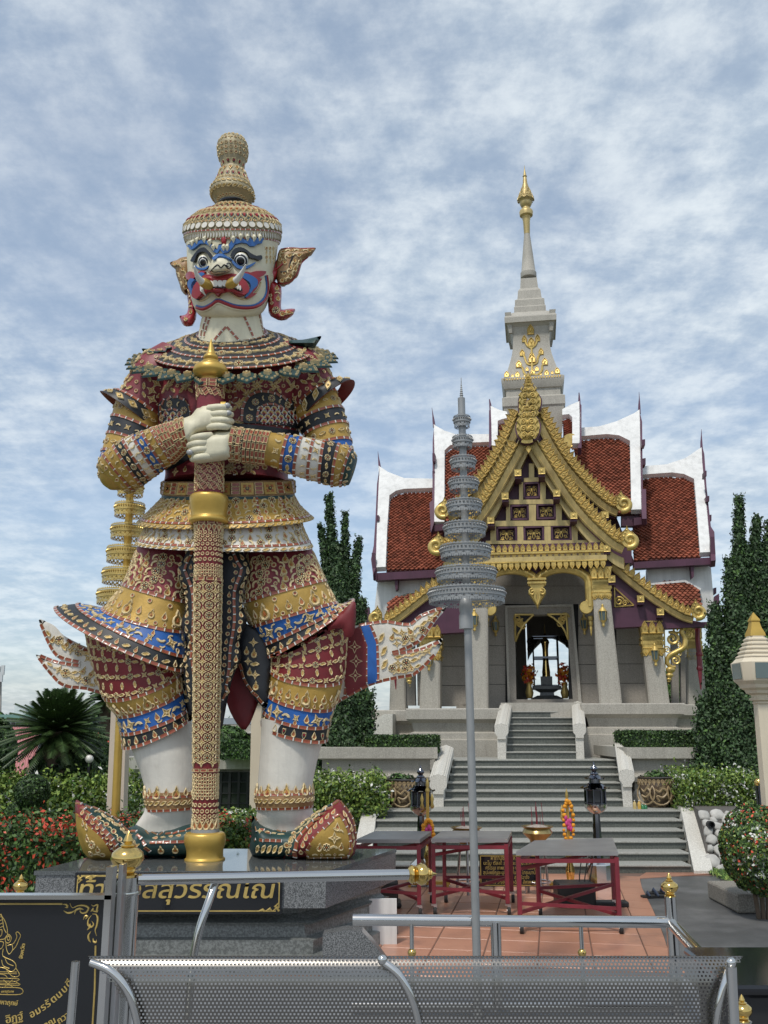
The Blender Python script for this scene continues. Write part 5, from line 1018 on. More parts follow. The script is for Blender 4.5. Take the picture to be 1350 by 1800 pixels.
# ================================================================== pedestal
ZP = .671; YF, YK = 7.0, 8.25
ped = thing('granite_pedestal', 'grey granite pedestal with gold lettered black name panel under the giant', 'pedestal', (-1.4, 7.5, 0))
fl_, fr_ = P(60, 1531, YF), P(576, 1531, YF); SL = .40
def pring(z, s, back=0): return [(fl_.x + s, YF + s * .9, z), (fr_.x - s, YF + s * .9, z), (fr_.x + SL * (YK - YF) - s * .6, YK - s, z), (fl_.x + .22 * (YK - YF) + s, YK - s, z)]
zc = zt(320, 1597, YF)
b = MB(); b.loft([pring(ZP - .028, .0), pring(ZP, .0)], 0); b.build('top_slab', granite_top, ped, 20, fix=True)
b = MB(); b.loft([pring(zc, .012), pring(ZP - .0285, .012)], 0); b.build('cap', granite, ped, 20, fix=True)
zs = [(.0, -.02), (.10, -.02), (.11, .10), (.20, .10), (.21, .16), (.29, .17), (.30, .12), (.315, .10), (.33, .17), (.36, .22), (.40, .21), (.42, .12), (zc - .001, .05)]
b = MB(); b.loft([pring(z, s) for z, s in zs], 0); b.build('base_mouldings', granite_side, ped, 25, fix=True)
b = MB(); sc = [(0, 0), (.52, 0), (.52, .07), (.44, .10), (.36, .20), (.27, .29), (.16, .30), (0, .27)]; b.prism([(-.42 + x * 1.0, 6.92, z) for x, z in sc], (0, .16, 0)); b.build('scroll_foot', granite, ped, 30, fix=True)
b = MB(); b.box((-.03, 7.9, .17), (.26, .03, .34)); b.build('service_panel', wht, ped, 0)
# name panel with gilded border and letters
p0, p1 = P(133, 1532, YF - .012), P(495, 1606, YF - .012); x0, x1, zT, zB = p0.x, p1.x, P(300, 1530, YF).z - .012, P(300, 1606, YF).z
b = MB(); b.box(((x0 + x1) / 2, YF + .02, (zT + zB) / 2), (x1 - x0, .07, zT - zB)); npn = b.build('name_panel', black_gran, ped, 0)
MP = lambda x, z: Matrix(((1, 0, 0, x), (0, 0, -1, YF - .0155), (0, 1, 0, z), (0, 0, 0, 1)))
b = MB(); e_ = .012
for (a, c, w_, h_) in (((x0 + x1) / 2, zT - .022, x1 - x0 - .08, e_), ((x0 + x1) / 2, zB + .02, x1 - x0 - .08, .008), (x0 + .02, (zT + zB) / 2, .008, zT - zB - .08), (x1 - .02, (zT + zB) / 2, .008, zT - zB - .08)): b.box((a, YF - .0165, c), (w_, .004, h_))
for sx, sz in ((1, -1), (-1, -1), (1, 1), (-1, 1)):
    cx0 = (x0 if sx > 0 else x1); cz0 = (zT if sz < 0 else zB)
    for q in range(3): b.tube([(cx0 + sx * (.02 + .05 * q), YF - .016, cz0 + sz * .018), (cx0 + sx * (.03 + .05 * q), YF - .018, cz0 + sz * (.045 - .008 * q)), (cx0 + sx * (.06 + .05 * q), YF - .016, cz0 + sz * .02)], [.008, .010, .003], 6)
    b.tube([(cx0 + sx * .018, YF - .016, cz0 + sz * .02), (cx0 + sx * .045, YF - .018, cz0 + sz * .05), (cx0 + sx * .02, YF - .016, cz0 + sz * .075)], [.008, .010, .003], 6)
b.build('gilt_border', gold_leaf, npn, 40)
b = MB(); sh_ = Matrix(((1, .18, 0, 0), (0, 1, 0, 0), (0, 0, 1, 0), (0, 0, 0, 1))); lettering(b, 'ท้าวเวสสุวรรณโณ', MP((x0 + x1) / 2 - .02, zB + .105) @ sh_, .165, .007, 0, 'C', (x1 - x0) * .93); lettering(b, 'ท้าวเวสสุวรรณโณ', MP((x0 + x1) / 2 - .0145, zB + .107) @ sh_ @ Matrix.Translation((0, 0, -.0008)), .165, .007, 0, 'C', (x1 - x0) * .93); b.build('gilt_lettering', gold_leaf, npn, 0)
# ================================================================== the shrine
YAW = R(9.0); YD = 19.2
U = Vector((math.cos(YAW), -math.sin(YAW), 0)); W = Vector((math.sin(YAW), math.cos(YAW), 0)); ZU = Vector((0, 0, 1)); O = P(951, 1228, YD); O.z = 0
shrine = thing('city_shrine', 'ornate shrine with red tiled roofs, gilded gables and a stone spire above the steps', 'shrine', O)
def loc(p): d = p - O; return d.dot(U), d.dot(W), p.z
def wl(u, w_, z): return O + U * u + W * w_ + ZU * z
def PW(px, py, w_):                                # pixel to the upright plane at local depth w_
    r = ray(px, py); return CAM + r * ((O + W * w_ - CAM).dot(W) / r.dot(W))
def PL(px, py, w_): u, _, z = loc(PW(px, py, w_)); return u, z
def frameU(u, w_, z): return Matrix(((U.x, 0, -W.x, 0), (U.y, 0, -W.y, 0), (0, 1, 0, 0), (0, 0, 0, 1))) if False else Matrix(((U.x, 0, -W.x, wl(u, w_, z).x), (U.y, 0, -W.y, wl(u, w_, z).y), (0, 1, 0, z), (0, 0, 0, 1)))   # x right, y up, z towards the viewer
z3_ = lambda pts: [(740 + x / 3.375, 640 + y / 3.375) for x, y in pts]
z2_ = lambda pts: [(640 + x / 2.109, 640 + y / 2.109) for x, y in pts]
z4_ = lambda pts: [(640 + x / 2.109, 960 + y / 2.109) for x, y in pts]
U0 = PL(*z3_([(632, 395)])[0], -1.4)[0]           # axis of the porch
UB = U0
def part(name, m_, mb, smooth=35, fix=True, par=None, **kw): return mb.build(name, m_, par or shrine, smooth, fix=fix, **kw)
def ubox(mb, u0, u1, w0, w1, za, zb, mi=0):
    c = [wl(u, w_, z) for z in (za, zb) for w_ in (w0, w1) for u in (u0, u1)]
    return mb.add(c, [(0, 2, 3, 1), (4, 5, 7, 6), (0, 1, 5, 4), (2, 6, 7, 3), (0, 4, 6, 2), (1, 3, 7, 5)], mi)
def uslab(mb, pts, w0, t, mi=0):                   # outline of (u, z), front face at w0, thickness t
    return mb.prism([wl(u, w0, z) for u, z in pts], W * t, mi)
def pslab(mb, pts, w0, t, mi=0): return mb.prism([PW(x, y, w0) for x, y in pts], W * t, mi)
# ---- gilding pieces
def spiral(cx_, cy_, r0, turns, a0, sg, n=26, k=.12):
    return [(cx_ + r0 * (1 - (1 - k) * i / n) * math.cos(a0 + sg * turns * 2 * math.pi * i / n), cy_ + r0 * (1 - (1 - k) * i / n) * math.sin(a0 + sg * turns * 2 * math.pi * i / n), 0) for i in range(n + 1)]
LEAF = [(-.56, -.75), (.56, -.75), (.60, -.2), (.5, .25), (.2, .6), (0, .95), (-.2, .6), (-.5, .25), (-.60, -.2)]
lb = MB(); lb.prism([(x, y, -.06) for x, y in LEAF], (0, 0, .12), 1); lb.add(*rimmed(LEAF, .16, .74, .1)[:2], mi=[0] * 27 + [1], M=Matrix.Translation((0, 0, .061)))
lb.tube(spiral(0, -.15, .26, 1.3, 0, 1, 12, .25), [.075] * 13, 5, 0, True, Matrix.Translation((0, 0, .12))); lb.tube([(0, .1, .12), (.06, .45, .13), (0, .8, .1)], [.09, .07, .02], 5, 0)
gable_leaf = lb.mesh('gable_leaf', [gold_leaf, gold_in], 40)
PET = [(0, 1), (.3, .55), (.46, .1), (.4, -.35), (.46, -.6), (-.46, -.6), (-.4, -.35), (-.46, .1), (-.3, .55)]
lb = MB(); lb.prism([(x, y, -.08) for x, y in PET], (0, 0, .1)); lb.add(*rimmed(PET, .14, .7, .25)[:2], mi=0, M=Matrix.Translation((0, 0, .021))); lb.add(*solid([(0, .7), (.18, .2), (0, -.3), (-.18, .2)], .16, .5)[:2], M=Matrix.Translation((0, 0, .03)))
lotus = lb.mesh('lotus_petal', [gold_leaf], 40)
lb = MB(); lb.box((0, 0, 0), (1.7, 1.7, .5)); lb.add(*rimmed([(-1, -1), (1, -1), (1, 1), (-1, 1)], .3, .78, .5, .97)[:2], M=Matrix.Translation((0, 0, .24))); lb.sphere((0, 0, .42), .42, 10, 6)
for a in range(4): lb.add(*solid([(.75, 0), (.35, .25), (0, 0), (.35, -.25)], .16, .7)[:2], M=Matrix.Translation((0, 0, .39)) @ Matrix.Rotation(a * math.pi / 2 + .78, 4, 'Z'))
beam_end = lb.mesh('beam_end', [gold_leaf], 40)
lb = MB()
for sg in (-1, 1):
    D = Matrix.Diagonal((sg, 1, 1, 1))
    lb.tube(spiral(.42, .25, .30, 1.5, math.pi, -1), [.075 * (1 - .5 * i / 26) for i in range(27)], 5, 0, True, D); lb.tube(spiral(.62, -.45, .24, 1.4, 1.8, 1), [.07 * (1 - .5 * i / 26) for i in range(27)], 5, 0, True, D)
    lb.tube([(.02, -.72, 0), (.2, -.35, 0), (.12, .1, 0), (.14, .35, 0)], [.03, .07, .07, .03], 5, 0, True, D); lb.tube([(.85, -.2, 0), (.78, .2, 0), (.88, .6, 0)], [.03, .07, .02], 5, 0, True, D); lb.tube([(.3, -.7, 0), (.55, -.72, 0), (.9, -.66, 0)], [.03, .06, .03], 5, 0, True, D); lb.tube([(.1, .62, 0), (.4, .72, 0), (.8, .68, 0)], [.03, .06, .02], 5, 0, True, D)
lb.add(*solid([(0, .55), (.14, .2), (0, -.15), (-.14, .2)], .1, .6)[:2])
scroll_me = lb.mesh('carved_scroll', [gold_leaf], 40)
def bent(path, n):                                # smooth (u,z) path
    return smooth_poly(path, n, False)
def rake(name, path, wdt, w0, t, m_=gold_flat):   # bargeboard: a moulded board along a (u,z) path
    p = bent(path, 5); b = MB(); n = len(p); ring = []
    for i, (u, z) in enumerate(p):
        a, c = p[max(i - 1, 0)], p[min(i + 1, n - 1)]; d = Vector((c[0] - a[0], c[1] - a[1])).normalized(); nx, nz = -d.y, d.x
        if nz < 0: nx, nz = -nx, -nz
        h = wdt / 2; prof = [(-h, 0), (-h, -t * .4), (-h * .72, -t * .55), (-h * .6, -t * .45), (h * .45, -t * .75), (h * .55, -t * .6), (h * .8, -t * .95), (h, -t * .8), (h, 0)]
        ring.append([wl(u + nx * q, w0 + dd + t, z + nz * q) for q, dd in prof])
    b.loft(ring, 0, True, True); part(name, m_, b, 30); return p
def leaves_on(p, off, step, size, w0, a=.05, bb=.98):
    L = [0.0]
    for i in range(1, len(p)): L.append(L[-1] + math.hypot(p[i][0] - p[i - 1][0], p[i][1] - p[i - 1][1]))
    n = int(L[-1] * (bb - a) / step)
    for q in range(n):
        g = L[-1] * a + L[-1] * (bb - a) * (q + .5) / n; i = max(0, min(len(L) - 2, int(np.searchsorted(L, g)) - 1)); f = (g - L[i]) / (L[i + 1] - L[i])
        u, z = lerp(p[i][0], p[i + 1][0], f), lerp(p[i][1], p[i + 1][1], f); d = Vector((p[i + 1][0] - p[i][0], p[i + 1][1] - p[i][1])).normalized(); nx, nz = -d.y, d.x
        if nz < 0: nx, nz = -nx, -nz
        tilt = -math.copysign(R(16), d.x * d.y) * 1
        link('gable_leaf', gable_leaf, shrine, frameU(u + nx * off, w0, z + nz * off) @ Matrix.Rotation(math.atan2(nz, nx) - math.pi / 2 + tilt, 4, 'Z') @ Matrix.Diagonal((size, size * 1.15, size, 1)))
def naga(u, z, s, sg, w0):                        # curled gable end
    b = MB(); sp_ = spiral(0, 0, 1.0, 1.25, -math.pi * .62, 1, 30, .1)
    M = frameU(u, w0, z) @ Matrix.Diagonal((s * sg, s, s, 1))
    b.tube(sp_, [.42 * (1 - .62 * i / 30) for i in range(31)], 10, 0, True, M); b.add(*solid(circ(20, 1.05), .12, .95)[:2], M=M @ Matrix.Translation((0, 0, -.1)))
    fl = [(-.95, -.2), (-1.05, .5), (-.8, 1.1), (-.45, 1.55), (-.25, 1.95), (-.1, 1.45), (.25, 1.15), (.6, .85), (.1, .5), (-.5, .3)]
    b.add(*rimmed(smooth_poly(fl, 2), .16, .8, .3)[:2], M=M @ Matrix.Translation((0, 0, .02))); b.prism([(x, y, -.1) for x, y in smooth_poly(fl, 2)], (0, 0, .12), 0, M)
    for x, y in ((-.75, .5), (-.55, .9), (-.35, 1.3), (-.2, .75), (.15, .85)): b.sphere((x, y, .16), .13, 8, 5, 0, (1, 1, .7), M)
    part('gable_curl', gold_leaf, b, 50)
def mirror(pts, u0=None):
    u0 = UB if u0 is None else u0; return [(2 * u0 - u, z) for u, z in pts]
WA, WB = -1.4, -.75
A_r = [PL(x, y, WA) for x, y in z3_([(634, 400), (700, 515), (790, 655), (880, 790), (980, 912), (1080, 1008), (1150, 1065), (1205, 1092)])]
B_r = [PL(x, y, WB) for x, y in z3_([(640, 205), (700, 330), (780, 480), (860, 600), (950, 705), (1040, 795), (1110, 848), (1170, 876)])]
uA = U0; uB_ = PL(*z3_([(634, 200)])[0], WB)[0]
mp_ = MPX(PW(930, 900, WA))
for path, u0, wd, w0 in ((A_r, uA, 17 * mp_, WA), (B_r, uB_, 17 * mp_, WB)):
    for pth in (path, mirror(path, u0)):
        p = rake('bargeboard', pth, wd, w0, .14); leaves_on(p, wd * .5 + 7.5 * mp_, 11.2 * mp_, 11.5 * mp_, w0 + .02, .10, .97)
        sg = 1 if pth is path else -1; naga(pth[-1][0] + sg * 10 * mp_, pth[-1][1] + 13 * mp_, 13.5 * mp_, sg, w0 - .04)
# flame finials at the two apexes
def finial(poly, w0, nm):
    b = MB(); q = smooth_poly([PL(x, y, w0) for x, y in z3_(poly)], 3); c = (sum(p[0] for p in q) / len(q), sum(p[1] for p in q) / len(q))
    b.prism([wl(u, w0 - .06, z) for u, z in q], W * .12, 1); b.prism([wl(u, w0 - .05, z) for u, z in [(c[0] + (p[0] - c[0]) * .9, c[1] + (p[1] - c[1]) * .94) for p in q]], W * -.03, 0)
    xs = [p[1] for p in q]; z0_, z1_ = min(xs), max(xs)
    zz = z0_ + .1
    while zz < z1_ - .12:
        k_ = (zz - z0_) / (z1_ - z0_); wr = [p[0] for p in q if abs(p[1] - zz) < (z1_ - z0_) * .12]; hw = (max(wr) - min(wr)) / 2 if wr else .1; s = max(.022, hw * .26)
        for sg in (-1, 1):
            M = frameU(c[0], w0 - .10, zz) @ Matrix.Diagonal((sg, 1, 1, 1)); b.tube(spiral(hw * .32, 0, s, 1.4, math.pi, -1, 12), [s * .24] * 13, 5, 0, True, M); b.tube([(hw * .55, -s, -.01), (hw * .78, s * .3, .0), (hw * .62, s * 1.6, -.01)], [s * .1, s * .4, s * .06], 5, 0, True, M); b.tube([(hw * .05, -s, 0), (hw * .1, 0, .01), (hw * .25, s * 1.2, 0)], [s * .1, s * .26, s * .06], 5, 0, True, M)
        b.add(*solid([(0, s * 1.2), (s * .4, 0), (0, -s), (-s * .4, 0)], .04, .5)[:2], M=frameU(c[0], w0 - .085, zz)); zz += s * 2.1
    part(nm, [gold_leaf, purple], b, 40)
finial([(636, 45), (655, 110), (690, 170), (718, 215), (712, 270), (690, 300), (680, 330), (636, 190), (592, 330), (580, 300), (575, 270), (578, 210), (605, 150), (620, 100)], WB - .05, 'gable_finial')
finial([(630, 215), (645, 280), (690, 320), (712, 370), (700, 430), (672, 455), (632, 390), (596, 455), (566, 420), (560, 370), (580, 320), (612, 280)], WA - .05, 'gable_finial')
finial([(634, 408), (668, 470), (590, 472)], WA - .01, 'gable_apex_leaf'); 
b = MB(); b.add(*rimmed([(0, .55), (.5, 0), (0, -.9), (-.5, 0)], .3, .6, .3)[:2], M=frameU(PL(*z3_([(638, 505)])[0], WA)[0], WA - .02, PL(*z3_([(638, 505)])[0], WA)[1]) @ Matrix.Scale(11 * mp_, 4)); part('gable_drop', gold_leaf, b)
for x, y in ((606, 520), (668, 520)): pass
# tympanum: dark boards, gilded posts and rails, carved panels
WT = -1.05
b = MB(); pslab(b, z3_([(635, 415), (700, 520), (790, 660), (880, 795), (985, 920), (1110, 1075), (170, 1105), (280, 940), (400, 790), (480, 650), (560, 515)]), WT + .12, .05); part('tympanum_board', purple, b, 0)
b = MB()
for x0, y0, x1, y1 in ((520, 805, 845, 832), (440, 930, 925, 962), (385, 1048, 1090, 1068), (610, 675, 705, 700)): pslab(b, z3_([(x0, y0), (x1, y0 - 4), (x1, y1 - 4), (x0, y1)]), WT - .03, .10)
part('tympanum_rail', gold_flat, b, 20)
for x0, y0, x1, y1 in ((505, 800, 530, 935), (640, 832, 682, 932), (800, 795, 835, 930), (412, 940, 446, 1050), (572, 962, 608, 1050), (732, 960, 770, 1050), (893, 950, 930, 1050), (582, 700, 606, 806), (708, 696, 740, 802), (640, 590, 672, 680)):
    b = MB(); pslab(b, z3_([(x0, y0), (x1, y0), (x1, y1), (x0, y1)]), WT - .02, .08); part('tympanum_post', gold_flat, b, 20)
for x0, y0, x1, y1 in ((608, 704, 706, 796), (530, 838, 640, 924), (686, 832, 800, 918), (447, 968, 570, 1058), (608, 964, 731, 1055), (771, 958, 894, 1048)):
    q = z3_([(x0, y0), (x1, y1)]); (ua, za), (ub, zb_) = PL(*q[0], WT), PL(*q[1], WT); b = MB(); M = frameU((ua + ub) / 2, WT + .03, (za + zb_) / 2); hw, hh = (ub - ua) / 2, (za - zb_) / 2
    for sx, sy, dx, dy in ((0, 1, 1, .12), (0, -1, 1, .12), (1, 0, .10, 1), (-1, 0, .10, 1)): b.box((sx * hw * .93, sy * hh * .9, .03), (hw * 2 * dx, hh * 2 * dy, .05), 0, M)
    pf = part('carved_panel', purple, b, 0); link('carved_scroll', scroll_me, pf, frameU((ua + ub) / 2, WT + .035, (za + zb_) / 2) @ Matrix.Diagonal((hw * .74, hh * .80, .12, 1)))
# rakers behind the boards, purlins with gilded ends
for pth, u0 in ((A_r, uA),):
    for q in (pth, mirror(pth, u0)):
        b = MB(); p = bent(q, 3); uslab(b, [(u, z - 14 * mp_) for u, z in p] + [(u, z - 34 * mp_) for u, z in p[::-1]], WA + .2, .5); part('raking_soffit', gold_flat, b, 20)
for i, (x, y) in enumerate(((575, 645), (716, 634), (499, 783), (805, 766), (414, 926), (906, 898), (1103, 1094), (1131, 1275), (1092, 893))):
    w0 = WA - .12 if i < 6 else WA + .1
    u, z = PL(*z3_([(x, y)])[0], w0); s = 6.2 * mp_; b = MB(); ubox(b, u - s * .9, u + s * .9, w0 + .03, w0 + (.55 if i < 6 else .8), z - s * 1.6, z + s * .9); pf = part('purlin', purple, b, 0); link('beam_end', beam_end, pf, frameU(u, w0, z) @ Matrix.Diagonal((s, s, s * .5, 1)))
# frieze: lotus petals, carved band, beam, hanging petals
def line_px(xa, ya, xb, yb_, n, w0): return [PL(*z3_([(lerp(xa, xb, (i + .5) / n), lerp(ya, yb_, (i + .5) / n))])[0], w0) for i in range(n)]
WF = -1.25; e0 = PL(*z3_([(1092, 1100)])[0], WF)[0]; eL = 2 * uA - e0
zf = lambda y: PL(*z3_([(900, y)])[0], WF)[1]
b = MB(); ubox(b, eL, e0, WF + .02, WF + .5, zf(1068 + 62), zf(1060)); part('frieze_backing', purple, b, 0)
for nm, ya_, yb_, dd, m_ in (('frieze_moulding', 1108, 1120, -.05, gold_leaf), ('frieze_band', 1120, 1140, .0, gold_leaf), ('frieze_beam', 1140, 1168, -.06, gold_flat), ('frieze_moulding', 1166, 1174, -.09, gold_leaf)):
    b = MB(); ubox(b, eL - .02, e0 + .02, WF + dd, WF + .4, zf(yb_), zf(ya_)); part(nm, m_, b, 0)
n_ = 24
for i in range(n_):
    u = lerp(eL, e0, (i + .5) / n_); s = (e0 - eL) / n_
    link('lotus_petal', lotus, shrine, frameU(u, WF - .03, zf(1090)) @ Matrix.Diagonal((s * .98, s * .85, s, 1))); link('hanging_petal', lotus, shrine, frameU(u, WF - .08, zf(1190)) @ Matrix.Rotation(math.pi, 4, 'Z') @ Matrix.Diagonal((s * 1.02, s * .95, s, 1)))
    link('frieze_flower', pmesh('rosette_ornament'), shrine, frameU(u, WF - .0, zf(1130)) @ Matrix.Diagonal((s * .26, s * .26, s * .26, 1)))
# twin arches with a central pendant
WR = -1.15; q4 = lambda x, y, w_=WR: PL(*z4_([(x, y)])[0], w_)
uc, zc_ = q4(640, 130); ur, zr = q4(838, 205); ut, ztop = q4(740, 84)
def arch(sg):
    rr = (ur - uc) / 2; c = uc + rr; pts = []
    for i in range(19):
        a = math.pi - (math.pi * 1.0) * i / 18; pts.append((c + rr * math.cos(a), zc_ - .06 + (ztop - zc_ + .06) * math.sin(a)))
    pts += [(ur, zr - .05), (ur - .01, zr - .10)]
    return pts if sg > 0 else mirror(pts, uc)
for sg in (1, -1):
    p = arch(sg); b = MB(); b.tube([wl(u, WR, z) for u, z in p], .088, 12); b.tube([wl(u, WR - .06, z) for u, z in p], .045, 8); part('porch_arch', gold_leaf, b, 50)
    top = zf(1172); b = MB(); q = p[:-2]; uslab(b, q + [(q[-1][0], top), (q[0][0], top)], WR + .03, .06); part('spandrel', purple, b, 0)
    b = MB(); u, z = q4(823, 228); u = u if sg > 0 else 2 * uc - u; M = frameU(u, WR - .03, z); b.tube(spiral(0, 0, .115, 1.6, math.pi / 2, -sg, 24, .1), [.045 * (1 - .5 * i / 24) for i in range(25)], 8, 0, True, M); b.add(*solid(circ(16, .13), .04, .9)[:2], M=M); part('arch_curl', gold_leaf, b, 50)
    b = MB(); 
    for k_, (s, dz) in enumerate(((.06, -.30), (.045, -.40), (.03, -.50), (.018, -.58))): b.lathe([(.0, -.05), (s * .7, -.04), (s, .02), (s * .8, .05), (0, .06)], 10, 0, Matrix.Translation(wl(u + sg * (.08 - .0 * k_), WR + .1, z + dz + .1)))
    part('corbel_drop', gold_leaf, b, 50)
b = MB(); pen = [(-.17, .16), (.17, .16), (.18, .02), (.10, -.05), (.17, -.15), (.10, -.26), (.04, -.36), (0, -.46), (-.04, -.36), (-.10, -.26), (-.17, -.15), (-.10, -.05), (-.18, .02)]
M = frameU(uc, WR - .06, zc_ - .10); b.prism([(x, y, -.06) for x, y in pen], (0, 0, .1), 0, M); b.add(*rimmed(pen, .05, .75, .2)[:2], M=M @ Matrix.Translation((0, 0, .041)))
for sg in (-1, 1): b.tube(spiral(.09 * sg, -.13, .07, 1.3, math.pi / 2, -sg, 14), .018, 5, 0, True, M @ Matrix.Translation((0, 0, .09))); b.tube([(0, -.38, .1), (.05 * sg, -.25, .1), (.03 * sg, -.1, .1)], [.01, .022, .01], 5, 0, True, M)
for dz in (.05, .12): b.box((0, dz, .05), (.36, .035, .1), 0, M)
part('arch_pendant', gold_leaf, b, 40)
# ---- columns
def column(px_t, py_t, px_b, py_b, wt, wb, w0, capy0, capy1, label=None, front=True):
    a, c = loc(PW(px_t, py_t, w0)), loc(PW(px_b, py_b, w0)); m1 = MPX(PW(px_t, py_t, w0)); ha, hb = wt * m1 / 2, wb * m1 / 2; b = MB()
    def sec(u, h, z, k_=.12): return [wl(u + x * h, w0 + h + y * h, z) for x, y in ((-1 + k_, -1), (1 - k_, -1), (1 - k_, -1 + k_), (1, -1 + k_), (1, 1 - k_), (1 - k_, 1 - k_), (1 - k_, 1), (-1 + k_, 1), (-1 + k_, 1 - k_), (-1, 1 - k_), (-1, -1 + k_), (-1 + k_, -1 + k_))]
    b.loft([sec(c[0], hb, c[2] - .02), sec(a[0], ha, a[2])], 0); col = part('column', stone, b, 20)
    za, zb = PL(px_t, capy0, w0)[1], PL(px_t, capy1, w0)[1]; H = za - zb; u = a[0]; b = MB()
    for f0, f1, k_ in ((.0, .10, 1.08), (.10, .13, 1.18), (.30, .34, 1.12), (.34, .42, 1.22), (.42, .46, 1.10), (.46, .55, 1.2), (.97, 1.0, 1.36)): b.loft([sec(u, ha * k_, zb + H * f0), sec(u, ha * k_, zb + H * f1)], 0)
    b.loft([sec(u, ha * 1.04, zb), sec(u, ha * 1.08, zb + H * .55), sec(u, ha * 1.3, za)], 0)
    cp_ = part('capital', gold_leaf, b, 30)
    for i in range(3):
        for zz, s, up in ((.76, H * .24, 1), (.14, H * .16, -1)): link('capital_leaf', lotus, col, frameU(u + (i - 1) * ha * .78, w0 - ha * .30 + (.06 if up < 0 else 0), zb + H * zz) @ Matrix.Rotation(0 if up > 0 else math.pi, 4, 'Z') @ Matrix.Diagonal((ha * .85, s, ha * .9, 1)))
    return col
column(1058, 1052, 1074, 1239, 30, 38, -1.25, 996, 1054); cl = PW(2 * 951 - 1058 + 2, 1060, -1.25)
xl_t, xl_b = 640 + 430 / 2.109, 640 + 427 / 2.109
column(xl_t, 1066, xl_b - 2, 1246, 27, 34, -1.25, 1006, 1068)
column(1149, 1152, 1159.5, 1238, 33, 35, -.95, 1091, 1153); column(757, 1160, 755, 1248, 33, 36, -.95, 1098, 1161)
column(1221, 1140, 1226, 1240, 24, 34, .5, 1100, 1160); column(699, 1150, 699, 1252, 24, 30, .5, 1108, 1168)
# ---- walls in stone courses, door case, interior
zfl = PL(951, 1236, 0)[1]
def courses(xa, xb, ys, w0, par=None):
    for i in range(len(ys) - 1):
        q = [PW(xa, ys[i], w0), PW(xb, ys[i], w0), PW(xb, ys[i + 1], w0), PW(xa, ys[i + 1], w0)]; b = MB(); c = sum(q, Vector()) / 4; q = [c + (p - c) * .992 - (p - c).normalized() * .006 for p in q]
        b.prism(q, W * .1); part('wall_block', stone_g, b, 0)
b = MB()
for xa, xb in ((1085, 1136), (768, 820)): pslab(b, [(xa - 6, 1070), (xb + 6, 1070), (xb + 6, 1240), (xa - 6, 1240)], -.28, .25)
for xa, xb in ((1000, 1062), (838, 906)): pslab(b, [(xa, 1000), (xb, 1000), (xb, 1240), (xa, 1240)], .06, .25)
pslab(b, [(838, 985), (1062, 985), (1062, 1072), (838, 1072)], .06, .25); part('wall_core', dark, b, 0)
yc = [1092, 1133, 1167, 1201, 1238]
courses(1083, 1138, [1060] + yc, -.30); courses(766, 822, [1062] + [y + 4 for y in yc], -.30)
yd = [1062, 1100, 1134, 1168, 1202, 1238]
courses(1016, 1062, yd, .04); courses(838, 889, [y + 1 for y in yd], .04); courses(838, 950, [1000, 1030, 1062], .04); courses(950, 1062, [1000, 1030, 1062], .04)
def frame_ring(outer, inner, w0, t, m_, nm):
    b = MB(); n = 4
    for i in range(n):
        j = (i + 1) % n
        if i == 2: pass
        b.prism([PW(*outer[i], w0), PW(*outer[j], w0), PW(*inner[j], w0), PW(*inner[i], w0)], W * t)
    part(nm, m_, b, 0)
dr = lambda x, y: (860 + x / 6.136, 1060 + y / 6.136)
frame_ring([dr(168, 28), dr(905, 10), dr(1000, 1100), dr(200, 1105)], [dr(195, 50), dr(885, 38), dr(965, 1100), dr(225, 1105)], -.06, .3, stone, 'door_architrave')
frame_ring([dr(195, 50), dr(885, 38), dr(965, 1095), dr(225, 1098)], [dr(275, 125), dr(832, 120), dr(902, 1035), dr(292, 1040)], -.02, .35, stone_g, 'door_case')
for sg, pts in ((-1, [(275, 125), (480, 125), (420, 180), (360, 255), (315, 330), (283, 415)]), (1, [(625, 122), (832, 120), (852, 395), (820, 310), (770, 230), (700, 165)])):
    q = [dr(*p) for p in pts]; c = (sum(p[0] for p in q) / 6, sum(p[1] for p in q) / 6); b = MB()
    for i in range(6):
        j = (i + 1) % 6; b.tube([PW(*q[i], -.03), PW(*q[j], -.03)], .022, 6)
    cr0 = q[0] if sg < 0 else q[1]
    for f, s in ((.38, .10), (.62, .07)):
        for g in (.25, .55):
            x = lerp(cr0[0], c[0], f * 1.4); y = lerp(cr0[1], c[1], f * 1.4); u, z = PL(x + (g - .4) * 14 * -sg, y + (g - .4) * 22, -.03); b.tube(spiral(0, 0, s, 1.5, 0, sg, 16), [s * .2] * 17, 5, 0, True, frameU(u, -.03, z))
    part('door_spandrel', gold_leaf, b, 40)
    b = MB(); pslab(b, q, -.02, .02); part('spandrel_board', dark, b, 0)
lo = loc(PW(*dr(160, 0), 0)); ro = loc(PW(*dr(1010, 0), 0)); zc2 = PL(951, 1040, 0)[1]; WBK = 3.4
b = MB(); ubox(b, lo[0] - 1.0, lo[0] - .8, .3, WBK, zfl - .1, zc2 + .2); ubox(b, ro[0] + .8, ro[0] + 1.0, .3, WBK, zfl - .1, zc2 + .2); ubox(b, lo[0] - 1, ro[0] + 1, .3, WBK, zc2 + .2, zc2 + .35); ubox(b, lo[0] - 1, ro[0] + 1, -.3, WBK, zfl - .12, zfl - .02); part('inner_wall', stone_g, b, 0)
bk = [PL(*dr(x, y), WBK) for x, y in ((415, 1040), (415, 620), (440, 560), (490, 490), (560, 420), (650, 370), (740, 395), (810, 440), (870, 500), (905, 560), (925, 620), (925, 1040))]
b = MB(); ul, ur_ = lo[0] - 1, ro[0] + 1; zt_h = zc2 + .3; n = len(bk)
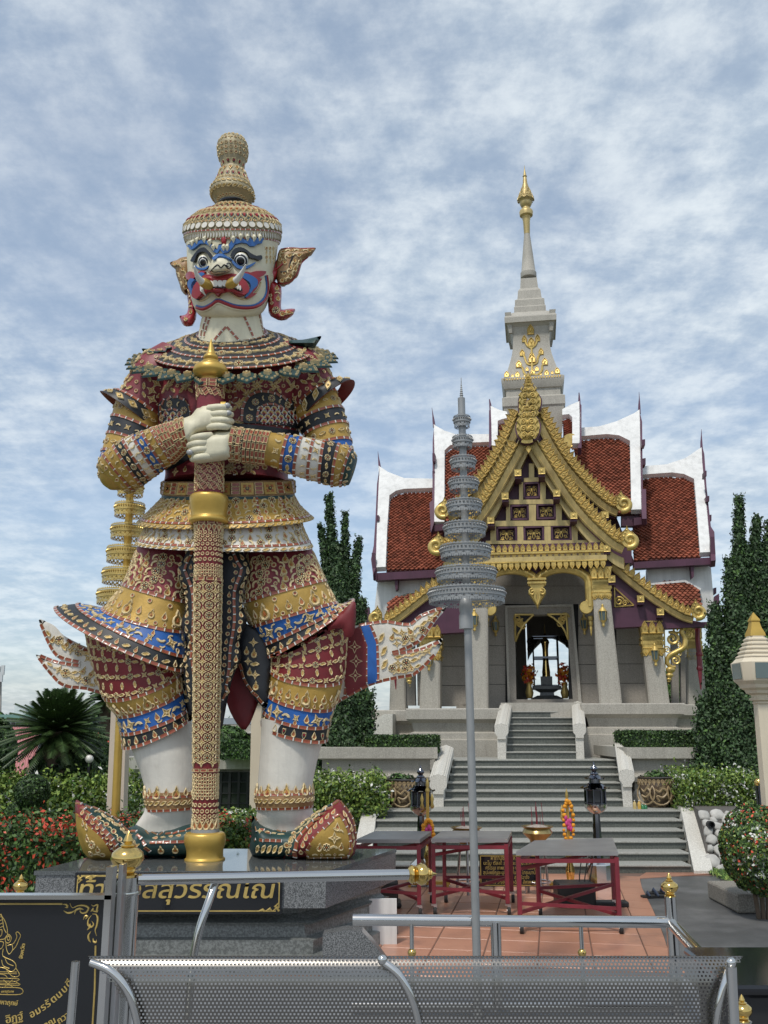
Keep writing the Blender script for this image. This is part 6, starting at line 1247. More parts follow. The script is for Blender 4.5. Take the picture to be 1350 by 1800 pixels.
b.prism([wl(ul, WBK, bk[0][1] - .3), wl(bk[0][0], WBK, bk[0][1] - .3), wl(bk[0][0], WBK, zt_h), wl(ul, WBK, zt_h)], W * .2); b.prism([wl(bk[-1][0], WBK, bk[0][1] - .3), wl(ur_, WBK, bk[0][1] - .3), wl(ur_, WBK, zt_h), wl(bk[-1][0], WBK, zt_h)], W * .2)
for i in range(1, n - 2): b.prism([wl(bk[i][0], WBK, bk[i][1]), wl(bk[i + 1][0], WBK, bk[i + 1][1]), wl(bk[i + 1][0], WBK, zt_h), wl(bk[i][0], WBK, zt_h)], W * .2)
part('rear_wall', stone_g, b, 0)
b = MB()
for x, y, s in ((440, 420, .09), (470, 450, .07), (440, 500, .08), (500, 410, .07), (470, 390, .06), (800, 390, .07), (830, 410, .08), (850, 460, .07), (780, 375, .05)): u, z = PL(*dr(x, y), WBK - .05); b.tube(spiral(0, 0, s, 1.4, 0, 1, 14), [s * .22] * 15, 5, 0, True, frameU(u, WBK - .05, z))
part('rear_filigree', dark, b)
# ---- pillar inside the shrine
WPL = 1.5; uP = PL(*dr(612, 700), WPL)[0]; zd = lambda y: PL(*dr(612, y), WPL)[1]; mq = MPX(PW(951, 1180, WPL)) / 6.136
cpil = thing('city_pillar', 'gilded city pillar inside the shrine doorway on a grey pedestal', 'pillar', wl(uP, WPL, zd(1035)))
TP = Matrix.Translation(wl(uP, WPL, 0)) @ Matrix.Rotation(-YAW, 4, 'Z')
b = MB(); b.lathe([(r * mq, zd(y)) for y, r in ((800, 46), (770, 42), (745, 44), (700, 38), (640, 32), (590, 30), (500, 31), (450, 38), (425, 46), (405, 40), (380, 22), (330, 12), (250, 4), (190, 0))], 24, 0, TP); b.build('pillar_shaft', brass, cpil, 50)
b = MB()
for y0, y1, h0, h1 in ((795, 885, 62, 60), (885, 900, 100, 150), (900, 932, 152, 152), (932, 965, 130, 75), (965, 1032, 72, 80)): b.lathe([(h0 * mq * 1.414, zd(y0)), (h1 * mq * 1.414, zd(y1))], 4, 0, TP @ Matrix.Translation((0, 0, 0)), a0=math.pi / 4)
for y0, y1, h0, h1 in ((1000, 1035, 100, 170),): b.lathe([(h0 * mq * 1.414, zd(y0)), (h1 * mq * 1.414, zd(y1))], 4, 0, TP, a0=math.pi / 4)
b.build('pedestal', granite_side, cpil, 20, fix=True)
b = MB(); hw = 130 * mq
for sx in (-1, 1):
    for sy in (-1, 1): b.tube([TP @ Vector((sx * hw, sy * hw, zd(890))), TP @ Vector((sx * hw, sy * hw, zd(370)))], .018, 6)
for y in (370, 590, 600): b.tube([TP @ Vector((x, y_, zd(y))) for x, y_ in ((-hw, -hw), (hw, -hw), (hw, hw), (-hw, hw), (-hw, -hw))], .012, 6)
b.build('glass_case_frame', chrome_d, cpil, 40)
for x in (435, 818):
    u, z = PL(*dr(x, 1030), .7); t = thing('flower_vase', 'orange flower arrangement %s of the pillar inside the shrine' % ('left' if x < 600 else 'right'), 'vase', wl(u, .7, z), 'flower vases in the shrine'); b = MB(); b.lathe([(0, 0), (.06, 0), (.09, .12), (.05, .26), (.07, .33), (0, .33)], 12, 0, Matrix.Translation(wl(u, .7, z))); b.build('vase', gold_leaf, t)
    C_, N_ = ellipsoid_pts(wl(u, .7, z + .5), (.17, .12, .26), 160, .3, seed=x); leaf_mesh('flowers', C_, N_, .05, [marigold, fl_red], np.random.randint(0, 2, 160), .7, t)
# lamps on columns and door wall
lmp = None
for i, (x, y, w0, nm) in enumerate(((1060, 1084, -1.34, 'on the front column right of the porch'), (834, 1092, -1.34, 'on the front column left of the porch'), (1152, 1153, -1.05, 'on the outer right column'), (754, 1162, -1.05, 'on the outer left column'), (1027, 1099, -.02, 'on the wall right of the door'), (871, 1102, -.02, 'on the wall left of the door'))):
    p = PW(x, y, w0); t = thing('wall_lantern', 'small gilt glass lantern ' + nm, 'lantern', p, 'gilt wall lanterns of the shrine'); b = MB(); M = Matrix.Translation(p); b.lathe([(0, -.20), (.03, -.17), (.022, -.12), (.055, -.08), (.06, -.075)], 8, 0, M); b.lathe([(.085, .10), (.05, .15), (.02, .19), (.03, .21), (0, .25)], 8, 0, M); b.tube([p, p + W * .12], .018, 6)
    for a in range(6): b.tube([M @ Vector((.058 * math.cos(a * 1.047), .058 * math.sin(a * 1.047), -.075)), M @ Vector((.082 * math.cos(a * 1.047), .082 * math.sin(a * 1.047), .10))], .006, 4)
    b.build('lantern_frame', gold_leaf, t, 40); b = MB(); b.lathe([(0, -.07), (.052, -.07), (.075, .098), (0, .098)], 6, 0, M); b.build('lantern_glass', glass_g, t, 20)
# ---- roofs
def plane_of(xt, yt, wt, xb, yb_, wb):             # roof plane holding the u direction and two pixels at given depths
    a, c = PW(xt, yt, wt), PW(xb, yb_, wb); d = (c - a); d -= U * d.dot(U); d.normalize(); n = U.cross(d).normalized()
    if n.z < 0: n = -n
    return a, d, n
def PPl(px, py, pl): r = ray(px, py); a, d, n = pl; return CAM + r * ((a - CAM).dot(n) / r.dot(n))
def roof_panel(poly, pl, tw, th, off=0.0):
    a, d, n = pl; q = [PPl(x, y, pl) for x, y in poly]; b = MB(); b.prism([p - n * .08 for p in q], n * .06); part('roof_deck', roof_gap, b, 0)
    uv = [((p - a).dot(U), (p - a).dot(d)) for p in q]; us = [p[0] for p in uv]; vs = [p[1] for p in uv]; mb = MB(); r_ = 0; v = min(vs) - th
    while v < max(vs) + th:
        u = min(us) - tw + (tw / 2 if r_ % 2 else 0)
        while u < max(us) + tw:
            if inside(uv, u, v + th * .4):
                j = random.uniform(-.004, .004); P_ = lambda x, y, h: tuple(a + U * x + d * y + n * h)
                lo_, hi = -.012, .022 + j
                mb.add([P_(u, v - th, lo_), P_(u + tw * .5, v, .004 + j), P_(u + tw * .42, v + th * .45, hi), P_(u, v + th * 1.0, hi + .006), P_(u - tw * .42, v + th * .45, hi), P_(u - tw * .5, v, .004 + j),
                        P_(u + tw * .42, v + th * .45, lo_), P_(u, v + th * 1.0, lo_), P_(u - tw * .42, v + th * .45, lo_)], [(0, 1, 2, 3, 4, 5), (2, 6, 7, 3), (3, 7, 8, 4)])
            u += tw
        v += th; r_ += 1
    part('roof_tiles', roof_t, mb, 0, kind='stuff')
def on_plane(name, poly, pl, t, m_, lift=0.0, sm=0):
    a, d, n = pl; q = smooth_poly(poly, sm) if sm else poly; b = MB(); b.prism([PPl(x, y, pl) + n * lift for x, y in q], n * t); return part(name, m_, b, 30)
TW, TH = .098, .058
def wing(tile, verge, spike, barge, eave, pt, pb, wt, wb):
    pl = plane_of(*pt, wt, *pb, wb); roof_panel(z2_(tile), pl, TW, TH); on_plane('roof_verge', z2_(verge), pl, .12, wht, .0)
    a, d, n = pl; e = MB()
    if spike:
        p = [PPl(x, y, pl) + n * .05 for x, y in z2_(spike)]; e.tube(p, [.035, .028, .012, .004][:len(p)], 6); part('roof_finial', purple, e)
    if barge: on_plane('bargeboard', z2_(barge), pl, .16, purple, -.04)
    if eave:
        b = MB(); b.prism([PW(x, y, wb - .05) for x, y in z2_(eave)], W * .25); part('eave_board', purple, b, 0)
    return pl
# outer right, inner right, centre right; then the left ones
plOR = wing([(990, 430), (1035, 425), (1140, 418), (1185, 424), (1222, 442), (1232, 560), (1245, 716), (1000, 728)], [(1030, 395), (1120, 388), (1190, 365), (1238, 332), (1250, 325), (1252, 380), (1268, 540), (1283, 714), (1244, 716), (1232, 560), (1222, 442), (1185, 424), (1140, 418), (1030, 426)], [(1251, 330), (1250, 300), (1250, 270), (1250, 248)], [(1252, 320), (1260, 350), (1268, 470), (1284, 620), (1297, 640), (1302, 745), (1284, 748), (1282, 712), (1266, 540), (1252, 385)], [(1000, 734), (1288, 716), (1290, 742), (1000, 758)], (1130, 845), (1170, 984), 1.6, -.4)
plIR = wing([(775, 295), (805, 283), (900, 275), (945, 280), (985, 300), (990, 540), (1005, 550), (860, 560), (800, 420)], [(795, 280), (800, 252), (870, 247), (935, 228), (1000, 198), (1020, 184), (1022, 235), (1028, 555), (990, 556), (985, 300), (945, 280), (900, 275), (805, 283)], [(1020, 190), (1020, 160), (1020, 135), (1019, 110)], [(1020, 190), (1030, 230), (1032, 480), (1044, 480), (1046, 590), (1030, 590), (1026, 550)], [(1000, 570), (1048, 566), (1048, 592), (1000, 598)], (1060, 775), (1100, 905), 1.3, -.3)
plCR = wing([(738, 208), (760, 203), (772, 215), (772, 270), (738, 262)], [(735, 185), (762, 170), (798, 155), (802, 200), (800, 312), (772, 312), (772, 215), (760, 203), (735, 206)], [(798, 160), (798, 140), (797, 114)], [(798, 160), (806, 170), (806, 330), (792, 330), (798, 300)], None, (1000, 740), (1010, 780), 1.0, .1)
plOL = wing([(96, 502), (120, 485), (150, 478), (262, 474), (300, 474), (300, 756), (82, 767), (88, 620)], [(56, 392), (62, 396), (90, 415), (150, 438), (265, 441), (265, 474), (150, 478), (120, 485), (96, 502), (88, 620), (82, 768), (46, 770), (50, 620), (56, 470)], [(60, 398), (57, 375), (54, 350), (52, 330)], [(60, 395), (56, 470), (50, 620), (46, 770), (36, 800), (28, 740), (38, 690), (44, 600), (50, 460)], [(38, 775), (300, 760), (300, 788), (40, 802)], (700, 870), (700, 1005), 1.6, -.4)
plIL = wing([(300, 335), (320, 316), (350, 308), (475, 303), (490, 330), (420, 470), (380, 560), (300, 600)], [(260, 238), (268, 244), (300, 262), (340, 275), (475, 275), (475, 303), (350, 308), (320, 316), (300, 335), (299, 600), (262, 600), (264, 420)], [(261, 240), (258, 215), (255, 190), (252, 168)], [(262, 235), (264, 420), (262, 600), (250, 640), (244, 530), (255, 520), (256, 300)], [(244, 600), (300, 590), (300, 615), (246, 622)], (860, 788), (820, 925), 1.3, -.3)
plCL = wing([(496, 228), (510, 222), (535, 216), (535, 262), (496, 276)], [(470, 172), (500, 186), (530, 194), (535, 216), (510, 222), (496, 228), (496, 320), (474, 320), (473, 240)], [(470, 178), (468, 158), (465, 138)], [(472, 175), (473, 320), (464, 330), (464, 190)], None, (880, 745), (885, 790), 1.0, .1)
# lowest tier: white walls and small roofs
for poly, w0 in (([(1050, 758), (1285, 744), (1300, 925), (1255, 925), (1245, 838), (1190, 806), (1050, 812)], -.15), ([(50, 804), (262, 792), (262, 840), (150, 852), (100, 880), (75, 940), (34, 950)], -.15)):
    b = MB(); b.prism([PW(x, y, w0) for x, y in z2_(poly)], W * .3); part('upper_wall', wht, b, 0)
for poly, pt, pb in (([(1070, 820), (1110, 808), (1190, 806), (1225, 822), (1246, 838), (1252, 900), (1200, 900), (1120, 860)], (1160, 1022), (1200, 1065)), ([(262, 838), (190, 852), (120, 866), (88, 890), (78, 932), (120, 935), (262, 850)], (720, 1045), (700, 1080))):
    pl = plane_of(*pt, -.25, *pb, -.6); roof_panel(z2_(poly), pl, TW, TH)
for poly, w0 in (([(1060, 812), (1190, 800), (1250, 832), (1246, 840), (1188, 808), (1060, 820)], -.3),):
    b = MB(); b.prism([PW(x, y, w0) for x, y in z2_(poly)], W * .2); part('roof_ridge', wht, b, 0)
for x, y, sg in ((1210, 755, 1), (112, 800, -1)):
    b = MB(); b.prism([PW(a, c, -.38) for a, c in z2_([(x, y - 6), (x + 14, y - 6), (x + 12, y + 34), (x + 5, y + 40)])], W * .2); part('eave_bracket', purple, b, 0)
for q in ([(1262, 395), (1270, 395), (1270, 415), (1262, 415)], [(1268, 490), (1280, 488), (1280, 508), (1268, 510)], [(1274, 560), (1288, 558), (1288, 580), (1274, 582)], [(1296, 830), (1306, 828), (1306, 850), (1296, 852)], [(1030, 280), (1042, 278), (1042, 300), (1030, 302)], [(1032, 350), (1044, 348), (1044, 372), (1032, 374)], [(253, 330), (262, 330), (262, 360), (253, 360)], [(253, 396), (262, 396), (262, 416), (253, 416)], [(46, 560), (54, 560), (54, 580), (46, 580)], [(43, 625), (51, 625), (51, 648), (43, 648)]):
    b = MB(); b.prism([PW(x, y, .6) for x, y in z2_(q)], W * .3); part('purlin', purple, b, 0)
for q, w0 in (([(1300, 860), (1316, 850), (1318, 900), (1308, 938), (1296, 930)], -.5), ([(4, 905), (18, 900), (22, 955), (4, 955)], -.5), ([(1285, 640), (1298, 640), (1303, 700), (1302, 748), (1284, 748)], -.5), ([(28, 700), (40, 700), (48, 800), (34, 800)], -.5)):
    b = MB(); b.prism([PW(x, y, w0) for x, y in z2_(q)], W * .12); part('eave_horn', purple, b, 0)
# side aisles of the porch: raking boards with leaves and a curl, beams below
WS = -1.15
S_r = [PL(x, y, WS) for x, y in z2_([(920, 745), (985, 800), (1060, 858), (1130, 905), (1185, 935), (1222, 946)])]
S_l = [PL(x, y, WS) for x, y in z2_([(420, 705), (360, 760), (300, 810), (240, 852), (190, 890), (140, 930), (100, 955), (60, 965)])]
for S_, sg in ((S_r, 1), (S_l, -1)):
    p = rake('bargeboard', S_, 13 * mp_, WS, .12); leaves_on(p, 6.5 * mp_ + 6 * mp_, 11 * mp_, 9.5 * mp_, WS + .03, .03, .95); naga(S_[-1][0] + sg * 8 * mp_, S_[-1][1] + 12 * mp_, 11.5 * mp_, sg, WS - .04)
for poly in ([(918, 760), (985, 812), (1060, 870), (1130, 915), (1190, 945), (1280, 962), (1285, 972), (1042, 978), (918, 908)], [(440, 700), (300, 815), (240, 862), (190, 902), (140, 942), (90, 972), (268, 975), (440, 965)]):
    b = MB(); pslab(b, z2_(poly), WS + .2, .3); part('aisle_board', purple, b, 0)
for q in ([(918, 905), (1040, 902), (1040, 972), (920, 978)], [(265, 960), (440, 955), (440, 990), (265, 1000)], [(1040, 962), (1290, 955), (1292, 972), (1040, 984)]):
    b = MB(); pslab(b, z2_(q), WS + .16, .3); part('tie_beam', purple, b, 0)
q = z2_([(928, 828), (1000, 894), (930, 900)]); b = MB()
for i in range(3): b.tube([PW(*q[i], WS + .17), PW(*q[(i + 1) % 3], WS + .17)], .014, 5)
for x, y, s in ((945, 880, .10), (968, 886, .06)): u, z = PL(*z2_([(x, y)])[0], WS + .17); b.tube(spiral(0, 0, s, 1.5, 0, 1, 16), [s * .2] * 17, 5, 0, True, frameU(u, WS + .17, z))
part('carved_triangle', gold_leaf, b)
for i, (x, y) in enumerate(((917, 796), (1025, 870), (1098, 918))):
    u, z = PL(*z2_([(x, y)])[0], WS - .02); s = 6 * mp_; b = MB(); ubox(b, u - s * .9, u + s * .9, WS, WS + .5, z - s * 1.6, z + s * .9); pf = part('purlin', purple, b, 0); link('beam_end', beam_end, pf, frameU(u, WS - .02, z) @ Matrix.Diagonal((s, s, s * .5, 1)))
b = MB(); pslab(b, z3_([(1085, 1110), (1130, 1110), (1130, 1330), (1085, 1330)]), WS + .05, .3); pslab(b, z3_([(1190, 880), (1300, 880), (1300, 960), (1190, 960)]), -.2, .2); pslab(b, z3_([(1110, 1090), (1250, 1090), (1250, 1180), (1130, 1180)]), -.45, .2); part('corner_post', purple, b, 0)
# upper gable fill (between the two bargeboards) and the roof of the porch
for pth, u0 in ((B_r, uB_),):
    full = bent(pth, 3); b = MB(); pts = [(u, z - 6 * mp_) for u, z in full] + [(u, z - 6 * mp_) for u, z in mirror(full, u0)[::-1]]; uslab(b, pts, WB + .2, .1); part('upper_tympanum', purple, b, 0)
b = MB(); pslab(b, [(815, 895), (940, 800), (1080, 900), (1116, 990), (1040, 1030), (1040, 1000), (820, 1000), (800, 1050), (762, 1050), (762, 960)], .15, .2); pslab(b, [(790, 1000), (850, 1000), (850, 1090), (790, 1095)], -.2, .15); part('gable_wall', purple, b, 0)
for path, u0, w0, w1 in ((B_r, uB_, WB + .16, 1.6),):
    for q in (path, mirror(path, u0)):
        full = bent(q, 3); b = MB(); b.loft([[wl(u, w0, z + 4 * mp_) for u, z in full], [wl(u, w1, z + 4 * mp_) for u, z in full]], 0, False, False, None, False); part('porch_roof', roof_t, b, 30)
for x, y, s in ((765, 285, .0), (497, 305, 0)):   # curls peeping out behind the gable
    u, z = PL(*z2_([(x, y)])[0], .2); sg = 1 if x > 600 else -1; b = MB(); M = frameU(u, .2, z); b.tube(spiral(0, 0, .15, 1.4, -1.5, sg, 20), [.06 * (1 - .5 * i / 20) for i in range(21)], 8, 0, True, M); b.add(*solid(circ(16, .17), .05, .9)[:2], M=M); part('gable_curl', gold_leaf, b, 50)
# gilded bracket scrolls beside the outer columns
def bracket(sg, ux):
    b = MB(); w0 = -.85; T = lambda x, y: wl(*(lambda q: (q[0] if sg > 0 else 2 * UB - q[0], w0, q[1]))(PL(1060 + x / 6.75, 1000 + y / 6.75, w0)))
    b.tube(crpath([T(1050, 700), T(985, 690), (T(935, 740)), T(975, 830), T(960, 930), T(870, 985), T(790, 1030), T(760, 1100), T(800, 1160), T(860, 1165)], 30), [.03 + .022 * math.sin(math.pi * i / 30) for i in range(31)], 8)
    for cxx, cyy, r_ in ((820, 830, 85), (760, 960, 40), (900, 900, 30), (860, 1085, 60), (1010, 790, 55), (870, 720, 60), (905, 1010, 30)):
        m1 = MPX(PW(1180, 1130, w0)) / 6.75; c = T(cxx, cyy); M = Matrix(((U.x, 0, -W.x, c.x), (U.y, 0, -W.y, c.y), (0, 1, 0, c.z), (0, 0, 0, 1))); b.tube(spiral(0, 0, r_ * m1, 1.5, 2.0, -sg, 18), [r_ * m1 * .22] * 19, 6, 0, True, M)
    for k_, (y, hw) in enumerate(((1195, 55), (1215, 40), (1260, 42), (1280, 28), (1310, 30), (1335, 18), (1370, 6))):
        c = T(800 - k_ * 4, y); b.sphere(c, hw * MPX(c) / 6.75, 10, 6, 0, (1.1, .8, .7))
    b.prism([T(720, 715), T(735, 715), T(745, 1180), T(735, 1180)], W * .05); part('scroll_bracket', gold_leaf, b, 50)
bracket(1, 0); bracket(-1, 0)
for x in (1230, 694):                              # carved dark wood brackets at the corners
    b = MB(); p = [PW(x + dx, y, -.55) for dx, y in ((-4, 1100), (-4, 1125), (-1, 1150), (0, 1175), (2, 1212))]; b.tube(p, [.05, .045, .05, .05, .01], 6)
    for k_ in (2, 3): b.sphere(p[k_], .065, 8, 5)
    part('carved_bracket', red_metal, b)
for x0, x1, w0 in ((1180, 1192, .3), (1196, 1204, .35), (714, 728, .35), (732, 742, .3)):   # shutters and posts in the side bays
    b = MB(); pslab(b, [(x0, 1110), (x1, 1110), (x1 + 2, 1240), (x0 + 2, 1240)], w0, .2); part('bay_post', stone_g, b, 0)
# ---- plinth of the shrine
def plinth(xa, xb, ys, w0, w1, nm):
    q = []; 
    for y, s in ys:
        a, c = PL(xa, y, w0), PL(xb, y, w0); z = PL((xa + xb) / 2, y, w0)[1]; q.append([wl(a[0] + s, w0 + s, z), wl(c[0] - s, w0 + s, z), wl(c[0] - s, w1, z), wl(a[0] + s, w1, z)])
    b = MB(); b.loft(q, 0); part(nm, stone, b, 20)
py = lambda d=0: [(1345 + d, -.02), (1292 + d, -.02), (1290 + d, .06), (1280 + d, .06), (1277 + d, .14), (1262 + d, .10), (1255 + d, .0), (1254 + d, .0), (1238 + d, .0), (1236 + d, .01)]
plinth(1022, 1204, py(0), -1.9, 1.2, 'plinth'); plinth(713, 880, py(9), -1.9, 1.2, 'plinth')
plinth(1100, 1244, [(y + 2, s) for y, s in py(0)], -.6, 4.2, 'plinth'); plinth(652, 800, [(y + 12, s) for y, s in py(0)], -.6, 4.2, 'plinth')
b = MB(); ubox(b, PL(880, 1240, -1.2)[0], PL(1024, 1240, -1.2)[0], -1.2, .2, 1.0, zfl - .02); part('door_step', stone, b, 0)
b = MB(); b.prism([PW(x, y, -1.0) for x, y in ((640, 1275), (676, 1255), (690, 1255), (690, 1305), (640, 1305))], W * .4); part('side_stair_wall', stone_lt, b, 0)
# ---- stone tower and spire
WTW = 2.0; T1 = lambda x, y: (830 + x / 4.09, 280 + y / 4.09)
tprof = [(1990, 182), (1780, 205), (1765, 214), (1705, 214), (1698, 186), (1650, 186), (1640, 198), (1592, 214), (1572, 216), (1562, 214), (1556, 188), (1500, 168), (1450, 152), (1400, 138), (1350, 130), (1300, 127), (1250, 132), (1200, 146), (1168, 170), (1164, 180), (1126, 182), (1118, 178), (1098, 138), (1094, 112), (1056, 112), (1050, 106), (1006, 104), (1002, 92), (998, 86), (940, 80), (930, 70), (924, 64), (852, 58)]
ax = lambda y: lerp(442, 395, (1990 - y) / 1950)
u_t = PL(*T1(430, 1500), WTW)[0]; mt = MPX(PW(*T1(430, 1400), WTW)) / 4.09
def sq(h, z, k_=.0): return [wl(u_t - h, WTW - h, z), wl(u_t + h, WTW - h, z), wl(u_t + h, WTW + h, z), wl(u_t - h, WTW + h, z)]
b = MB(); b.loft([sq(h * mt, PL(*T1(ax(y), y), WTW - h * mt)[1]) for y, h in tprof], 0); tw_ = part('tower', stone, b, 20); btw = bvh_of([b])
TT = Matrix.Translation(wl(u_t, WTW, 0)); zt1 = lambda y: PL(*T1(ax(y), y), WTW)[1]
for sx in (-1, 1):
    for sy in (-1, 1):
        b = MB(); h_ = 178 * mt; zA, zB_ = zt1(1164), zt1(1300)
        b.loft([[wl(u_t + sx * (h_ - a_ * mt), WTW + sy * (h_ - c_ * mt), zA) for a_, c_ in ((0, 0), (44, 0), (44, 44), (0, 44))], [wl(u_t + sx * (h_ - a_ * mt), WTW + sy * (h_ - c_ * mt), zB_) for a_, c_ in ((26, 26), (48, 26), (48, 48), (26, 48))]], 0); part('tower_corner', stone, b, 0)
b = MB(); b.lathe([(r * mt, zt1(y)) for y, r in ((852, 56), (846, 58), (818, 58), (812, 52), (700, 40), (535, 21))], 28, 0, TT); part('spire', stone, b, 40)
b = MB(); b.lathe([(r * mt, zt1(y)) for y, r in ((537, 22), (440, 26), (430, 30), (425, 24), (412, 30), (405, 48), (380, 51), (368, 46), (360, 34), (350, 28), (345, 28), (338, 36), (318, 46), (305, 44), (292, 60), (285, 62), (270, 52), (200, 26), (170, 17), (150, 16), (128, 12), (122, 17), (116, 12), (66, 3), (42, 1))], 20, 0, TT)
for k_, (y, r, s) in enumerate(((285, 58, 20), (262, 50, 18), (238, 40, 15), (215, 31, 12))):
    for i in range(10):
        a = 2 * math.pi * (i + .5 * (k_ % 2)) / 10; p = TT @ Vector((r * mt * math.cos(a), r * mt * math.sin(a), zt1(y))); b.add(*rimmed(LEAF, .2, .7, .2)[:2], M=Matrix.Translation(p) @ Matrix.Rotation(a + math.pi / 2, 4, 'Z') @ Matrix.Rotation(R(78), 4, 'X') @ Matrix.Scale(s * mt, 4))
part('spire_finial', gold_flat, b, 40)
b = MB()
for q in ([(432, 1540), (430, 1440), (425, 1330)], [(430, 1545), (400, 1555), (375, 1540), (360, 1500), (335, 1485)], [(432, 1545), (470, 1550), (500, 1520), (505, 1485), (522, 1470)], [(430, 1480), (395, 1470), (375, 1420), (360, 1400)], [(432, 1480), (465, 1465), (475, 1420), (493, 1395)], [(425, 1360), (395, 1340), (380, 1305)], [(427, 1360), (455, 1335), (468, 1300)]): on_tube(b, btw, [T1(*p) for p in smooth_poly(q, 4, False)], 2.0, 0, .3)
part('tower_vine', gold_leaf, b, 50)
for x, y, s in ((420, 1232, 38), (375, 1297, 27), (470, 1290, 27), (425, 1322, 38), (360, 1398, 28), (495, 1388, 28), (428, 1408, 24), (430, 1440, 40), (335, 1480, 32), (522, 1462, 32), (395, 1512, 18), (465, 1510, 22), (435, 1535, 26), (325, 1552, 26), (535, 1540, 26), (248, 1552, 28), (612, 1526, 28), (290, 1560, 14), (380, 1558, 14), (490, 1546, 14), (575, 1536, 14)): link('tower_leaf', lotus, tw_, on(btw, *T1(x, y)) @ Matrix.Diagonal((s * mt * 1.5, s * mt * 1.3, s * mt * 2.0, 1)))
for i in range(22): link('tower_trim', lotus, tw_, on(btw, *T1(lerp(222, 640, (i + .5) / 22), lerp(1584, 1556, (i + .5) / 22))) @ Matrix.Rotation(math.pi, 4, 'Z') @ Matrix.Diagonal((12 * mt, 12 * mt, 16 * mt, 1)))
# ================================================================== tiered umbrellas
def lace_tier(mb, c, r, h, n):
    """a metal band with a toothed top and an openwork lower half"""
    def q(a, z, o=0.0): return (c.x + (r + o) * math.cos(a), c.y + (r + o) * math.sin(a), c.z + z)
    m = n * 2; st = 2 * math.pi / n
    for i in range(m):
        a, b_ = i * st / 2, (i + 1) * st / 2
        for z0, z1, o in ((h * .42, h * .50, .006), (h * .52, h * .84, 0), (h * .86, h * .92, .006)): mb.add([q(a, z0, o), q(b_, z0, o), q(b_, z1, o), q(a, z1, o), q(a, z0, o - .006), q(b_, z0, o - .006), q(b_, z1, o - .006), q(a, z1, o - .006)], [(0, 1, 2, 3), (7, 6, 5, 4), (0, 4, 5, 1), (3, 2, 6, 7)])
        mb.add([q(a, h * .92), q(b_, h * .92), q((a + b_) / 2, h * 1.02)], [(0, 1, 2)])
        z = h * .68; mid = (a + b_) / 2; mb.add([q(mid - st * .16, z, .003), q(mid, z - h * .10, .003), q(mid + st * .16, z, .003), q(mid, z + h * .10, .003), q(mid, z, .016)], [(0, 1, 4), (1, 2, 4), (2, 3, 4), (3, 0, 4)])
    for i in range(n):
        a = i * st; D = lambda x, z: q(a + x * st, z * h)
        mb.add([D(-.5, .43), D(-.08, .43), D(-.30, .27)], [(0, 2, 1)]); mb.add([D(.08, .43), D(.5, .43), D(.30, .27)], [(0, 2, 1)])
        mb.add([D(-.32, .25), D(0, .40), D(.32, .25), D(.10, .16), D(0, .23), D(-.10, .16)], [(0, 5, 4, 1), (1, 4, 3, 2)])
        mb.add([D(-.5, .22), D(-.34, .27), D(-.16, .12), D(-.26, .02), D(-.5, .10)], [(0, 4, 3, 2, 1)]); mb.add([D(.5, .22), D(.34, .27), D(.16, .12), D(.26, .02), D(.5, .10)], [(0, 1, 2, 3, 4)])
        mb.add([D(-.14, .13), D(0, .18), D(.14, .13), D(0, 0)], [(0, 3, 2, 1)])
        mb.add([D(-.06, .18), D(.06, .18), D(.05, .40), D(-.05, .40)], [(0, 1, 2, 3)])
def chatra(name, label, Y, base, top, tiers, m_, mp, finial_px, rp, loc_):
    t = thing(name, label, 'tiered umbrella', loc_); A, B_ = P(*base, Y), P(*top, Y)
    xa = lambda y: lerp(base[0], top[0], (base[1] - y) / (base[1] - top[1]))
    b = MB(); k_ = MPX(A); b.tube([(A.x, Y, 0), A, B_], [rp * k_ * 1.06, rp * k_, rp * MPX(B_) * .86], 16); b.build('pole', mp, t, 50)
    for (y, hw, hp_) in tiers:
        c = P(xa(y), y + hp_ / 2, Y); mm = MPX(c); b = MB(); n = max(12, int(hw * mm * 2 * math.pi / (.048 if hw * mm > .1 else .04))); lace_tier(b, c, hw * mm, hp_ * mm, n)
        for a in range(4): b.tube([c + Vector((0, 0, hp_ * mm * .7)), c + Vector((hw * mm * math.cos(a * 1.571 + .6), hw * mm * math.sin(a * 1.571 + .6), hp_ * mm * .7))], .006, 5)
        b.build('tier', m_, t, 25)
    if finial_px:
        y0, y1 = finial_px; b = MB(); L = MPX(P(xa(y0), y0, Y)) * (y0 - y1); pr = [(.018, 0), (.02, .06), (.035, .1), (.022, .14), (.026, .2), (.042, .235), (.046, .26), (.03, .29)]
        for i in range(9): z = .32 + i * .055; r = .032 * (1 - i * .085); pr += [(r * .7, z), (r, z + .018), (r, z + .03), (r * .7, z + .045)]
        pr += [(.006, .86), (.004, 1.0)]; b.lathe([(r * L / .5, z * L) for r, z in pr], 16, 0, Matrix.Translation(P(xa(y0), y0, Y))); b.build('finial', mp, t, 50)
    return t
zc6 = lambda y: 640 + y / 3.913
sil = chatra('tiered_umbrella', 'silver nine-tiered ceremonial umbrella on a tall grey pole in front of the tables', 6.0, (838, 1675), (811, 700), [(zc6(a + (b_ - a) * .37), w_ / 2 / 3.913, (b_ - a) * .74 / 3.913) for a, b_, w_ in ((352, 472, 106), (492, 616, 129), (635, 766, 166), (785, 912, 195), (935, 1066, 230), (1092, 1222, 281), (1245, 1382, 340), (1402, 1538, 405), (1545, 1692, 520))], silver, silver, (728, 660), 7.4, (P(838, 1675, 6).x, 6, 0))
b = MB(); c = P(819, 1078, 6); b.lathe([(.045, -.10), (.045, -.02), (.038, 0), (.045, .03), (.04, .08), (.03, .1)], 16, 0, Matrix.Translation(c)); b.build('pole_socket', silver, sil, 50)
z33 = lambda y: 840 + y / 3.375
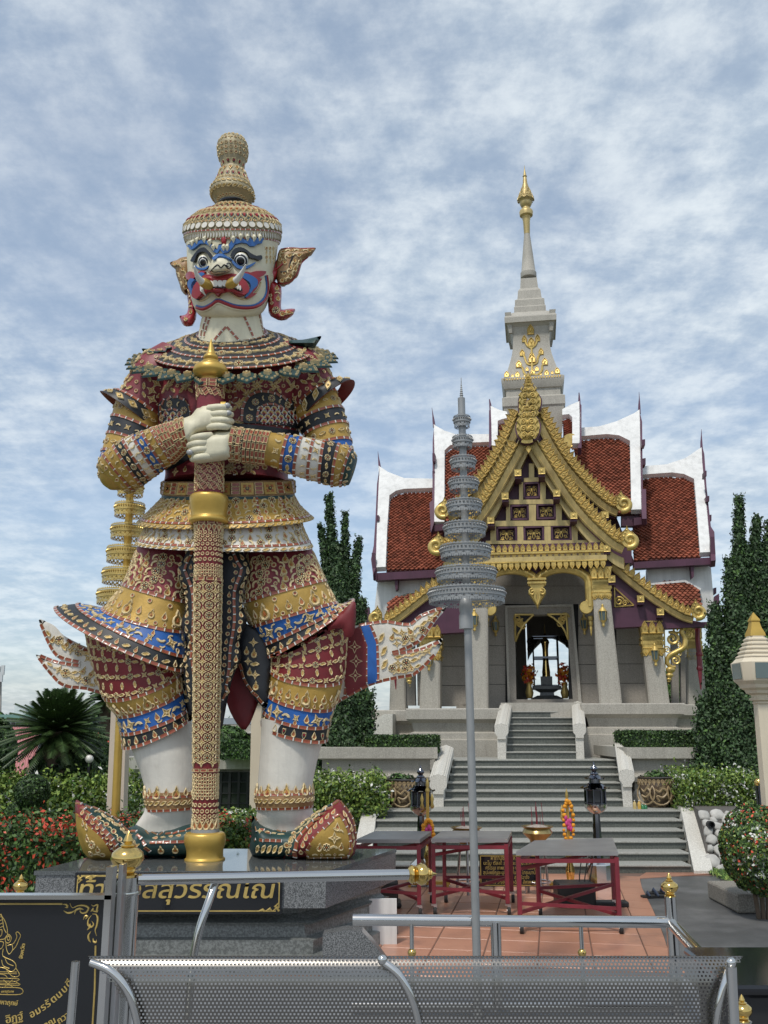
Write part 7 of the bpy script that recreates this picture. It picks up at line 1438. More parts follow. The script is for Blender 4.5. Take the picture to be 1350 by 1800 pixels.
chatra('tiered_umbrella', 'golden tiered ceremonial umbrella on a gold pole behind the giant', 9.6, (203, 1430), (236, 700), [(z33(a + (b_ - a) * .42), w_ / 3.375, (b_ - a) * .84 / 3.375) for a, b_, w_ in ((-320, -230, 48), (-205, -110, 60), (-88, 8, 68), (30, 128, 74), (148, 252, 86), (278, 386, 102), (408, 526, 120), (540, 650, 140), (665, 775, 165))], gold_leaf, gold_paint, (716, 650), 7.4, (P(203, 1430, 9.6).x, 9.6, 0))
# ================================================================== tables, lanterns, offerings
def table(FL, FR, BL, BR, zt_, over, label, wheels=(1, 1, 1, 1), brace=True):
    t = thing('steel_table', label, 'table', (FL + FR + BL + BR) / 4, 'steel-topped offering tables'); b = MB(); cx = (FL + FR + BL + BR) / 4; pts = [cx + (p - cx) + (p - cx).normalized() * over for p in (FL, FR, BR, BL)]
    b.prism([Vector((p.x, p.y, zt_ - .032)) for p in pts], (0, 0, .032)); b.build('table_top', steel_t, t, 0, fix=True)
    def bar(a, c, w_, nm):
        d = (c - a); M = Matrix.Translation((a + c) / 2) @ d.to_track_quat('Z', 'X').to_matrix().to_4x4(); m = MB(); m.box((0, 0, 0), (w_, w_, d.length), 0); m.build(nm, red_metal, t, 0, M)
    up = lambda p, z: Vector((p.x, p.y, z))
    for p, wh in zip((FL, FR, BR, BL), wheels):
        bar(up(p, .11), up(p, zt_ - .046), .036, 'leg')
        if wh:
            m = MB(); M = Matrix.Translation(up(p, 0) + Vector((.012, 0, .045))) @ Matrix.Rotation(R(90), 4, 'Y') @ Matrix.Rotation(R(8), 4, 'X'); m.lathe([(.012, -.014), (.036, -.016), (.044, -.010), (.044, .010), (.036, .016), (.012, .014)], 16, 0, M); w_ = m.build('caster', rubber, t, 40); m = MB(); m.lathe([(0, -.018), (.018, -.017), (.018, .017), (0, .018)], 10, 0, M); m.box((p.x, p.y, .10), (.05, .04, .012)); m.box((p.x + .012, p.y - .019, .07), (.03, .003, .06)); m.build('caster_fork', steel_b, w_, 30)
    for a, c in ((FL, FR), (FR, BR), (BR, BL), (BL, FL)): bar(up(a, zt_ - .075), up(c, zt_ - .075), .032, 'rail'); 
    bar(up(FL, .24), up(FR, .20), .026, 'cross_brace'); bar(up(FL, .17), up(BR, .24), .026, 'cross_brace'); bar(up(BL, .24), up(BR, .24), .026, 'cross_brace'); bar(up(FR, .15), up(BL, .22), .026, 'cross_brace'); bar(up(FL, zt_ - .14), up(BR, zt_ - .10), .026, 'cross_brace')
    return t
t3 = table(G(915, 1643), G(1090, 1643), G(1081, 1602) * .0 + G(948, 1611), G(1081, 1603), .648, .025, 'red-legged steel table, rightmost of the row, black box underneath')
f2 = G(763, 1611); table(f2, G(893, 1611), G(782, 1588), G(900, 1588), .666, .025, 'red-legged steel table in the middle of the row, behind the silver pole')
table(G(628, 1613), G(737, 1613), G(660, 1589), G(757, 1589), .666, .02, 'red-legged steel table nearest the granite pedestal, left of the row')
def lantern(px, py, k_, label):
    o = G(px, py); t = thing('garden_lantern', label, 'lantern', o, 'dark steel pagoda lanterns'); T = Matrix.Translation(o) @ Matrix.Scale(k_, 4)
    b = MB(); b.lathe([(.17, 0), (.155, .012), (.155, .25), (.15, .262), (.06, .33), (.055, .34)], 8, 0, T, a0=math.pi / 8); b.build('base', steel, t, 20)
    b = MB(); b.lathe([(.066, .33), (.058, .5), (.052, .72), (.044, .86)], 8, 0, T, a0=.3); b.build('post', chrome_d, t, 20)
    b = MB(); b.lathe([(.03, .84), (.05, .86), (.10, .885), (.138, .93), (.142, .965), (.142, .975), (.0, .976)], 24, 0, T); b.build('bowl', steel, t, 50)
    b = MB()
    for a in range(8): x, y = .128 * math.cos(a * .7854 + .4), .128 * math.sin(a * .7854 + .4); b.tube([T @ Vector((x, y, .972)), T @ Vector((x, y, 1.16))], .011, 5)
    for z in (.99, 1.15): b.tube([T @ Vector((.128 * math.cos(a * .7854 + .4), .128 * math.sin(a * .7854 + .4), z)) for a in range(9)], .009, 5)
    b.build('cage', chrome_d, t, 40); b = MB(); b.lathe([(.118, .976), (.118, 1.158)], 8, 0, T, a0=.4); b.build('glass', glass_d, t, 20)
    for z, r, h in ((1.16, .185, .07), (1.28, .125, .05)):
        b = MB(); n = 8
        for a in range(n):
            ang = a * 2 * math.pi / n; M = T @ Matrix.Rotation(ang, 4, 'Z'); rows = []
            for f in (0, .35, .7, 1.0):
                w_ = r * (.30 + .52 * math.sin(math.pi * min(f * .62 + .08, 1))) * (1 if f < 1 else .5); rr = r * (.42 + .60 * f); zz = z + h * (1 - f) ** 1.4 + (.022 if f == 1 else 0) * h / .07; rows.append([(rr, -w_ * .62, zz - .012), (rr, 0, zz + .006), (rr, w_ * .62, zz - .012)])
            b.loft(rows, 0, False, False, M, False)
        b.lathe([(r * .5, z + h * .75), (r * .42, z + h * 1.05), (0, z + h * 1.1)], 16, 0, T); b.build('roof_petals', chrome_d, t, 50)
    b = MB(); b.lathe([(.072, 1.20), (.07, 1.29), (.05, 1.30)], 8, 0, T); b.lathe([(.05, 1.32), (.055, 1.345), (.03, 1.37), (.05, 1.40), (.045, 1.42), (.012, 1.45), (.006, 1.48), (0, 1.50)], 16, 0, T); b.build('finial', chrome_d, t, 50)
    return t
hR = 1.50 * 1.0
def lan(px, pyb, pytop, label):
    o = G(px, pyb); top = P(px, pytop, o.y).z; lantern(px, pyb, top / 1.50, label)
lan(1054, 1557, 1338, 'dark steel pagoda lantern behind the rightmost table'); lan(741, 1556, 1344, 'dark steel pagoda lantern behind the tables, left of the silver pole')
def urn(px, y0, y1, hw, Y, label):
    c = P(px, y1, Y); m1 = MPX(c); t = thing('incense_urn', label, 'incense urn', (c.x, Y, 0), 'brass incense urns'); H = (y1 - y0) * m1; T = Matrix.Translation(c); r = hw * m1
    b = MB(); b.lathe([(r * .45, -.05), (r * .5, -.02), (r * .86, .03), (r * .98, H * .45), (r * .9, H * .68), (r * .84, H * .8), (r * 1.02, H * .95), (r * 1.04, H), (r * .9, H), (r * .8, H * .85), (0, H * .85)], 32, 0, T); b.build('bowl', brass_old, t, 50)
    b = MB(); b.lathe([(r * .82, H * .86), (r * .4, H * 1.08), (0, H * 1.15)], 20, 0, T); b.build('ash', mat('ash_' + str(px), (.35, .30, .26), .95, var=.3, vs=40, bump=.8, bs=80), t, 60)
    for i in range(9):
        a, rr = random.uniform(0, 6.28), random.uniform(.0, .55) * r; b = MB(); p = T @ Vector((rr * math.cos(a), rr * math.sin(a) * .6, H)); b.tube([p, p + Vector((random.uniform(-.015, .015), 0, random.uniform(.10, .26)))], .003, 4); b.build('incense_stick', red_metal, t, 0)
    b = MB()
    for a in range(3): x, y = r * .7 * math.cos(a * 2.09 + .5), r * .7 * math.sin(a * 2.09 + .5); b.tube([(c.x + x * .6, Y + y * .6, c.z + .02), (c.x + x * 1.1, Y + y * 1.1, 0)], .014, 8)
    b.tube([(c.x + r * .75 * math.cos(a), Y + r * .75 * math.sin(a), .12) for a in np.linspace(0, 6.283, 17)], .01, 6); b.build('stand', steel_b, t, 40); return t
urn(820, 1455, 1474, 27, 10.2, 'brass incense urn with sticks, partly behind the silver pole'); urn(945, 1453, 1473, 27, 10.2, 'brass incense urn with sticks above the right end of the black prayer board')
def candle_stand(px, pyb, pyt, label):
    o = G(px, pyb); t = thing('candle_stand', label, 'candle stand', o, 'gilt candle stands'); top = P(px, pyt, o.y).z; b = MB(); b.box((o.x, o.y, .05), (.46, .10, .03)); b.box((o.x - .2, o.y, .02), (.03, .12, .04)); b.box((o.x + .2, o.y, .02), (.03, .12, .04)); b.build('foot', gold_paint, t, 0)
    b = MB(); b.box((o.x, o.y, top / 2), (.032, .02, top - .1)); b.build('upright', gold_paint, t, 0)
    b = MB(); b.lathe([(.0, 0), (.035, .02), (.05, .12), (.03, .2), (.045, .26), (.02, .36), (0, .38)], 16, 0, Matrix.Translation((o.x, o.y - .02, .06)) @ Matrix.Diagonal((1, .6, 1, 1))); b.build('boss', brass, t, 50)
    b = MB(); b.lathe([(.02, 0), (.026, .02), (.012, .05), (.02, .07), (.012, .12), (0, .16)], 12, 0, Matrix.Translation((o.x, o.y, top - .05))); b.build('spike', gold_leaf, t, 50)
    for dx in (-.06, .05): b = MB(); b.lathe([(.01, 0), (.022, .02), (.012, .06), (.02, .10), (.008, .14), (0, .16)], 10, 0, Matrix.Translation((o.x + dx, o.y - .01, top - .22))); b.build('candle_cup', gold_leaf, t, 50)
    return o, top
def garland(o, top, L, label, seed):
    t = thing('flower_garland', label, 'garland', (o.x, o.y, top), 'marigold garlands'); rg = random.Random(seed); 
    for i in range(26):
        a = i / 25 * 2 * math.pi; p = Vector((o.x + .052 * math.sin(a) + rg.uniform(-.01, .01), o.y - .03, top - L * .5 + L * .5 * math.cos(a))); m = MB(); m.sphere(p, rg.uniform(.017, .026), 8, 6); m.build('marigold', marigold, t, 60)
    for i in range(8): m = MB(); m.sphere((o.x + rg.uniform(-.03, .03), o.y - .04, top - L * .5 - rg.uniform(-.08, .1)), .02, 8, 6, 0, (1, 1, 1.6)); m.build('ribbon', pinkm, t, 60)
o_, tp = candle_stand(1003, 1562, 1404, 'gilt candle stand behind the rightmost table, a long garland hanging on it'); garland(o_, tp - .02, .42, 'orange and pink flower garland on the candle stand by the right lantern', 1)
o_, tp = candle_stand(753, 1560, 1384, 'gilt candle stand beside the left lantern'); garland(o_, tp - .34, .24, 'short yellow flower garland on the candle stand by the left lantern', 2)
# prayer board
YS = 10.15; t = thing('prayer_board', 'black board with gilt Thai prayer text standing behind the tables', 'sign', P(891, 1560, YS)); a, c = P(842, 1502, YS), P(952, 1558, YS)
b = MB(); b.box(((a.x + c.x) / 2, YS, (a.z + c.z) / 2), (c.x - a.x, .03, a.z - c.z)); bd = b.build('board', black_gran, t, 0)
b = MB()
for z, x0_, x1_ in ((a.z - .012, a.x, c.x), (c.z + .012, a.x, c.x)): b.box(((x0_ + x1_) / 2, YS - .017, z), (x1_ - x0_ - .01, .004, .007))
for x in (a.x + .012, c.x - .012): b.box((x, YS - .017, (a.z + c.z) / 2), (.007, .004, a.z - c.z - .02))
b.build('gilt_border', gold_leaf, bd, 0); b = MB(); ht = a.z - c.z
for i, s in enumerate(('คาถาบูชาพระหลักเมือง', 'นะโม ตัสสะ ภะคะวะโต อะระหะโต', 'ศรีโรเม เทพเทวานัง พระหลักเมือง', 'สุปะพยัญชะนะ สัมปันนัง โภชะนานัง', 'สาลีนัง โภชะนัง สะปะริวารัง', 'อุทะกัง วะรัง อาคัจฉันตุ สัพพะทา')): lettering(b, s, Matrix(((1, 0, 0, (a.x + c.x) / 2), (0, 0, -1, YS - .0165), (0, 1, 0, a.z - ht * (.17 + i * .148)), (0, 0, 0, 1))), .05 if i else .06, .003, 0, 'C', (c.x - a.x) * (.62, .86, .8, .88, .6, .8)[i])
b.build('gilt_text', gold_leaf, bd, 0)
b = MB(); 
for x in (a.x + .15, c.x - .15): b.tube([(x, YS + .03, c.z + .1), (x, YS + .05, 0)], .014, 8)
b.build('stand', steel_b, t, 40)
# boxes under the tables
p = G(1016, 1598); t = thing('speaker_box', 'black box with cables under the rightmost table', 'box', p); b = MB(); b.bbox((p.x, p.y + .15, .11), (.36, .28, .22), .02); b.build('case', black_p, t, 30); b = MB(); b.bbox((p.x + .28, p.y + .1, .03), (.42, .14, .05), .01); b.build('power_strip', black_p, t, 30)
for k_ in range(3): b = MB(); b.tube(crpath([(p.x + .05 + .05 * k_, p.y + .15, .21), (p.x + .1 + .06 * k_, p.y + .2, .42 + .03 * k_), (p.x + .22, p.y + .3, .40), (p.x + .2, p.y + .5, .25)], 14), .006, 6); b.build('cable', black_p, t, 40)
p = G(672, 1600); t = thing('storage_box', 'dusty dark box on a wheeled base beside the granite pedestal', 'box', p); b = MB(); b.bbox((p.x + .02, p.y + .15, .15), (.26, .26, .16), .015); b.build('case', mat('dusty_box', (.06, .055, .05), .8, var=.4, vs=14, bump=.4), t, 30); b = MB(); b.bbox((p.x - .03, p.y + .14, .035), (.42, .28, .05), .02); b.build('trolley', black_p, t, 30)
# sandals
for i, (x, y) in enumerate(((1150, 1579), (1160, 1573))):
    p = G(x, y); t = thing('sandal', 'dark blue sandal on the wet paving, %s one of the pair' % ('front' if i == 0 else 'rear'), 'sandal', p, 'sandals left by the steps'); so = [(-.13, -.03), (-.10, -.05), (0, -.04), (.10, -.05), (.14, 0), (.10, .05), (0, .04), (-.10, .045), (-.13, .03)]
    b = MB(); M = Matrix.Translation(p + Vector((0, 0, .004))) @ Matrix.Rotation(.15 + i * .1, 4, 'Z'); b.prism([(x_, y_, 0) for x_, y_ in so], (0, 0, .025), 0, M); b.build('sole', black_p, t, 30, fix=True)
    for q in (-.06, .03): b = MB(); b.tube([M @ Vector((q, -.045, .02)), M @ Vector((q - .01, 0, .052)), M @ Vector((q, .045, .02))], [.016, .02, .016], 8, flat=.5); b.build('strap', mat('blue_strap', (.03, .045, .08), .6) if q < 0 else MATS['blue_strap'], t, 50)
# ================================================================== fence, gate rail, bench, near sign
def finial_ball(b, T, r):
    b.lathe([(r * .75, 0), (r * .82, r * .15), (r * .55, r * .3), (r * .7, r * .42), (r * .62, r * .55), (r * 1.0, r * .8), (r * 1.22, r * 1.25), (r * 1.1, r * 1.7), (r * .72, r * 2.0), (r * .5, r * 2.1), (r * .58, r * 2.2), (r * .3, r * 2.35), (r * .38, r * 2.5), (r * .2, r * 2.9), (0, r * 3.2)], 28, 0, T)
YFN = 6.05
fence = thing('steel_railing', 'low polished steel railing with a brass topped corner post beyond the bench', 'railing', (1.7, YFN, 0))
pp = P(1178, 1576, YFN); b = MB(); rr = 10 * MPX(pp); b.tube([(pp.x, YFN, 0), (pp.x, YFN, pp.z)], rr, 20); b.build('post', steel, fence, 50); b = MB(); finial_ball(b, Matrix.Translation(pp), rr * 1.25); b.build('finial', brass, fence, 50)
zr_ = P(1100, 1621, YFN).z; xl_ = P(620, 1618, YFN).x
b = MB(); b.tube([(xl_, YFN + .02, zr_ + .01), (pp.x, YFN, zr_)], .034, 16); b.build('top_rail', steel, fence, 50)
b = MB(); q = P(1225, 1720, 4.6); b.tube([(pp.x, YFN, zr_ - .01), (q.x + .12, 4.3, zr_ - .01)], .034, 16); b.build('top_rail', steel, fence, 50)
b = MB(); b.tube([(xl_, YFN + .02, .05), (pp.x, YFN, .05)], .025, 12); b.build('bottom_rail', steel, fence, 50)
for px, r in ((724, .013), (872, .032), (1022, .013)):
    x = P(px, 1650, YFN).x; b = MB(); b.tube([(x, YFN, .05), (x, YFN, zr_)], r, 12); bo = b.build('baluster', steel, fence, 50)
    if r < .02: b = MB(); b.sphere((x, YFN, zr_ - .17), .026, 14, 10); b.build('brass_bead', brass, bo, 60)
YG = 3.45; gate = thing('gate_rail', 'thick polished steel post with brass finial and a horizontal barrier rail', 'barrier', P(222, 1800, YG))
pp = P(222, 1541, YG); rr = 23.5 * MPX(pp); b = MB(); b.tube([(pp.x - .004, YG, 0), (pp.x, YG, pp.z)], rr, 32); b.lathe([(rr * 1.04, 0), (rr * 1.06, .005), (rr * 1.04, .01)], 32, 0, Matrix.Translation(P(222, 1572, YG))); b.build('post', steel, gate, 50)
b = MB(); finial_ball(b, Matrix.Translation(pp), rr * 1.02); b.build('finial', brass, gate, 50)
a, c = P(243, 1546, YG), P(722, 1537, YG + .25); b = MB(); b.tube([a, c], 9.6 * MPX(a), 24); b.build('rail', steel, gate, 50)
d = (c - a).normalized(); M = Matrix.Translation(c) @ d.to_track_quat('Z', 'X').to_matrix().to_4x4(); s = 19 * MPX(c); b = MB(); b.lathe([(s * .5, -.01), (s * .8, .0), (s * .85, s * .12), (s * .55, s * .2), (s * .8, s * .35), (s * .62, s * .5), (s * .8, s * .6), (s * 1.0, s * .95), (s * .9, s * 1.35), (s * .55, s * 1.6), (s * .6, s * 1.7), (s * .4, s * 1.85), (s * .45, s * 1.95), (s * .22, s * 2.1), (0, s * 2.6)], 28, 0, M); b.build('rail_end', brass, gate, 50)
b = MB(); b.tube(crpath([P(378, 1552, YG + .09), P(365, 1590, YG + .05), P(350, 1635, YG + .03), P(338, 1700, YG + .02), P(330, 1790, YG)], 20), 7 * MPX(a), 16); b.build('brace', steel, gate, 50)
b = MB(); b.box(P(195, 1567, YG) , (.05, .01, .07)); b.build('lock_plate', steel_b, gate, 0); b = MB(); b.tube(crpath([P(206, 1532, YG - .05), P(196, 1545, YG - .06), P(186, 1560, YG - .02), P(190, 1572, YG - .02)], 12), .005, 6); b.build('tie_cord', black_p, gate, 40)
# black granite sign at the left edge
YN = 3.3; sg = thing('memorial_sign', 'black granite sign with gilt engraving in a steel frame at the left edge', 'sign', P(90, 1800, YN)); x0, x1 = P(-170, 1700, YN).x, P(179, 1700, YN).x; zt_ = P(90, 1579, YN).z; zb_ = .25
b = MB(); b.box(((x0 + x1) / 2, YN + .02, (zt_ + zb_) / 2), (x1 - x0, .03, zt_ - zb_)); slab_ = b.build('granite_slab', black_gran, sg, 0)
b = MB(); k_ = MPX(P(90, 1600, YN)); b.box(((x0 + x1) / 2, YN, zt_ + 3.5 * k_), (x1 - x0 + 26 * k_, .05, 7 * k_)); b.build('top_frame', steel, sg, 0); b = MB(); b.box((x1 + 6.5 * k_, YN, (zt_ + zb_) / 2 - .05), (12 * k_, .05, zt_ - zb_ + .3)); b.build('side_frame', steel, sg, 0); b = MB(); b.box((x1 + 18 * k_, YN + .06, (zt_ + zb_) / 2 - .05), (8 * k_, .05, zt_ - zb_ + .3)); b.build('side_frame', steel_b, sg, 0)
YE = YN + .004; zs_ = lambda x, y: P(x / 6.75, 1560 + y / 6.75, YE); TUB = lambda mb, pts, r, tp=False: mb.tube([zs_(*p) for p in pts], [r * k_ / 6.75 * (math.sin(math.pi * min(max(i / (len(pts) - 1), .08), .92)) if tp else 1) for i in range(len(pts))], 6)
b = MB(); TUB(b, [(-1000, 195), (740, 195)], 11); TUB(b, [(1135, 690), (1125, 1200), (1095, 1700)], 11)
for pts in ([(740, 200), (790, 205), (800, 235), (770, 235)], [(755, 275), (800, 300), (850, 295), (890, 270)], [(830, 190), (860, 240), (930, 215), (1000, 215), (1050, 240), (1030, 290), (980, 305), (950, 280), (965, 255)], [(885, 320), (900, 270), (950, 250), (990, 262)], [(1085, 205), (1110, 220), (1160, 205), (1150, 270), (1160, 285), (1110, 280), (1085, 260)], [(1075, 285), (1100, 265), (1105, 240)], [(990, 380), (1010, 340), (1040, 345), (1015, 375)], [(1095, 315), (1140, 320), (1160, 370), (1150, 450), (1130, 510), (1145, 575)], [(1085, 330), (1050, 380), (1045, 440), (1080, 470), (1110, 440), (1090, 400)], [(1035, 505), (1065, 470), (1070, 430)], [(1080, 520), (1050, 570), (1055, 620), (1075, 650)], [(1105, 600), (1110, 640), (1140, 650), (1145, 620)]): TUB(b, smooth_poly(pts, 4, False), 13, True)
b.build('gilt_border', gold_leaf, slab_, 50)
b = MB()
for pts in ([(-40, 470), (5, 315), (30, 380), (45, 480), (75, 540)], [(5, 320), (60, 400), (90, 520), (70, 600), (0, 620)], [(60, 600), (100, 555), (135, 600), (110, 655), (70, 650), (62, 605)], [(85, 600), (100, 575), (118, 600), (100, 630), (86, 605)], [(-30, 520), (20, 500), (20, 560), (-20, 600)], [(-40, 640), (40, 650), (20, 720), (-40, 740)], [(70, 660), (80, 740), (110, 790), (150, 740), (140, 680), (90, 690)], [(130, 680), (165, 660), (200, 590), (190, 540), (215, 530), (245, 570), (225, 620), (190, 700), (150, 745)], [(40, 730), (30, 800), (60, 830), (150, 870), (190, 920), (180, 970), (130, 1000), (60, 960), (0, 950), (-40, 990)], [(60, 840), (90, 900), (160, 930)], [(20, 860), (40, 930), (110, 960)], [(190, 960), (230, 1030), (200, 1060), (140, 1050), (80, 980)], [(-40, 1020), (60, 1040), (90, 1080)], [(-40, 1075), (220, 1085), (190, 1120), (230, 1160), (-40, 1150)], [(-40, 1185), (240, 1195), (242, 1268), (-40, 1268)], [(40, 1095), (80, 1130), (150, 1180)], [(150, 1095), (110, 1130), (60, 1175)]): TUB(b, smooth_poly(pts, 4, False), 4.5)
for y in (340, 380, 420, 460): TUB(b, [(-40, y + 30), (25 + (y - 340) * .15, y)], 3.5)
for y in (1000, 1020, 1110, 1135): TUB(b, [(-40, y), (200, y + 4)], 3.5)
b.build('engraved_figure', gold_leaf, slab_, 50)
def sign_text(s, x, y, rot, size, wd=None):
    p = zs_(x, y); b = MB(); M = Matrix(((1, 0, 0, p.x), (0, 0, -1, YE), (0, 1, 0, p.z), (0, 0, 0, 1))) @ Matrix.Rotation(R(rot), 4, 'Z'); q = k_ / 6.75
    for dx in (0, .05): lettering(b, s, M @ Matrix.Translation((dx * size * q, 0, -dx * .002)), size * q, .002, 0, 'C', None if wd is None else wd * q)
    b.build('gilt_text', gold_leaf, slab_, 0)
sign_text('(อิฏฐ์', 175, 1590, 12, 120)
for ch, x, y, ro in (('อ', 395, 1535, 28), ('ม', 465, 1495, 32), ('ร', 530, 1452, 34), ('รั', 590, 1408, 36), ('ต', 655, 1355, 40), ('น', 720, 1300, 42), ('บ', 785, 1235, 45), ('ดี', 840, 1165, 48)): sign_text(ch, x, y, ro, 110)
sign_text('คุณ', 600, 1640, 30, 100); sign_text('ถวาย', 790, 1560, 34, 100); sign_text('มหาสุติเทพ', 90, 1245, 0, 34); sign_text('มหาฤกษ์', 90, 1390, -4, 70); sign_text('จังหวัด', 285, 760, 84, 62)
# perforated steel bench
bench = thing('perforated_bench', 'long bench of perforated polished steel with tubular frame, backrest towards the viewer', 'bench', (.05, 3.0, 0))
prof = crpath([(0, 2.935, .998), (0, 2.925, 1.006), (0, 2.908, 1.0), (0, 2.893, .975), (0, 2.885, .93), (0, 2.89, .87), (0, 2.91, .81), (0, 2.95, .74), (0, 3.01, .67), (0, 3.09, .60), (0, 3.20, .54), (0, 3.34, .50), (0, 3.5, .485)], 120)
dz = P(700, 1678, 2.94).z - 1.006; prof = [Vector((0, p.y, p.z + dz)) for p in prof]
L = [0.0]
for i in range(1, len(prof)): L.append(L[-1] + (prof[i] - prof[i - 1]).length)
def pat(s):
    i = max(0, min(len(L) - 2, int(np.searchsorted(L, s)) - 1)); f = (s - L[i]) / (L[i + 1] - L[i]); return prof[i].lerp(prof[i + 1], f)
xl_, xr_ = P(150, 1685, 2.95).x, P(1303, 1690, 2.95).x; pit = .0112; nx_ = int((xr_ - xl_) / pit); nr = int(min(L[-1], .62) / (pit * .9)); V = []; Fs = []
for j in range(nr):
    s0, s1_ = j * pit * .9, (j + 1) * pit * .9; sa, sb_ = s0 + pit * .21, s1_ - pit * .21; p0_, p1_, pa_, pb_ = pat(s0), pat(s1_), pat(sa), pat(sb_)
    yp = min(1, max(0, (proj(p0_)[1] - 1685) / 118)); xa_, xe_ = P(150 + 98 * yp ** .75, 1750, p0_.y).x, P(1303 - 40 * yp ** .6, 1750, p0_.y).x
    for i in range(nx_):
        x = xl_ + (i + (.5 if j % 2 else 0)) * pit; o = len(V)
        if not xa_ < x < xe_: continue
        h0, h1 = x + pit * .26, x + pit * .74
        V += [(x, p0_.y, p0_.z), (x + pit, p0_.y, p0_.z), (x + pit, p1_.y, p1_.z), (x, p1_.y, p1_.z), (h0, pa_.y, pa_.z), (h1, pa_.y, pa_.z), (h1, pb_.y, pb_.z), (h0, pb_.y, pb_.z)]
        Fs += [(o, o + 1, o + 5, o + 4), (o + 1, o + 2, o + 6, o + 5), (o + 2, o + 3, o + 7, o + 6), (o + 3, o, o + 4, o + 7)]
me = bpy.data.meshes.new('perforated_sheet'); me.from_pydata(V, [], Fs); me.materials.append(steel_d); me.polygons.foreach_set('use_smooth', [True] * len(Fs)); me.update(); link('perforated_sheet', me, bench)
def bar(pts, r, nm='frame_bar'): b = MB(); b.tube(crpath(pts, 24), r, 14); return b.build(nm, steel, bench, 50)
bar([P(672, 1690, 2.865), P(700, 1712, 2.85), P(722, 1750, 2.85), P(736, 1800, 2.87), P(742, 1850, 2.92), P(744, 1900, 3.0)], .0105); bar([P(160, 1692, 2.865), P(196, 1708, 2.85), P(226, 1745, 2.85), P(242, 1800, 2.87), P(248, 1850, 2.92)], .011); bar([P(1283, 1702, 2.86), P(1270, 1740, 2.85), P(1260, 1790, 2.86), P(1257, 1850, 2.92)], .010)
q = P(133, 1690, 2.86); bar([q, Vector((q.x - .005, 2.85, .5)), Vector((q.x - .006, 2.85, .0))], .012, 'leg'); q = P(1285, 1700, 2.84); bar([q, Vector((q.x - .012, 2.84, .5)), Vector((q.x - .014, 2.84, .0))], .015, 'leg')
for x, y in ((672, 1687), (1285, 1692)): b = MB(); b.sphere(P(x, y, 2.86), .014, 16, 10); b.build('ball_cap', steel, bench, 60)
# other near posts and the black slab at the right edge
for nm, px, py, Y, r, lab in (('bollard', 35, 1572, 5.2, 13, 'brass topped steel post behind the black granite sign'), ('bollard', 1307, 1795, 3.7, 17, 'brass topped steel post at the bottom right corner beside the bench')):
    pp = P(px, py, Y); t = thing(nm, lab, 'post', (pp.x, Y, 0)); rr = r * MPX(pp) * .85; b = MB(); b.tube([(pp.x, Y, 0), pp], rr, 20); b.build('post', steel, t, 50); b = MB(); finial_ball(b, Matrix.Translation(pp), rr * .95); b.build('finial', brass, t, 50)
pp = P(1345, 1745, 4.0); t = thing('black_bench', 'dark block with a flat top at the bottom right corner', 'bench', (pp.x + .4, 4.1, 0)); b = MB(); b.bbox((pp.x + .42, 4.3, pp.z / 2), (1.0, .6, pp.z), .02); b.build('block', black_p, t, 20); b = MB(); b.bbox((pp.x + .40, 4.28, pp.z + .02), (1.06, .66, .035), .012); b.build('top', black_gran, t, 20)
# ================================================================== plants
LQ = .58
def foliage(t, C, Nr, size, mats, p, name='foliage', aspect=.5):
    size *= LQ
    n = len(C); mi = np.random.choice(len(mats), n, p=p); C = np.asarray(C)
    if mats[-1] in (fl_white, fl_red):               # blossoms come in clusters
        k_ = np.sin(C[:, 0] * 13 + C[:, 2] * 5) + np.sin(C[:, 1] * 12 + C[:, 2] * 9) + np.sin(C[:, 2] * 17 + C[:, 0] * 4); off = (k_ < .35) & (np.random.rand(n) < .8); fl = mi >= len(mats) - 1; mi[fl & off] = 0; mi[(k_ > 1.2) & (np.random.rand(n) < p[-1] * 1.2)] = len(mats) - 1
    return leaf_mesh(name, C, Nr, size, mats, mi, aspect, t)
def bush(name, label, cat_, c, r, n, size, mats, p, lump=.10, seed=1, group=None, lo=.74, stem=.3, aspect=.55):
    t = thing(name, label, cat_, (c[0], c[1], max(0, c[2] - r[2] - stem)), group)
    C_, N_ = ellipsoid_pts(c, r, int(n * 2.4), lo, False, lump, seed); foliage(t, C_, N_, size, mats, p, aspect=aspect)
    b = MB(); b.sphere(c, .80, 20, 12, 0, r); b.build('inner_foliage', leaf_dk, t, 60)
    b = MB()
    for k_ in range(3): b.tube([(c[0] + .1 * r[0] * (k_ - 1), c[1], c[2] - r[2] - stem), (c[0] + .3 * r[0] * (k_ - 1), c[1], c[2])], .02, 6)
    b.build('stem', bark, t); return t
def hedge(name, label, c, d, n, size, mats, p, seed=1, jit=.02, cat_='hedge', aspect=.55):
    t = thing(name, label, cat_, (c[0], c[1], c[2] - d[2] / 2)); C_, N_ = box_pts(c, d, int(n * 2.4), seed, jit); foliage(t, C_, N_, size, mats, p, aspect=aspect)
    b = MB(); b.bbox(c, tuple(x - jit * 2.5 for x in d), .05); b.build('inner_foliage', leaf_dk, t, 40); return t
def box_px(xa, ya, xb, yb_, Y, dep):
    a, c = P(xa, ya, Y), P(xb, yb_, Y); return ((a.x + c.x) / 2, Y + dep / 2, (a.z + c.z) / 2), (abs(c.x - a.x), dep, abs(a.z - c.z))
GR, GP = [leaf_dk, leaf_md], [.6, .4]
c, d = box_px(645, 1295, 772, 1322, 14.9, .9); hedge('clipped_hedge', 'dark clipped box hedge on the terrace left of the stairs', c, d, 9000, .035, [leaf_dk, leaf_md], [.65, .35], 1, .015)
c, d = box_px(1105, 1287, 1228, 1314, 14.9, .9); hedge('clipped_hedge', 'dark clipped box hedge on the terrace right of the stairs', c, d, 9000, .035, [leaf_dk, leaf_md], [.65, .35], 2, .015)
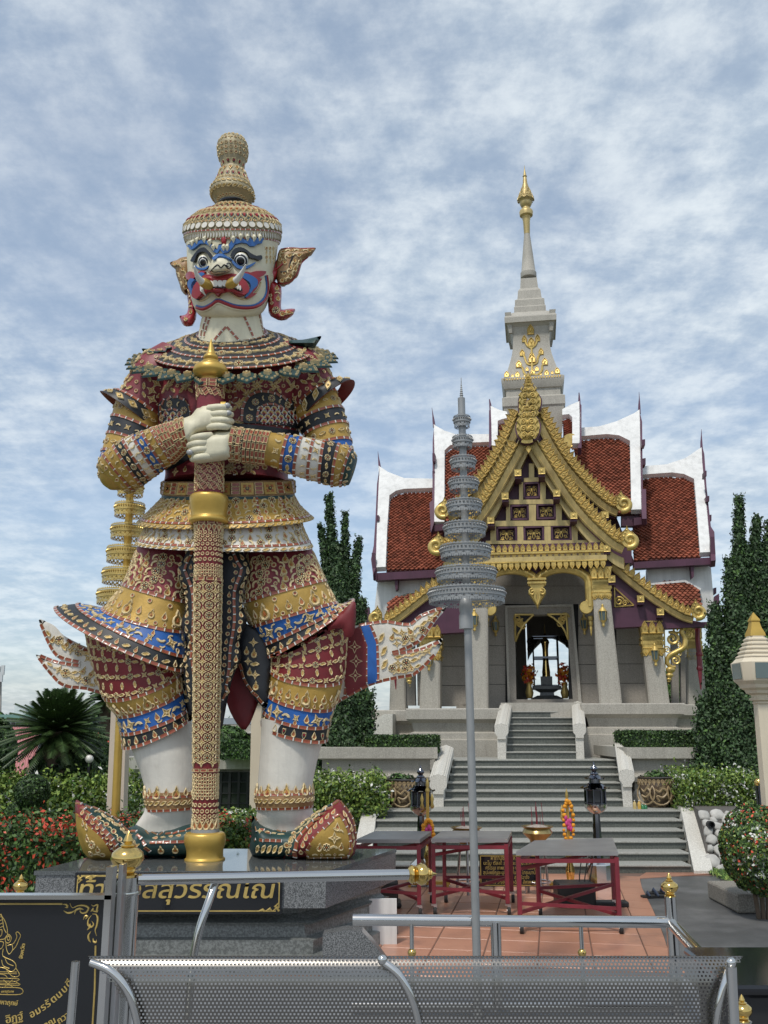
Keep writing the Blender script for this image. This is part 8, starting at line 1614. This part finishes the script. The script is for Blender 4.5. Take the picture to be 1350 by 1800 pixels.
c, d = box_px(385, 1304, 560, 1334, 19, .9); hedge('clipped_hedge', "dark clipped hedge on the grey building's ledge between the giant's legs", c, d, 7000, .045, [leaf_dk, leaf_md], [.6, .4], 3, .02)
WF_, WP = [leaf_lt, leaf_md, fl_white], [.56, .36, .08]
def px_bush(name, label, px, py, hw, hh, Y, dep, n, size, mats, p, seed, lump=.1, cat_='shrub'):
    c = P(px, py, Y); m1 = MPX(c); return bush(name, label, cat_, tuple(c), (hw * m1, dep, hh * m1), n, size, mats, p, lump, seed)
c, d = box_px(556, 1380, 668, 1432, 13.1, 1.1); hedge('flowering_hedge', 'rounded white-flowered hedge behind the right shoe of the giant', c, d, 9000, .048, WF_, WP, 4, .085)
c, d = box_px(1208, 1372, 1336, 1428, 13.3, 1.2); hedge('flowering_hedge', 'white-flowered hedge above the rubble wall on the right', c, d, 13000, .042, WF_, [.50, .36, .14], 5, .085)
c, d = box_px(-30, 1384, 192, 1446, 11.6, 1.2); hedge('flowering_hedge', 'white-flowered hedge along the lawn at the left edge, behind the topiary', c, d, 12000, .05, WF_, [.58, .36, .06], 6, .10)
IX, IXP = [leaf_md, leaf_dk, fl_red], [.42, .24, .34]
c, d = box_px(-60, 1464, 262, 1600, 8.9, 1.4); hedge('ixora_hedge', 'red-flowering hedge behind the granite pedestal at the left edge', c, d, 14000, .042, IX, IXP, 7, .07, cat_='hedge')
c, d = box_px(340, 1462, 470, 1560, 9.4, 1.0); hedge('ixora_hedge', "orange and red flowering hedge seen between the giant's shoes", c, d, 7000, .042, [leaf_md, leaf_lt, fl_red], [.45, .33, .22], 8, .07, cat_='hedge')
px_bush('flowering_shrub', "low white-flowered shrub between the giant's legs, above the red hedge", 420, 1452, 60, 26, 10.6, .6, 5000, .045, [leaf_lt, leaf_md, fl_white], [.4, .35, .25], 9)
for i, (x, y, hw, hh, lab) in enumerate(((57, 1392, 30, 30, 'largest of the three clipped topiary balls by the lawn'), (29, 1428, 18, 17, 'small clipped topiary ball at the far left, under the largest one'), (63, 1428, 19, 17, 'small clipped topiary ball right of its twin on the lawn'))): px_bush('topiary_ball', lab, x, y, hw, hh, 10.4, hw * MPX(P(x, y, 10.4)), 5000, .026, [leaf_dk, leaf_md], [.7, .3], 20 + i, .03, 'topiary')
px_bush('topiary_cone', 'tall rounded clipped evergreen cut by the left edge of the picture', -8, 1325, 34, 62, 13.5, .3, 7000, .05, [leaf_dk, leaf_md], [.6, .4], 30, .04, 'topiary')
# planter with a two-coloured round bush
c = P(1332, 1492, 8.9); bush('flowering_shrub', 'round shrub with red and white flowers in the stone planter at the right edge', 'shrub', tuple(c), (62 * MPX(c), .42, 76 * MPX(c)), 15000, .030, [leaf_md, leaf_dk, leaf_lt, fl_red, fl_white], [.42, .26, .18, .05, .09], .07, 31, None, .80)
g1 = G(1292, 1606); t = thing('stone_planter', 'grey stone planter kerb under the round shrub at the right edge', 'planter', g1); b = MB(); b.bbox((g1.x + .50, g1.y + .36, .09), (.98, .80, .16), .015); b.build('planter_kerb', speckle('planter_stone', (.24, .22, .19), (.14, .125, .10), (.30, .28, .24), 80, .8, .4), t, 20)
# cypresses
def cypress(label, spires, Y, bulk, seed, n):
    bx, by = bulk[0], bulk[2]; base = P(bx, by, Y); t = thing('cypress_tree', label, 'tree', (base.x, Y, max(0, base.z)), 'dark cypresses beside the shrine'); rg = np.random.RandomState(seed); Cs, Ns, Ss = [], [], []
    tot = sum(w_ * (y0 - y1) for _, y0, _, y1, w_ in spires)
    for x0, y0, x1, y1, w_ in spires:
        A, B_ = P(x0, y0, Y), P(x1, y1, Y); m1 = MPX(A); k_ = int(n * w_ * (y0 - y1) / tot / 9)
        f = rg.beta(1.0, 1.15, k_); a = rg.uniform(0, 6.283, k_); prof_ = (1 - f) ** .9 * (1 + .3 * np.sin(f * 19 + a * 2 + x0)) * w_ * m1 / 2.7; rr = prof_ * np.sqrt(rg.uniform(.3, 1, k_))
        dirs = np.stack([np.cos(a) * .7, np.sin(a) * .7, np.full(k_, 1.0)], 1); ctr = np.array([lerp(np.array(A), np.array(B_), q) for q in f]) + np.stack([np.cos(a) * rr, np.sin(a) * rr, np.zeros(k_)], 1)
        for q in range(9):                          # each tuft is a small plume of leaflets
            pl_ = min(.25, w_ * m1 * .42); o = rg.normal(0, 1, (k_, 3)) * pl_ * .12 * (1.3 - q / 9); Cs.append(ctr + o + dirs * pl_ * (q / 9) * rg.uniform(.4, 1.2, (k_, 1))); Ns.append(np.stack([np.cos(a), np.sin(a), np.full(k_, .25)], 1) + rg.normal(0, .35, (k_, 3)))
    C_ = np.concatenate(Cs); N_ = np.concatenate(Ns); mi = rg.choice(3, len(C_), p=[.55, .33, .12]); leaf_mesh('foliage', C_, N_, .030, [leaf_cy, leaf_dk, leaf_md], mi, .5, t)
    b = MB(); b.tube([(base.x, Y, 0), tuple(P(bulk[0], bulk[1], Y))], [.12, .02], 8); b.build('trunk', bark, t)
    for x0, y0, x1, y1, w_ in spires:
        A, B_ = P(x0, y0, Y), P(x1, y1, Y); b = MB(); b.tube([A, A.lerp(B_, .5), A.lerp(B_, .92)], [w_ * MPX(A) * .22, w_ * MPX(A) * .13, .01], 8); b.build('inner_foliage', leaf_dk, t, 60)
cypress('dark many-spired cypress between the giant and the shrine', [(602, 1420, 606, 1120, 116), (600, 1330, 594, 1030, 76), (596, 1160, 578, 874, 30), (604, 1130, 607, 904, 24), (612, 1160, 630, 950, 28), (588, 1120, 563, 925, 22), (618, 1300, 636, 1060, 40), (585, 1300, 566, 1050, 40), (628, 1420, 644, 1230, 60), (570, 1420, 552, 1250, 60), (600, 1080, 594, 960, 30), (612, 1080, 622, 985, 22)], 15.6, (602, 950, 1400), 1, 130000)
cypress('large dark cypress at the right edge beside the shrine', [(1302, 1420, 1302, 1100, 150), (1298, 1330, 1296, 1010, 92), (1296, 1180, 1300, 878, 34), (1312, 1160, 1332, 914, 32), (1325, 1180, 1354, 925, 40), (1266, 1330, 1258, 1070, 50), (1330, 1330, 1345, 1030, 80), (1300, 1200, 1280, 985, 30), (1252, 1420, 1240, 1240, 60), (1330, 1420, 1348, 1180, 110), (1304, 1130, 1312, 960, 36), (1292, 1120, 1284, 1010, 26)], 14.6, (1296, 950, 1400), 2, 170000)
# cycad and slim palm on the left
def palm(name, label, c, n, Lf, droop, up0, trunk, wd, seed, nl=34, leafl=.14):
    t = thing(name, label, 'palm', trunk[0]); rg = random.Random(seed); b = MB(); b.tube(trunk, [.10 * wd + .05, .08 * wd + .04, .07 * wd + .03][:len(trunk)], 10); b.build('trunk', bark, t, 50)
    for i in range(n):
        az = i * 2.39996 + rg.uniform(-.2, .2); el = lerp(R(up0), R(-28), (i / n) ** 1.1); L_2 = Lf * rg.uniform(.85, 1.1); d = Vector((math.cos(az) * math.cos(el), math.sin(az) * math.cos(el), math.sin(el))); side = Vector((-math.sin(az), math.cos(az), 0)); pts = []
        for k_ in range(nl + 1): f = k_ / nl; pts.append(Vector(c) + d * L_2 * f + Vector((0, 0, -droop * L_2 * f * f)))
        m = MB(); m.tube(pts[::6] + [pts[-1]], .010, 4)
        for k_ in range(2, nl):
            tdir = (pts[k_ + 1] - pts[k_ - 1]).normalized(); up = side.cross(tdir)
            for sg in (-1, 1):
                ll = leafl * math.sin(math.pi * min(1, .15 + .8 * k_ / nl)) ** .6 * rg.uniform(.85, 1.1); e = pts[k_] + (side * sg * .78 + tdir * .55 + up * .22) * ll; w2 = tdir * .013
                m.add([pts[k_] - w2, pts[k_] + w2, e], [(0, 1, 2)])
        m.build('frond', leaf_pm, t, 0)
    return t
c = P(102, 1286, 12.3); cb = P(104, 1372, 12.3); palm('cycad', 'dark cycad with a broad crown of stiff fronds on the left', c, 160, 96 * MPX(c), .22, 86, [Vector((cb.x, 12.3, 0)), (Vector((cb.x, 12.3, 0)) + c) / 2, c], 2.0, 4, 30, .13)
c2 = P(98, 1340, 12.2); px_bush('flowering_shrub', 'dark shrub of drooping fronds under the cycad', 116, 1348, 52, 38, 12.6, .5, 6000, .09, [leaf_dk, leaf_pm], [.7, .3], 40, .2)
c = P(186, 1232, 14.5); cb = P(186, 1380, 14.5); palm('slim_palm', 'slim palm with drooping fronds beside the cream pillar', c, 22, 52 * MPX(c), .55, 70, [Vector((cb.x, 14.5, 0)), (Vector((cb.x, 14.5, 0)) + c) / 2, c], .8, 9, 28, .16)
px_bush('flowering_shrub', 'dark shrub with a few red blossoms beside the round lamp', 168, 1330, 24, 40, 13.6, .4, 4500, .07, [leaf_dk, leaf_md, fl_red], [.55, .41, .04], 41, .15)
px_bush('fan_palm', "green leafy clump above the hedge between the giant's legs", 402, 1298, 34, 20, 21, .6, 4000, .10, [leaf_md, leaf_dk], [.6, .4], 42, .2)
# round lamp on a post
c = P(157, 1334, 12.0); t = thing('globe_lamp', 'white globe lamp on a post below the cycad', 'lamp', (c.x, 12, 0)); b = MB(); b.sphere(c, .05, 18, 12); b.build('globe', white_t, t, 60); b = MB(); b.tube([(c.x, 12, 0), c], .018, 8); b.build('post', black_p, t, 50)
# glazed dragon jars with plants, bottles
def jar(px, pyt, pyb, hw, Y, label):
    c = P(px, pyb, Y); H = P(px, pyt, Y).z - c.z; r = hw * MPX(c); t = thing('water_jar', label, 'jar', c, 'glazed dragon jars'); T = Matrix.Translation((c.x, Y + r, c.z)); b = MB()
    b.lathe([(r * .58, 0), (r * .62, H * .02), (r * .86, H * .32), (r * 1.0, H * .66), (r * .98, H * .80), (r * .90, H * .90)], 36, 0, T); b.build('body', jar_m, t, 60); b = MB(); b.lathe([(r * .90, H * .895), (r * 1.0, H * .93), (r * 1.02, H * .97), (r * .95, H), (r * .85, H), (r * .82, H * .9), (0, H * .9)], 36, 0, T); b.build('rim', mat('jar_rim', (.035, .026, .02), .35, coat=.3), t, 60)
    b = MB()
    for a in range(26):
        an = a * 2 * math.pi / 26; M = T @ Matrix.Translation((r * .985 * math.cos(an), r * .985 * math.sin(an), H * .82)) @ Matrix.Rotation(an + math.pi / 2, 4, 'Z') @ Matrix.Rotation(R(90), 4, 'X'); b.add(*rimmed(KRANOK, .2, .6, .3)[:2], mi=0, M=M @ Matrix.Rotation(math.pi, 4, 'Z') @ Matrix.Scale(.045, 4))
    for sg in (-1, 0, 1):
        an = -math.pi / 2 + sg * .95; M = T @ Matrix.Translation((r * .90 * math.cos(an), r * .90 * math.sin(an), H * .46)) @ Matrix.Rotation(an + math.pi / 2, 4, 'Z') @ Matrix.Rotation(R(84), 4, 'X')
        b.tube([(.15 * math.cos(q), .15 * math.sin(q), 0) for q in np.linspace(0, 6.283, 19)], .012, 5, 0, True, M); b.tube(crpath([(-.08, .07, 0), (-.02, .02, .02), (.03, .07, .02), (.09, .02, .02), (.02, -.05, .02), (-.06, -.03, .02), (-.03, -.1, 0)], 20), .016, 5, 0, True, M)
    b.build('relief', mat('jar_relief', (.30, .22, .12), .5, var=.3, vs=20), t, 40); C_, N_ = ellipsoid_pts((c.x, Y + r, c.z + H * 1.0), (r * .8, r * .7, .08), 260, .3, False, .2, px); foliage(t, C_, N_ + np.array([0, 0, .8]), .06, [leaf_dk, leaf_md], [.5, .5], 'plant')
jar_m = mat('jar_glaze', (.085, .055, .032), .4, var=.35, vs=9, coat=.3, col2=(.24, .18, .10), c2=(.50, .56), c2s=16)
jar(1164, 1366, 1421, 31, 13.62, 'large glazed water jar right of the middle stair flight'); jar(707, 1370, 1424, 31, 13.62, 'large glazed water jar left of the middle stair flight, behind the left lantern')
for i, (x, m_, h_) in enumerate(((1116, (.5, .38, .16), 15), (1124, (.55, .35, .08), 15), (1130, (.04, .2, .08), 9), (1135, (.03, .16, .07), 8))):
    p = P(x, 1422, 13.5); m1 = MPX(p); t = thing('drink_bottle', ('clear bottle with pale drink, leftmost by the balustrade', 'clear bottle with amber drink by the balustrade', 'small green bottle beside the amber one', 'small green bottle nearest the glazed jar')[i], 'bottle', p, 'bottles left by the balustrade'); b = MB(); r = 3.2 * m1; H = h_ * m1; b.lathe([(0, 0), (r, 0), (r, H * .55), (r * .9, H * .68), (r * .38, H * .8), (r * .38, H * .92)], 12, 0, Matrix.Translation(p)); b.build('bottle_body', mat('drink_%d' % i, m_, .1, coat=.5), t, 50); b = MB(); b.lathe([(r * .42, H * .92), (r * .42, H), (0, H)], 10, 0, Matrix.Translation(p)); b.build('cap', white_t, t, 40)
# ================================================================== lamp pillars
def lamp_pillar(px_t, py_t, px_b, Y, k_, label, m_=cream_p):
    T0 = P(px_t, py_t, Y); m1 = MPX(T0) * k_; Bx = P(px_b, 1420, Y).x; t = thing('lamp_pillar', label, 'lamp post', (Bx, Y, 0), 'cream lamp pillars'); sq_ = 1.4142
    def sl(mb, pr, mi=0): mb.lathe([(h * sq_ * m1, z * m1 + T0.z) for z, h in pr], 4, mi, Matrix.Translation((T0.x, Y, 0)), a0=math.pi / 4)
    def oc(mb, pr): mb.loft([[(T0.x + x * h * m1, Y + y * h * m1, T0.z + z * m1) for x, y in ((-1, -.66), (-.66, -1), (.66, -1), (1, -.66), (1, .66), (.66, 1), (-.66, 1), (-1, .66))] for z, h in pr], 0)
    b = MB(); b.loft([[(Bx + x * 11 * m1, Y + y * 11 * m1, 0) for x, y in ((-1, -1), (1, -1), (1, 1), (-1, 1))], [(T0.x + x * 10 * m1, Y + y * 10 * m1, T0.z) for x, y in ((-1, -1), (1, -1), (1, 1), (-1, 1))]], 0); b.build('post', m_, t, 20, fix=True)
    b = MB(); oc(b, [(-2, 11), (0, 13), (3, 11), (5, 16), (8, 17), (10, 13), (14, 14), (17, 20), (22, 22), (26, 28), (32, 30), (38, 36), (42, 37), (70, 39), (72, 36), (78, 31)]); b.build('lantern_body', m_, t, 20, fix=True)
    for sx, sy in ((0, -1), (-1, 0), (1, 0), (0, 1)):
        b = MB(); c = (T0.x + sx * 38.3 * m1, Y + sy * 38.3 * m1, T0.z + 55 * m1); b.box(c, ((1.5 if sx else 40) * m1, (1.5 if sy else 40) * m1, 27 * m1)); b.build('window_glass', glass_g, t, 0)
    b = MB(); pr = []
    for i in range(5): z = 79 + i * 7.6; h = 31 - i * 3.2; pr += [(z, h), (z + 2.2, h), (z + 5, h - 4.5), (z + 7.5, h - 4.5)]
    oc(b, pr); b.build('stepped_roof', m_, t, 20, fix=True)
    b = MB(); sl(b, [(117, 13.5), (122, 13), (132, 9), (142, 7), (144, 8.2), (146, 8), (160, .3)]); b.build('gilt_spire', gold_paint, t, 20, fix=True)
lamp_pillar(1338, 1236, 1354, 10.2, 1.0, 'cream lamp pillar with a stepped gilt roof at the right edge')
lamp_pillar(213, 1236, 209, 10.6, 1.35, 'cream lamp pillar behind the gold umbrella pole, left of the giant', tawny_p)
lamp_pillar(452, 1238, 450, 12.6, .86, "cream lamp pillar seen between the giant's legs")
t = thing('flood_light', 'slim dark steel post beside the cream lamp pillar at the right edge', 'post', P(1334, 1420, 12.2)); p = P(1334, 1376, 12.2); b = MB(); b.tube([(p.x, 12.2, 0), p], .05, 12); b.build('post', chrome_d, t, 50); b = MB(); b.sphere(p, .06, 12, 8); b.build('cap', brass, t, 60)
# ================================================================== buildings and trees beyond
def bx(mb, xa, ya, xb, yb_, Y, dep, mi=0, z0=None):
    a, c = P(xa, ya, Y), P(xb, yb_, Y); zb = c.z if z0 is None else z0; return mb.box(((a.x + c.x) / 2, Y + dep / 2, (a.z + zb) / 2), (abs(c.x - a.x), dep, abs(a.z - zb)), mi)
conc = mat('concrete_wall', (.40, .38, .34), .8, var=.12, streak=.3); pale = mat('pale_far_wall', (.58, .60, .60), .7); pinkr = mat('pink_metal_roof', (.46, .16, .14), .5, var=.12, vs=1); greenr = mat('far_green_roof', (.16, .30, .26), .6); dkwin = mat('dark_glazing', (.02, .024, .024), .1, coat=.3)
t = thing('grey_building', "grey building with dark glazed doors behind the giant's legs", 'building', P(400, 1425, 20)); b = MB(); bx(b, 225, 1336, 620, 1430, 20, 5, 0, 0); b.build('wall', conc, t, 0); b = MB(); bx(b, 222, 1330, 560, 1352, 19.7, .4); b.build('ledge', conc, t, 0); b = MB(); bx(b, 240, 1272, 470, 1332, 23, 4); b.build('upper_storey', conc, t, 0); b = MB(); bx(b, 236, 1262, 480, 1273, 22.8, 4.5); b.build('roof', mat('grey_blue_roof', (.28, .32, .36), .6), t, 0)
fr = MB(); bx(fr, 376, 1357, 444, 1440, 19.9, .12, 0, 0); df = fr.build('glazed_door', dkwin, t, 0)
for x in (386, 402, 418, 434): m = MB(); bx(m, x, 1358, x + 1.6, 1440, 19.86, .05, 0, 0); m.build('mullion', black_p, df, 0)
for y in (1374, 1394, 1412): m = MB(); bx(m, 376, y, 444, y + 1.5, 19.85, .05); m.build('transom', black_p, df, 0)
for y in (1372, 1392): m = MB(); bx(m, 232, y, 250, y + 2, 19.9, .1); m.build('wall_moulding', conc, t, 0)
b = MB(); bx(b, 404, 1274, 470, 1304, 21, .8); b.build('stair_parapet', stone, t, 0); b = MB(); bx(b, 404, 1286, 470, 1289, 20.9, .2); b.build('parapet_moulding', stone_lt, t, 0)
b = MB(); bx(b, 250, 1440, 262, 1300, 19.5, .3)
t = thing('red_roofed_house', 'low building with a ribbed pink metal roof at the left edge', 'house', P(20, 1420, 24)); q = [P(-60, 1374, 24), P(22, 1372, 24), P(62, 1366, 24), P(70, 1280, 32), (P(16, 1276, 32)), P(-60, 1278, 32)]
b = MB(); b.prism(q, (0, 0, -.12)); rf = b.build('roof', pinkr, t, 0, fix=True)
for i in range(26):
    x0, x1 = lerp(-56, 58, i / 25), lerp(-40, 68, i / 25); m = MB(); a, c = P(x0, 1373 - (5 if x0 > 30 else 0), 24), P(x1, 1279, 32); m.tube([a + Vector((0, 0, .03)), c + Vector((0, 0, .03))], .045, 5); m.build('roof_rib', pinkr, rf, 40)
b = MB(); bx(b, -60, 1376, 40, 1440, 24.4, 6, 0, 0); b.build('wall', conc, t, 0)
t = thing('far_white_building', 'far white building with a green roof edge at the left', 'building', P(30, 1285, 70)); b = MB(); bx(b, -80, 1262, 70, 1300, 70, 8, 0, 0); b.build('wall', pale, t, 0); b = MB(); bx(b, -80, 1256, 60, 1263, 69.5, 9); b.build('roof', greenr, t, 0)
for x in range(2, 40, 9): m = MB(); bx(m, x, 1270, x + 5, 1276, 69.9, .2); m.build('window', dkwin, t, 0)
b = MB(); bx(b, 26, 1240, 46, 1257, 74, 3); b.build('roof_tank', pale, t, 0)
t = thing('telecom_mast', 'telecom mast with pale antennas at the left edge', 'mast', (P(0, 1280, 90).x, 90, 0)); b = MB()
for dx in (-4, 0, 4): b.tube([Vector((P(dx - 2, 1280, 90).x, 90, 0)), P(dx * .6 - 1, 1172, 90)], .12, 6)
b.build('mast', conc, t); 
for x, y in ((-2, 1180), (5, 1178), (2, 1190), (-4, 1200)): m = MB(); c = P(x, y, 89.6); m.box(c, (.3, .2, .9)); m.build('antenna', pale, t, 0)
# green and gold spire beyond the left end of the plinth
c = P(640, 1285, 30); t = thing('striped_spire', 'far green and gold striped spire left of the shrine plinth', 'spire', (c.x, 30, 0)); m1 = MPX(c)
for i in range(7):
    y0, y1 = 1272 - i * 11, 1272 - (i + 1) * 11; r0, r1_ = lerp(26, 3, i / 7) * m1, lerp(26, 3, (i + .85) / 7) * m1; za, zb = P(640, y0, 30).z, P(640, y1, 30).z; b = MB(); b.lathe([(r0, za), (r1_, zb)], 20, 0, Matrix.Translation((c.x, 30, 0))); b.build('spire_band', mat('spire_green', (.03, .16, .09), .5) if i == 0 else MATS['spire_green'], t, 50)
    for k_ in range(14): a = k_ * 2 * math.pi / 14; link('spire_petal', lotus, t, Matrix.Translation((c.x + r0 * math.cos(a), 30 + r0 * math.sin(a), za + .04)) @ Matrix.Rotation(a + math.pi / 2, 4, 'Z') @ Matrix.Rotation(R(80), 4, 'X') @ Matrix.Rotation(math.pi, 4, 'Z') @ Matrix.Diagonal((r0 * .26, 3.6 * m1, r0 * .2, 1)))
b = MB(); b.lathe([(.9 * 1, 0), (.9, P(640, 1272, 30).z)], 20, 0, Matrix.Translation((c.x, 30, 0))); b.build('spire_base', stone_lt, t)
# trees beyond the shrine and along the horizon
def far_tree(px, pyt, pyb, hw, Y, seed, label):
    top, bot = P(px, pyt, Y), P(px, pyb, Y); H = top.z - bot.z; r = hw * MPX(top); t = thing('broadleaf_tree', label, 'tree', (bot.x, Y, 0), 'trees beyond the shrine'); rg = np.random.RandomState(seed); Cs, Ns = [], []
    for k_ in range(9): o = np.array([bot.x + rg.uniform(-.7, .7) * r, Y + rg.uniform(-.5, .5) * r, bot.z + H * rg.uniform(.30, .85)]); C_, N_ = ellipsoid_pts(o, (r * .5, r * .5, H * .24), 700, .4, False, .25, seed + k_); Cs.append(C_); Ns.append(N_)
    foliage(t, np.concatenate(Cs), np.concatenate(Ns), .017 * Y, [leaf_md, leaf_dk], [.5, .5]); b = MB(); b.tube([(bot.x, Y, 0), (bot.x, Y, bot.z + H * .5)], [.3, .15], 8); b.build('trunk', bark, t)
    for k_ in range(3): b = MB(); b.tube([(bot.x, Y, bot.z + H * .25), (bot.x + (k_ - 1) * r * .5, Y, bot.z + H * .65)], [.14, .05], 6); b.build('limb', bark, t)
far_tree(1252, 1135, 1300, 46, 34, 1, 'green tree behind the right end of the shrine, nearest the cypress'); far_tree(1188, 1165, 1300, 30, 40, 2, 'green tree seen between the columns right of the shrine'); far_tree(1330, 1120, 1300, 60, 38, 5, 'green tree behind the right-hand cypress')
tl_ = MB(); rg = np.random.RandomState(5); C_, N_ = [], []
for i in range(90):
    x = rg.uniform(-70, 110); Y = rg.uniform(85, 120); h = rg.uniform(2.0, 3.0) if x < 12 else rg.uniform(3.2, 5.2); a_, n_2 = ellipsoid_pts((x, Y, h * .5), (4.5, 3, h * .55), 320, .6, False, .2, i); C_.append(a_); N_.append(n_2)
C_, N_ = np.concatenate(C_), np.concatenate(N_); leaf_mesh('distant_trees', C_, N_, .7, [leaf_md, leaf_dk], np.random.randint(0, 2, len(C_)), .6, None, kind='stuff')
# grass blades near the plaza
gx = np.concatenate([np.random.uniform(3.75, 6, 9000), np.random.uniform(-8, -2.7, 9000)]); gy = np.concatenate([np.random.uniform(9.3, 11.7, 9000), np.random.uniform(8.2, 12, 9000)])
leaf_mesh('grass_blades', np.stack([gx, gy, np.full(len(gx), .03)], 1), np.tile(np.array([[0, -.6, .5]]), (len(gx), 1)), .035, [grassm, leaf_lt], np.random.choice(2, len(gx), p=[.75, .25]), .18, None, kind='stuff')
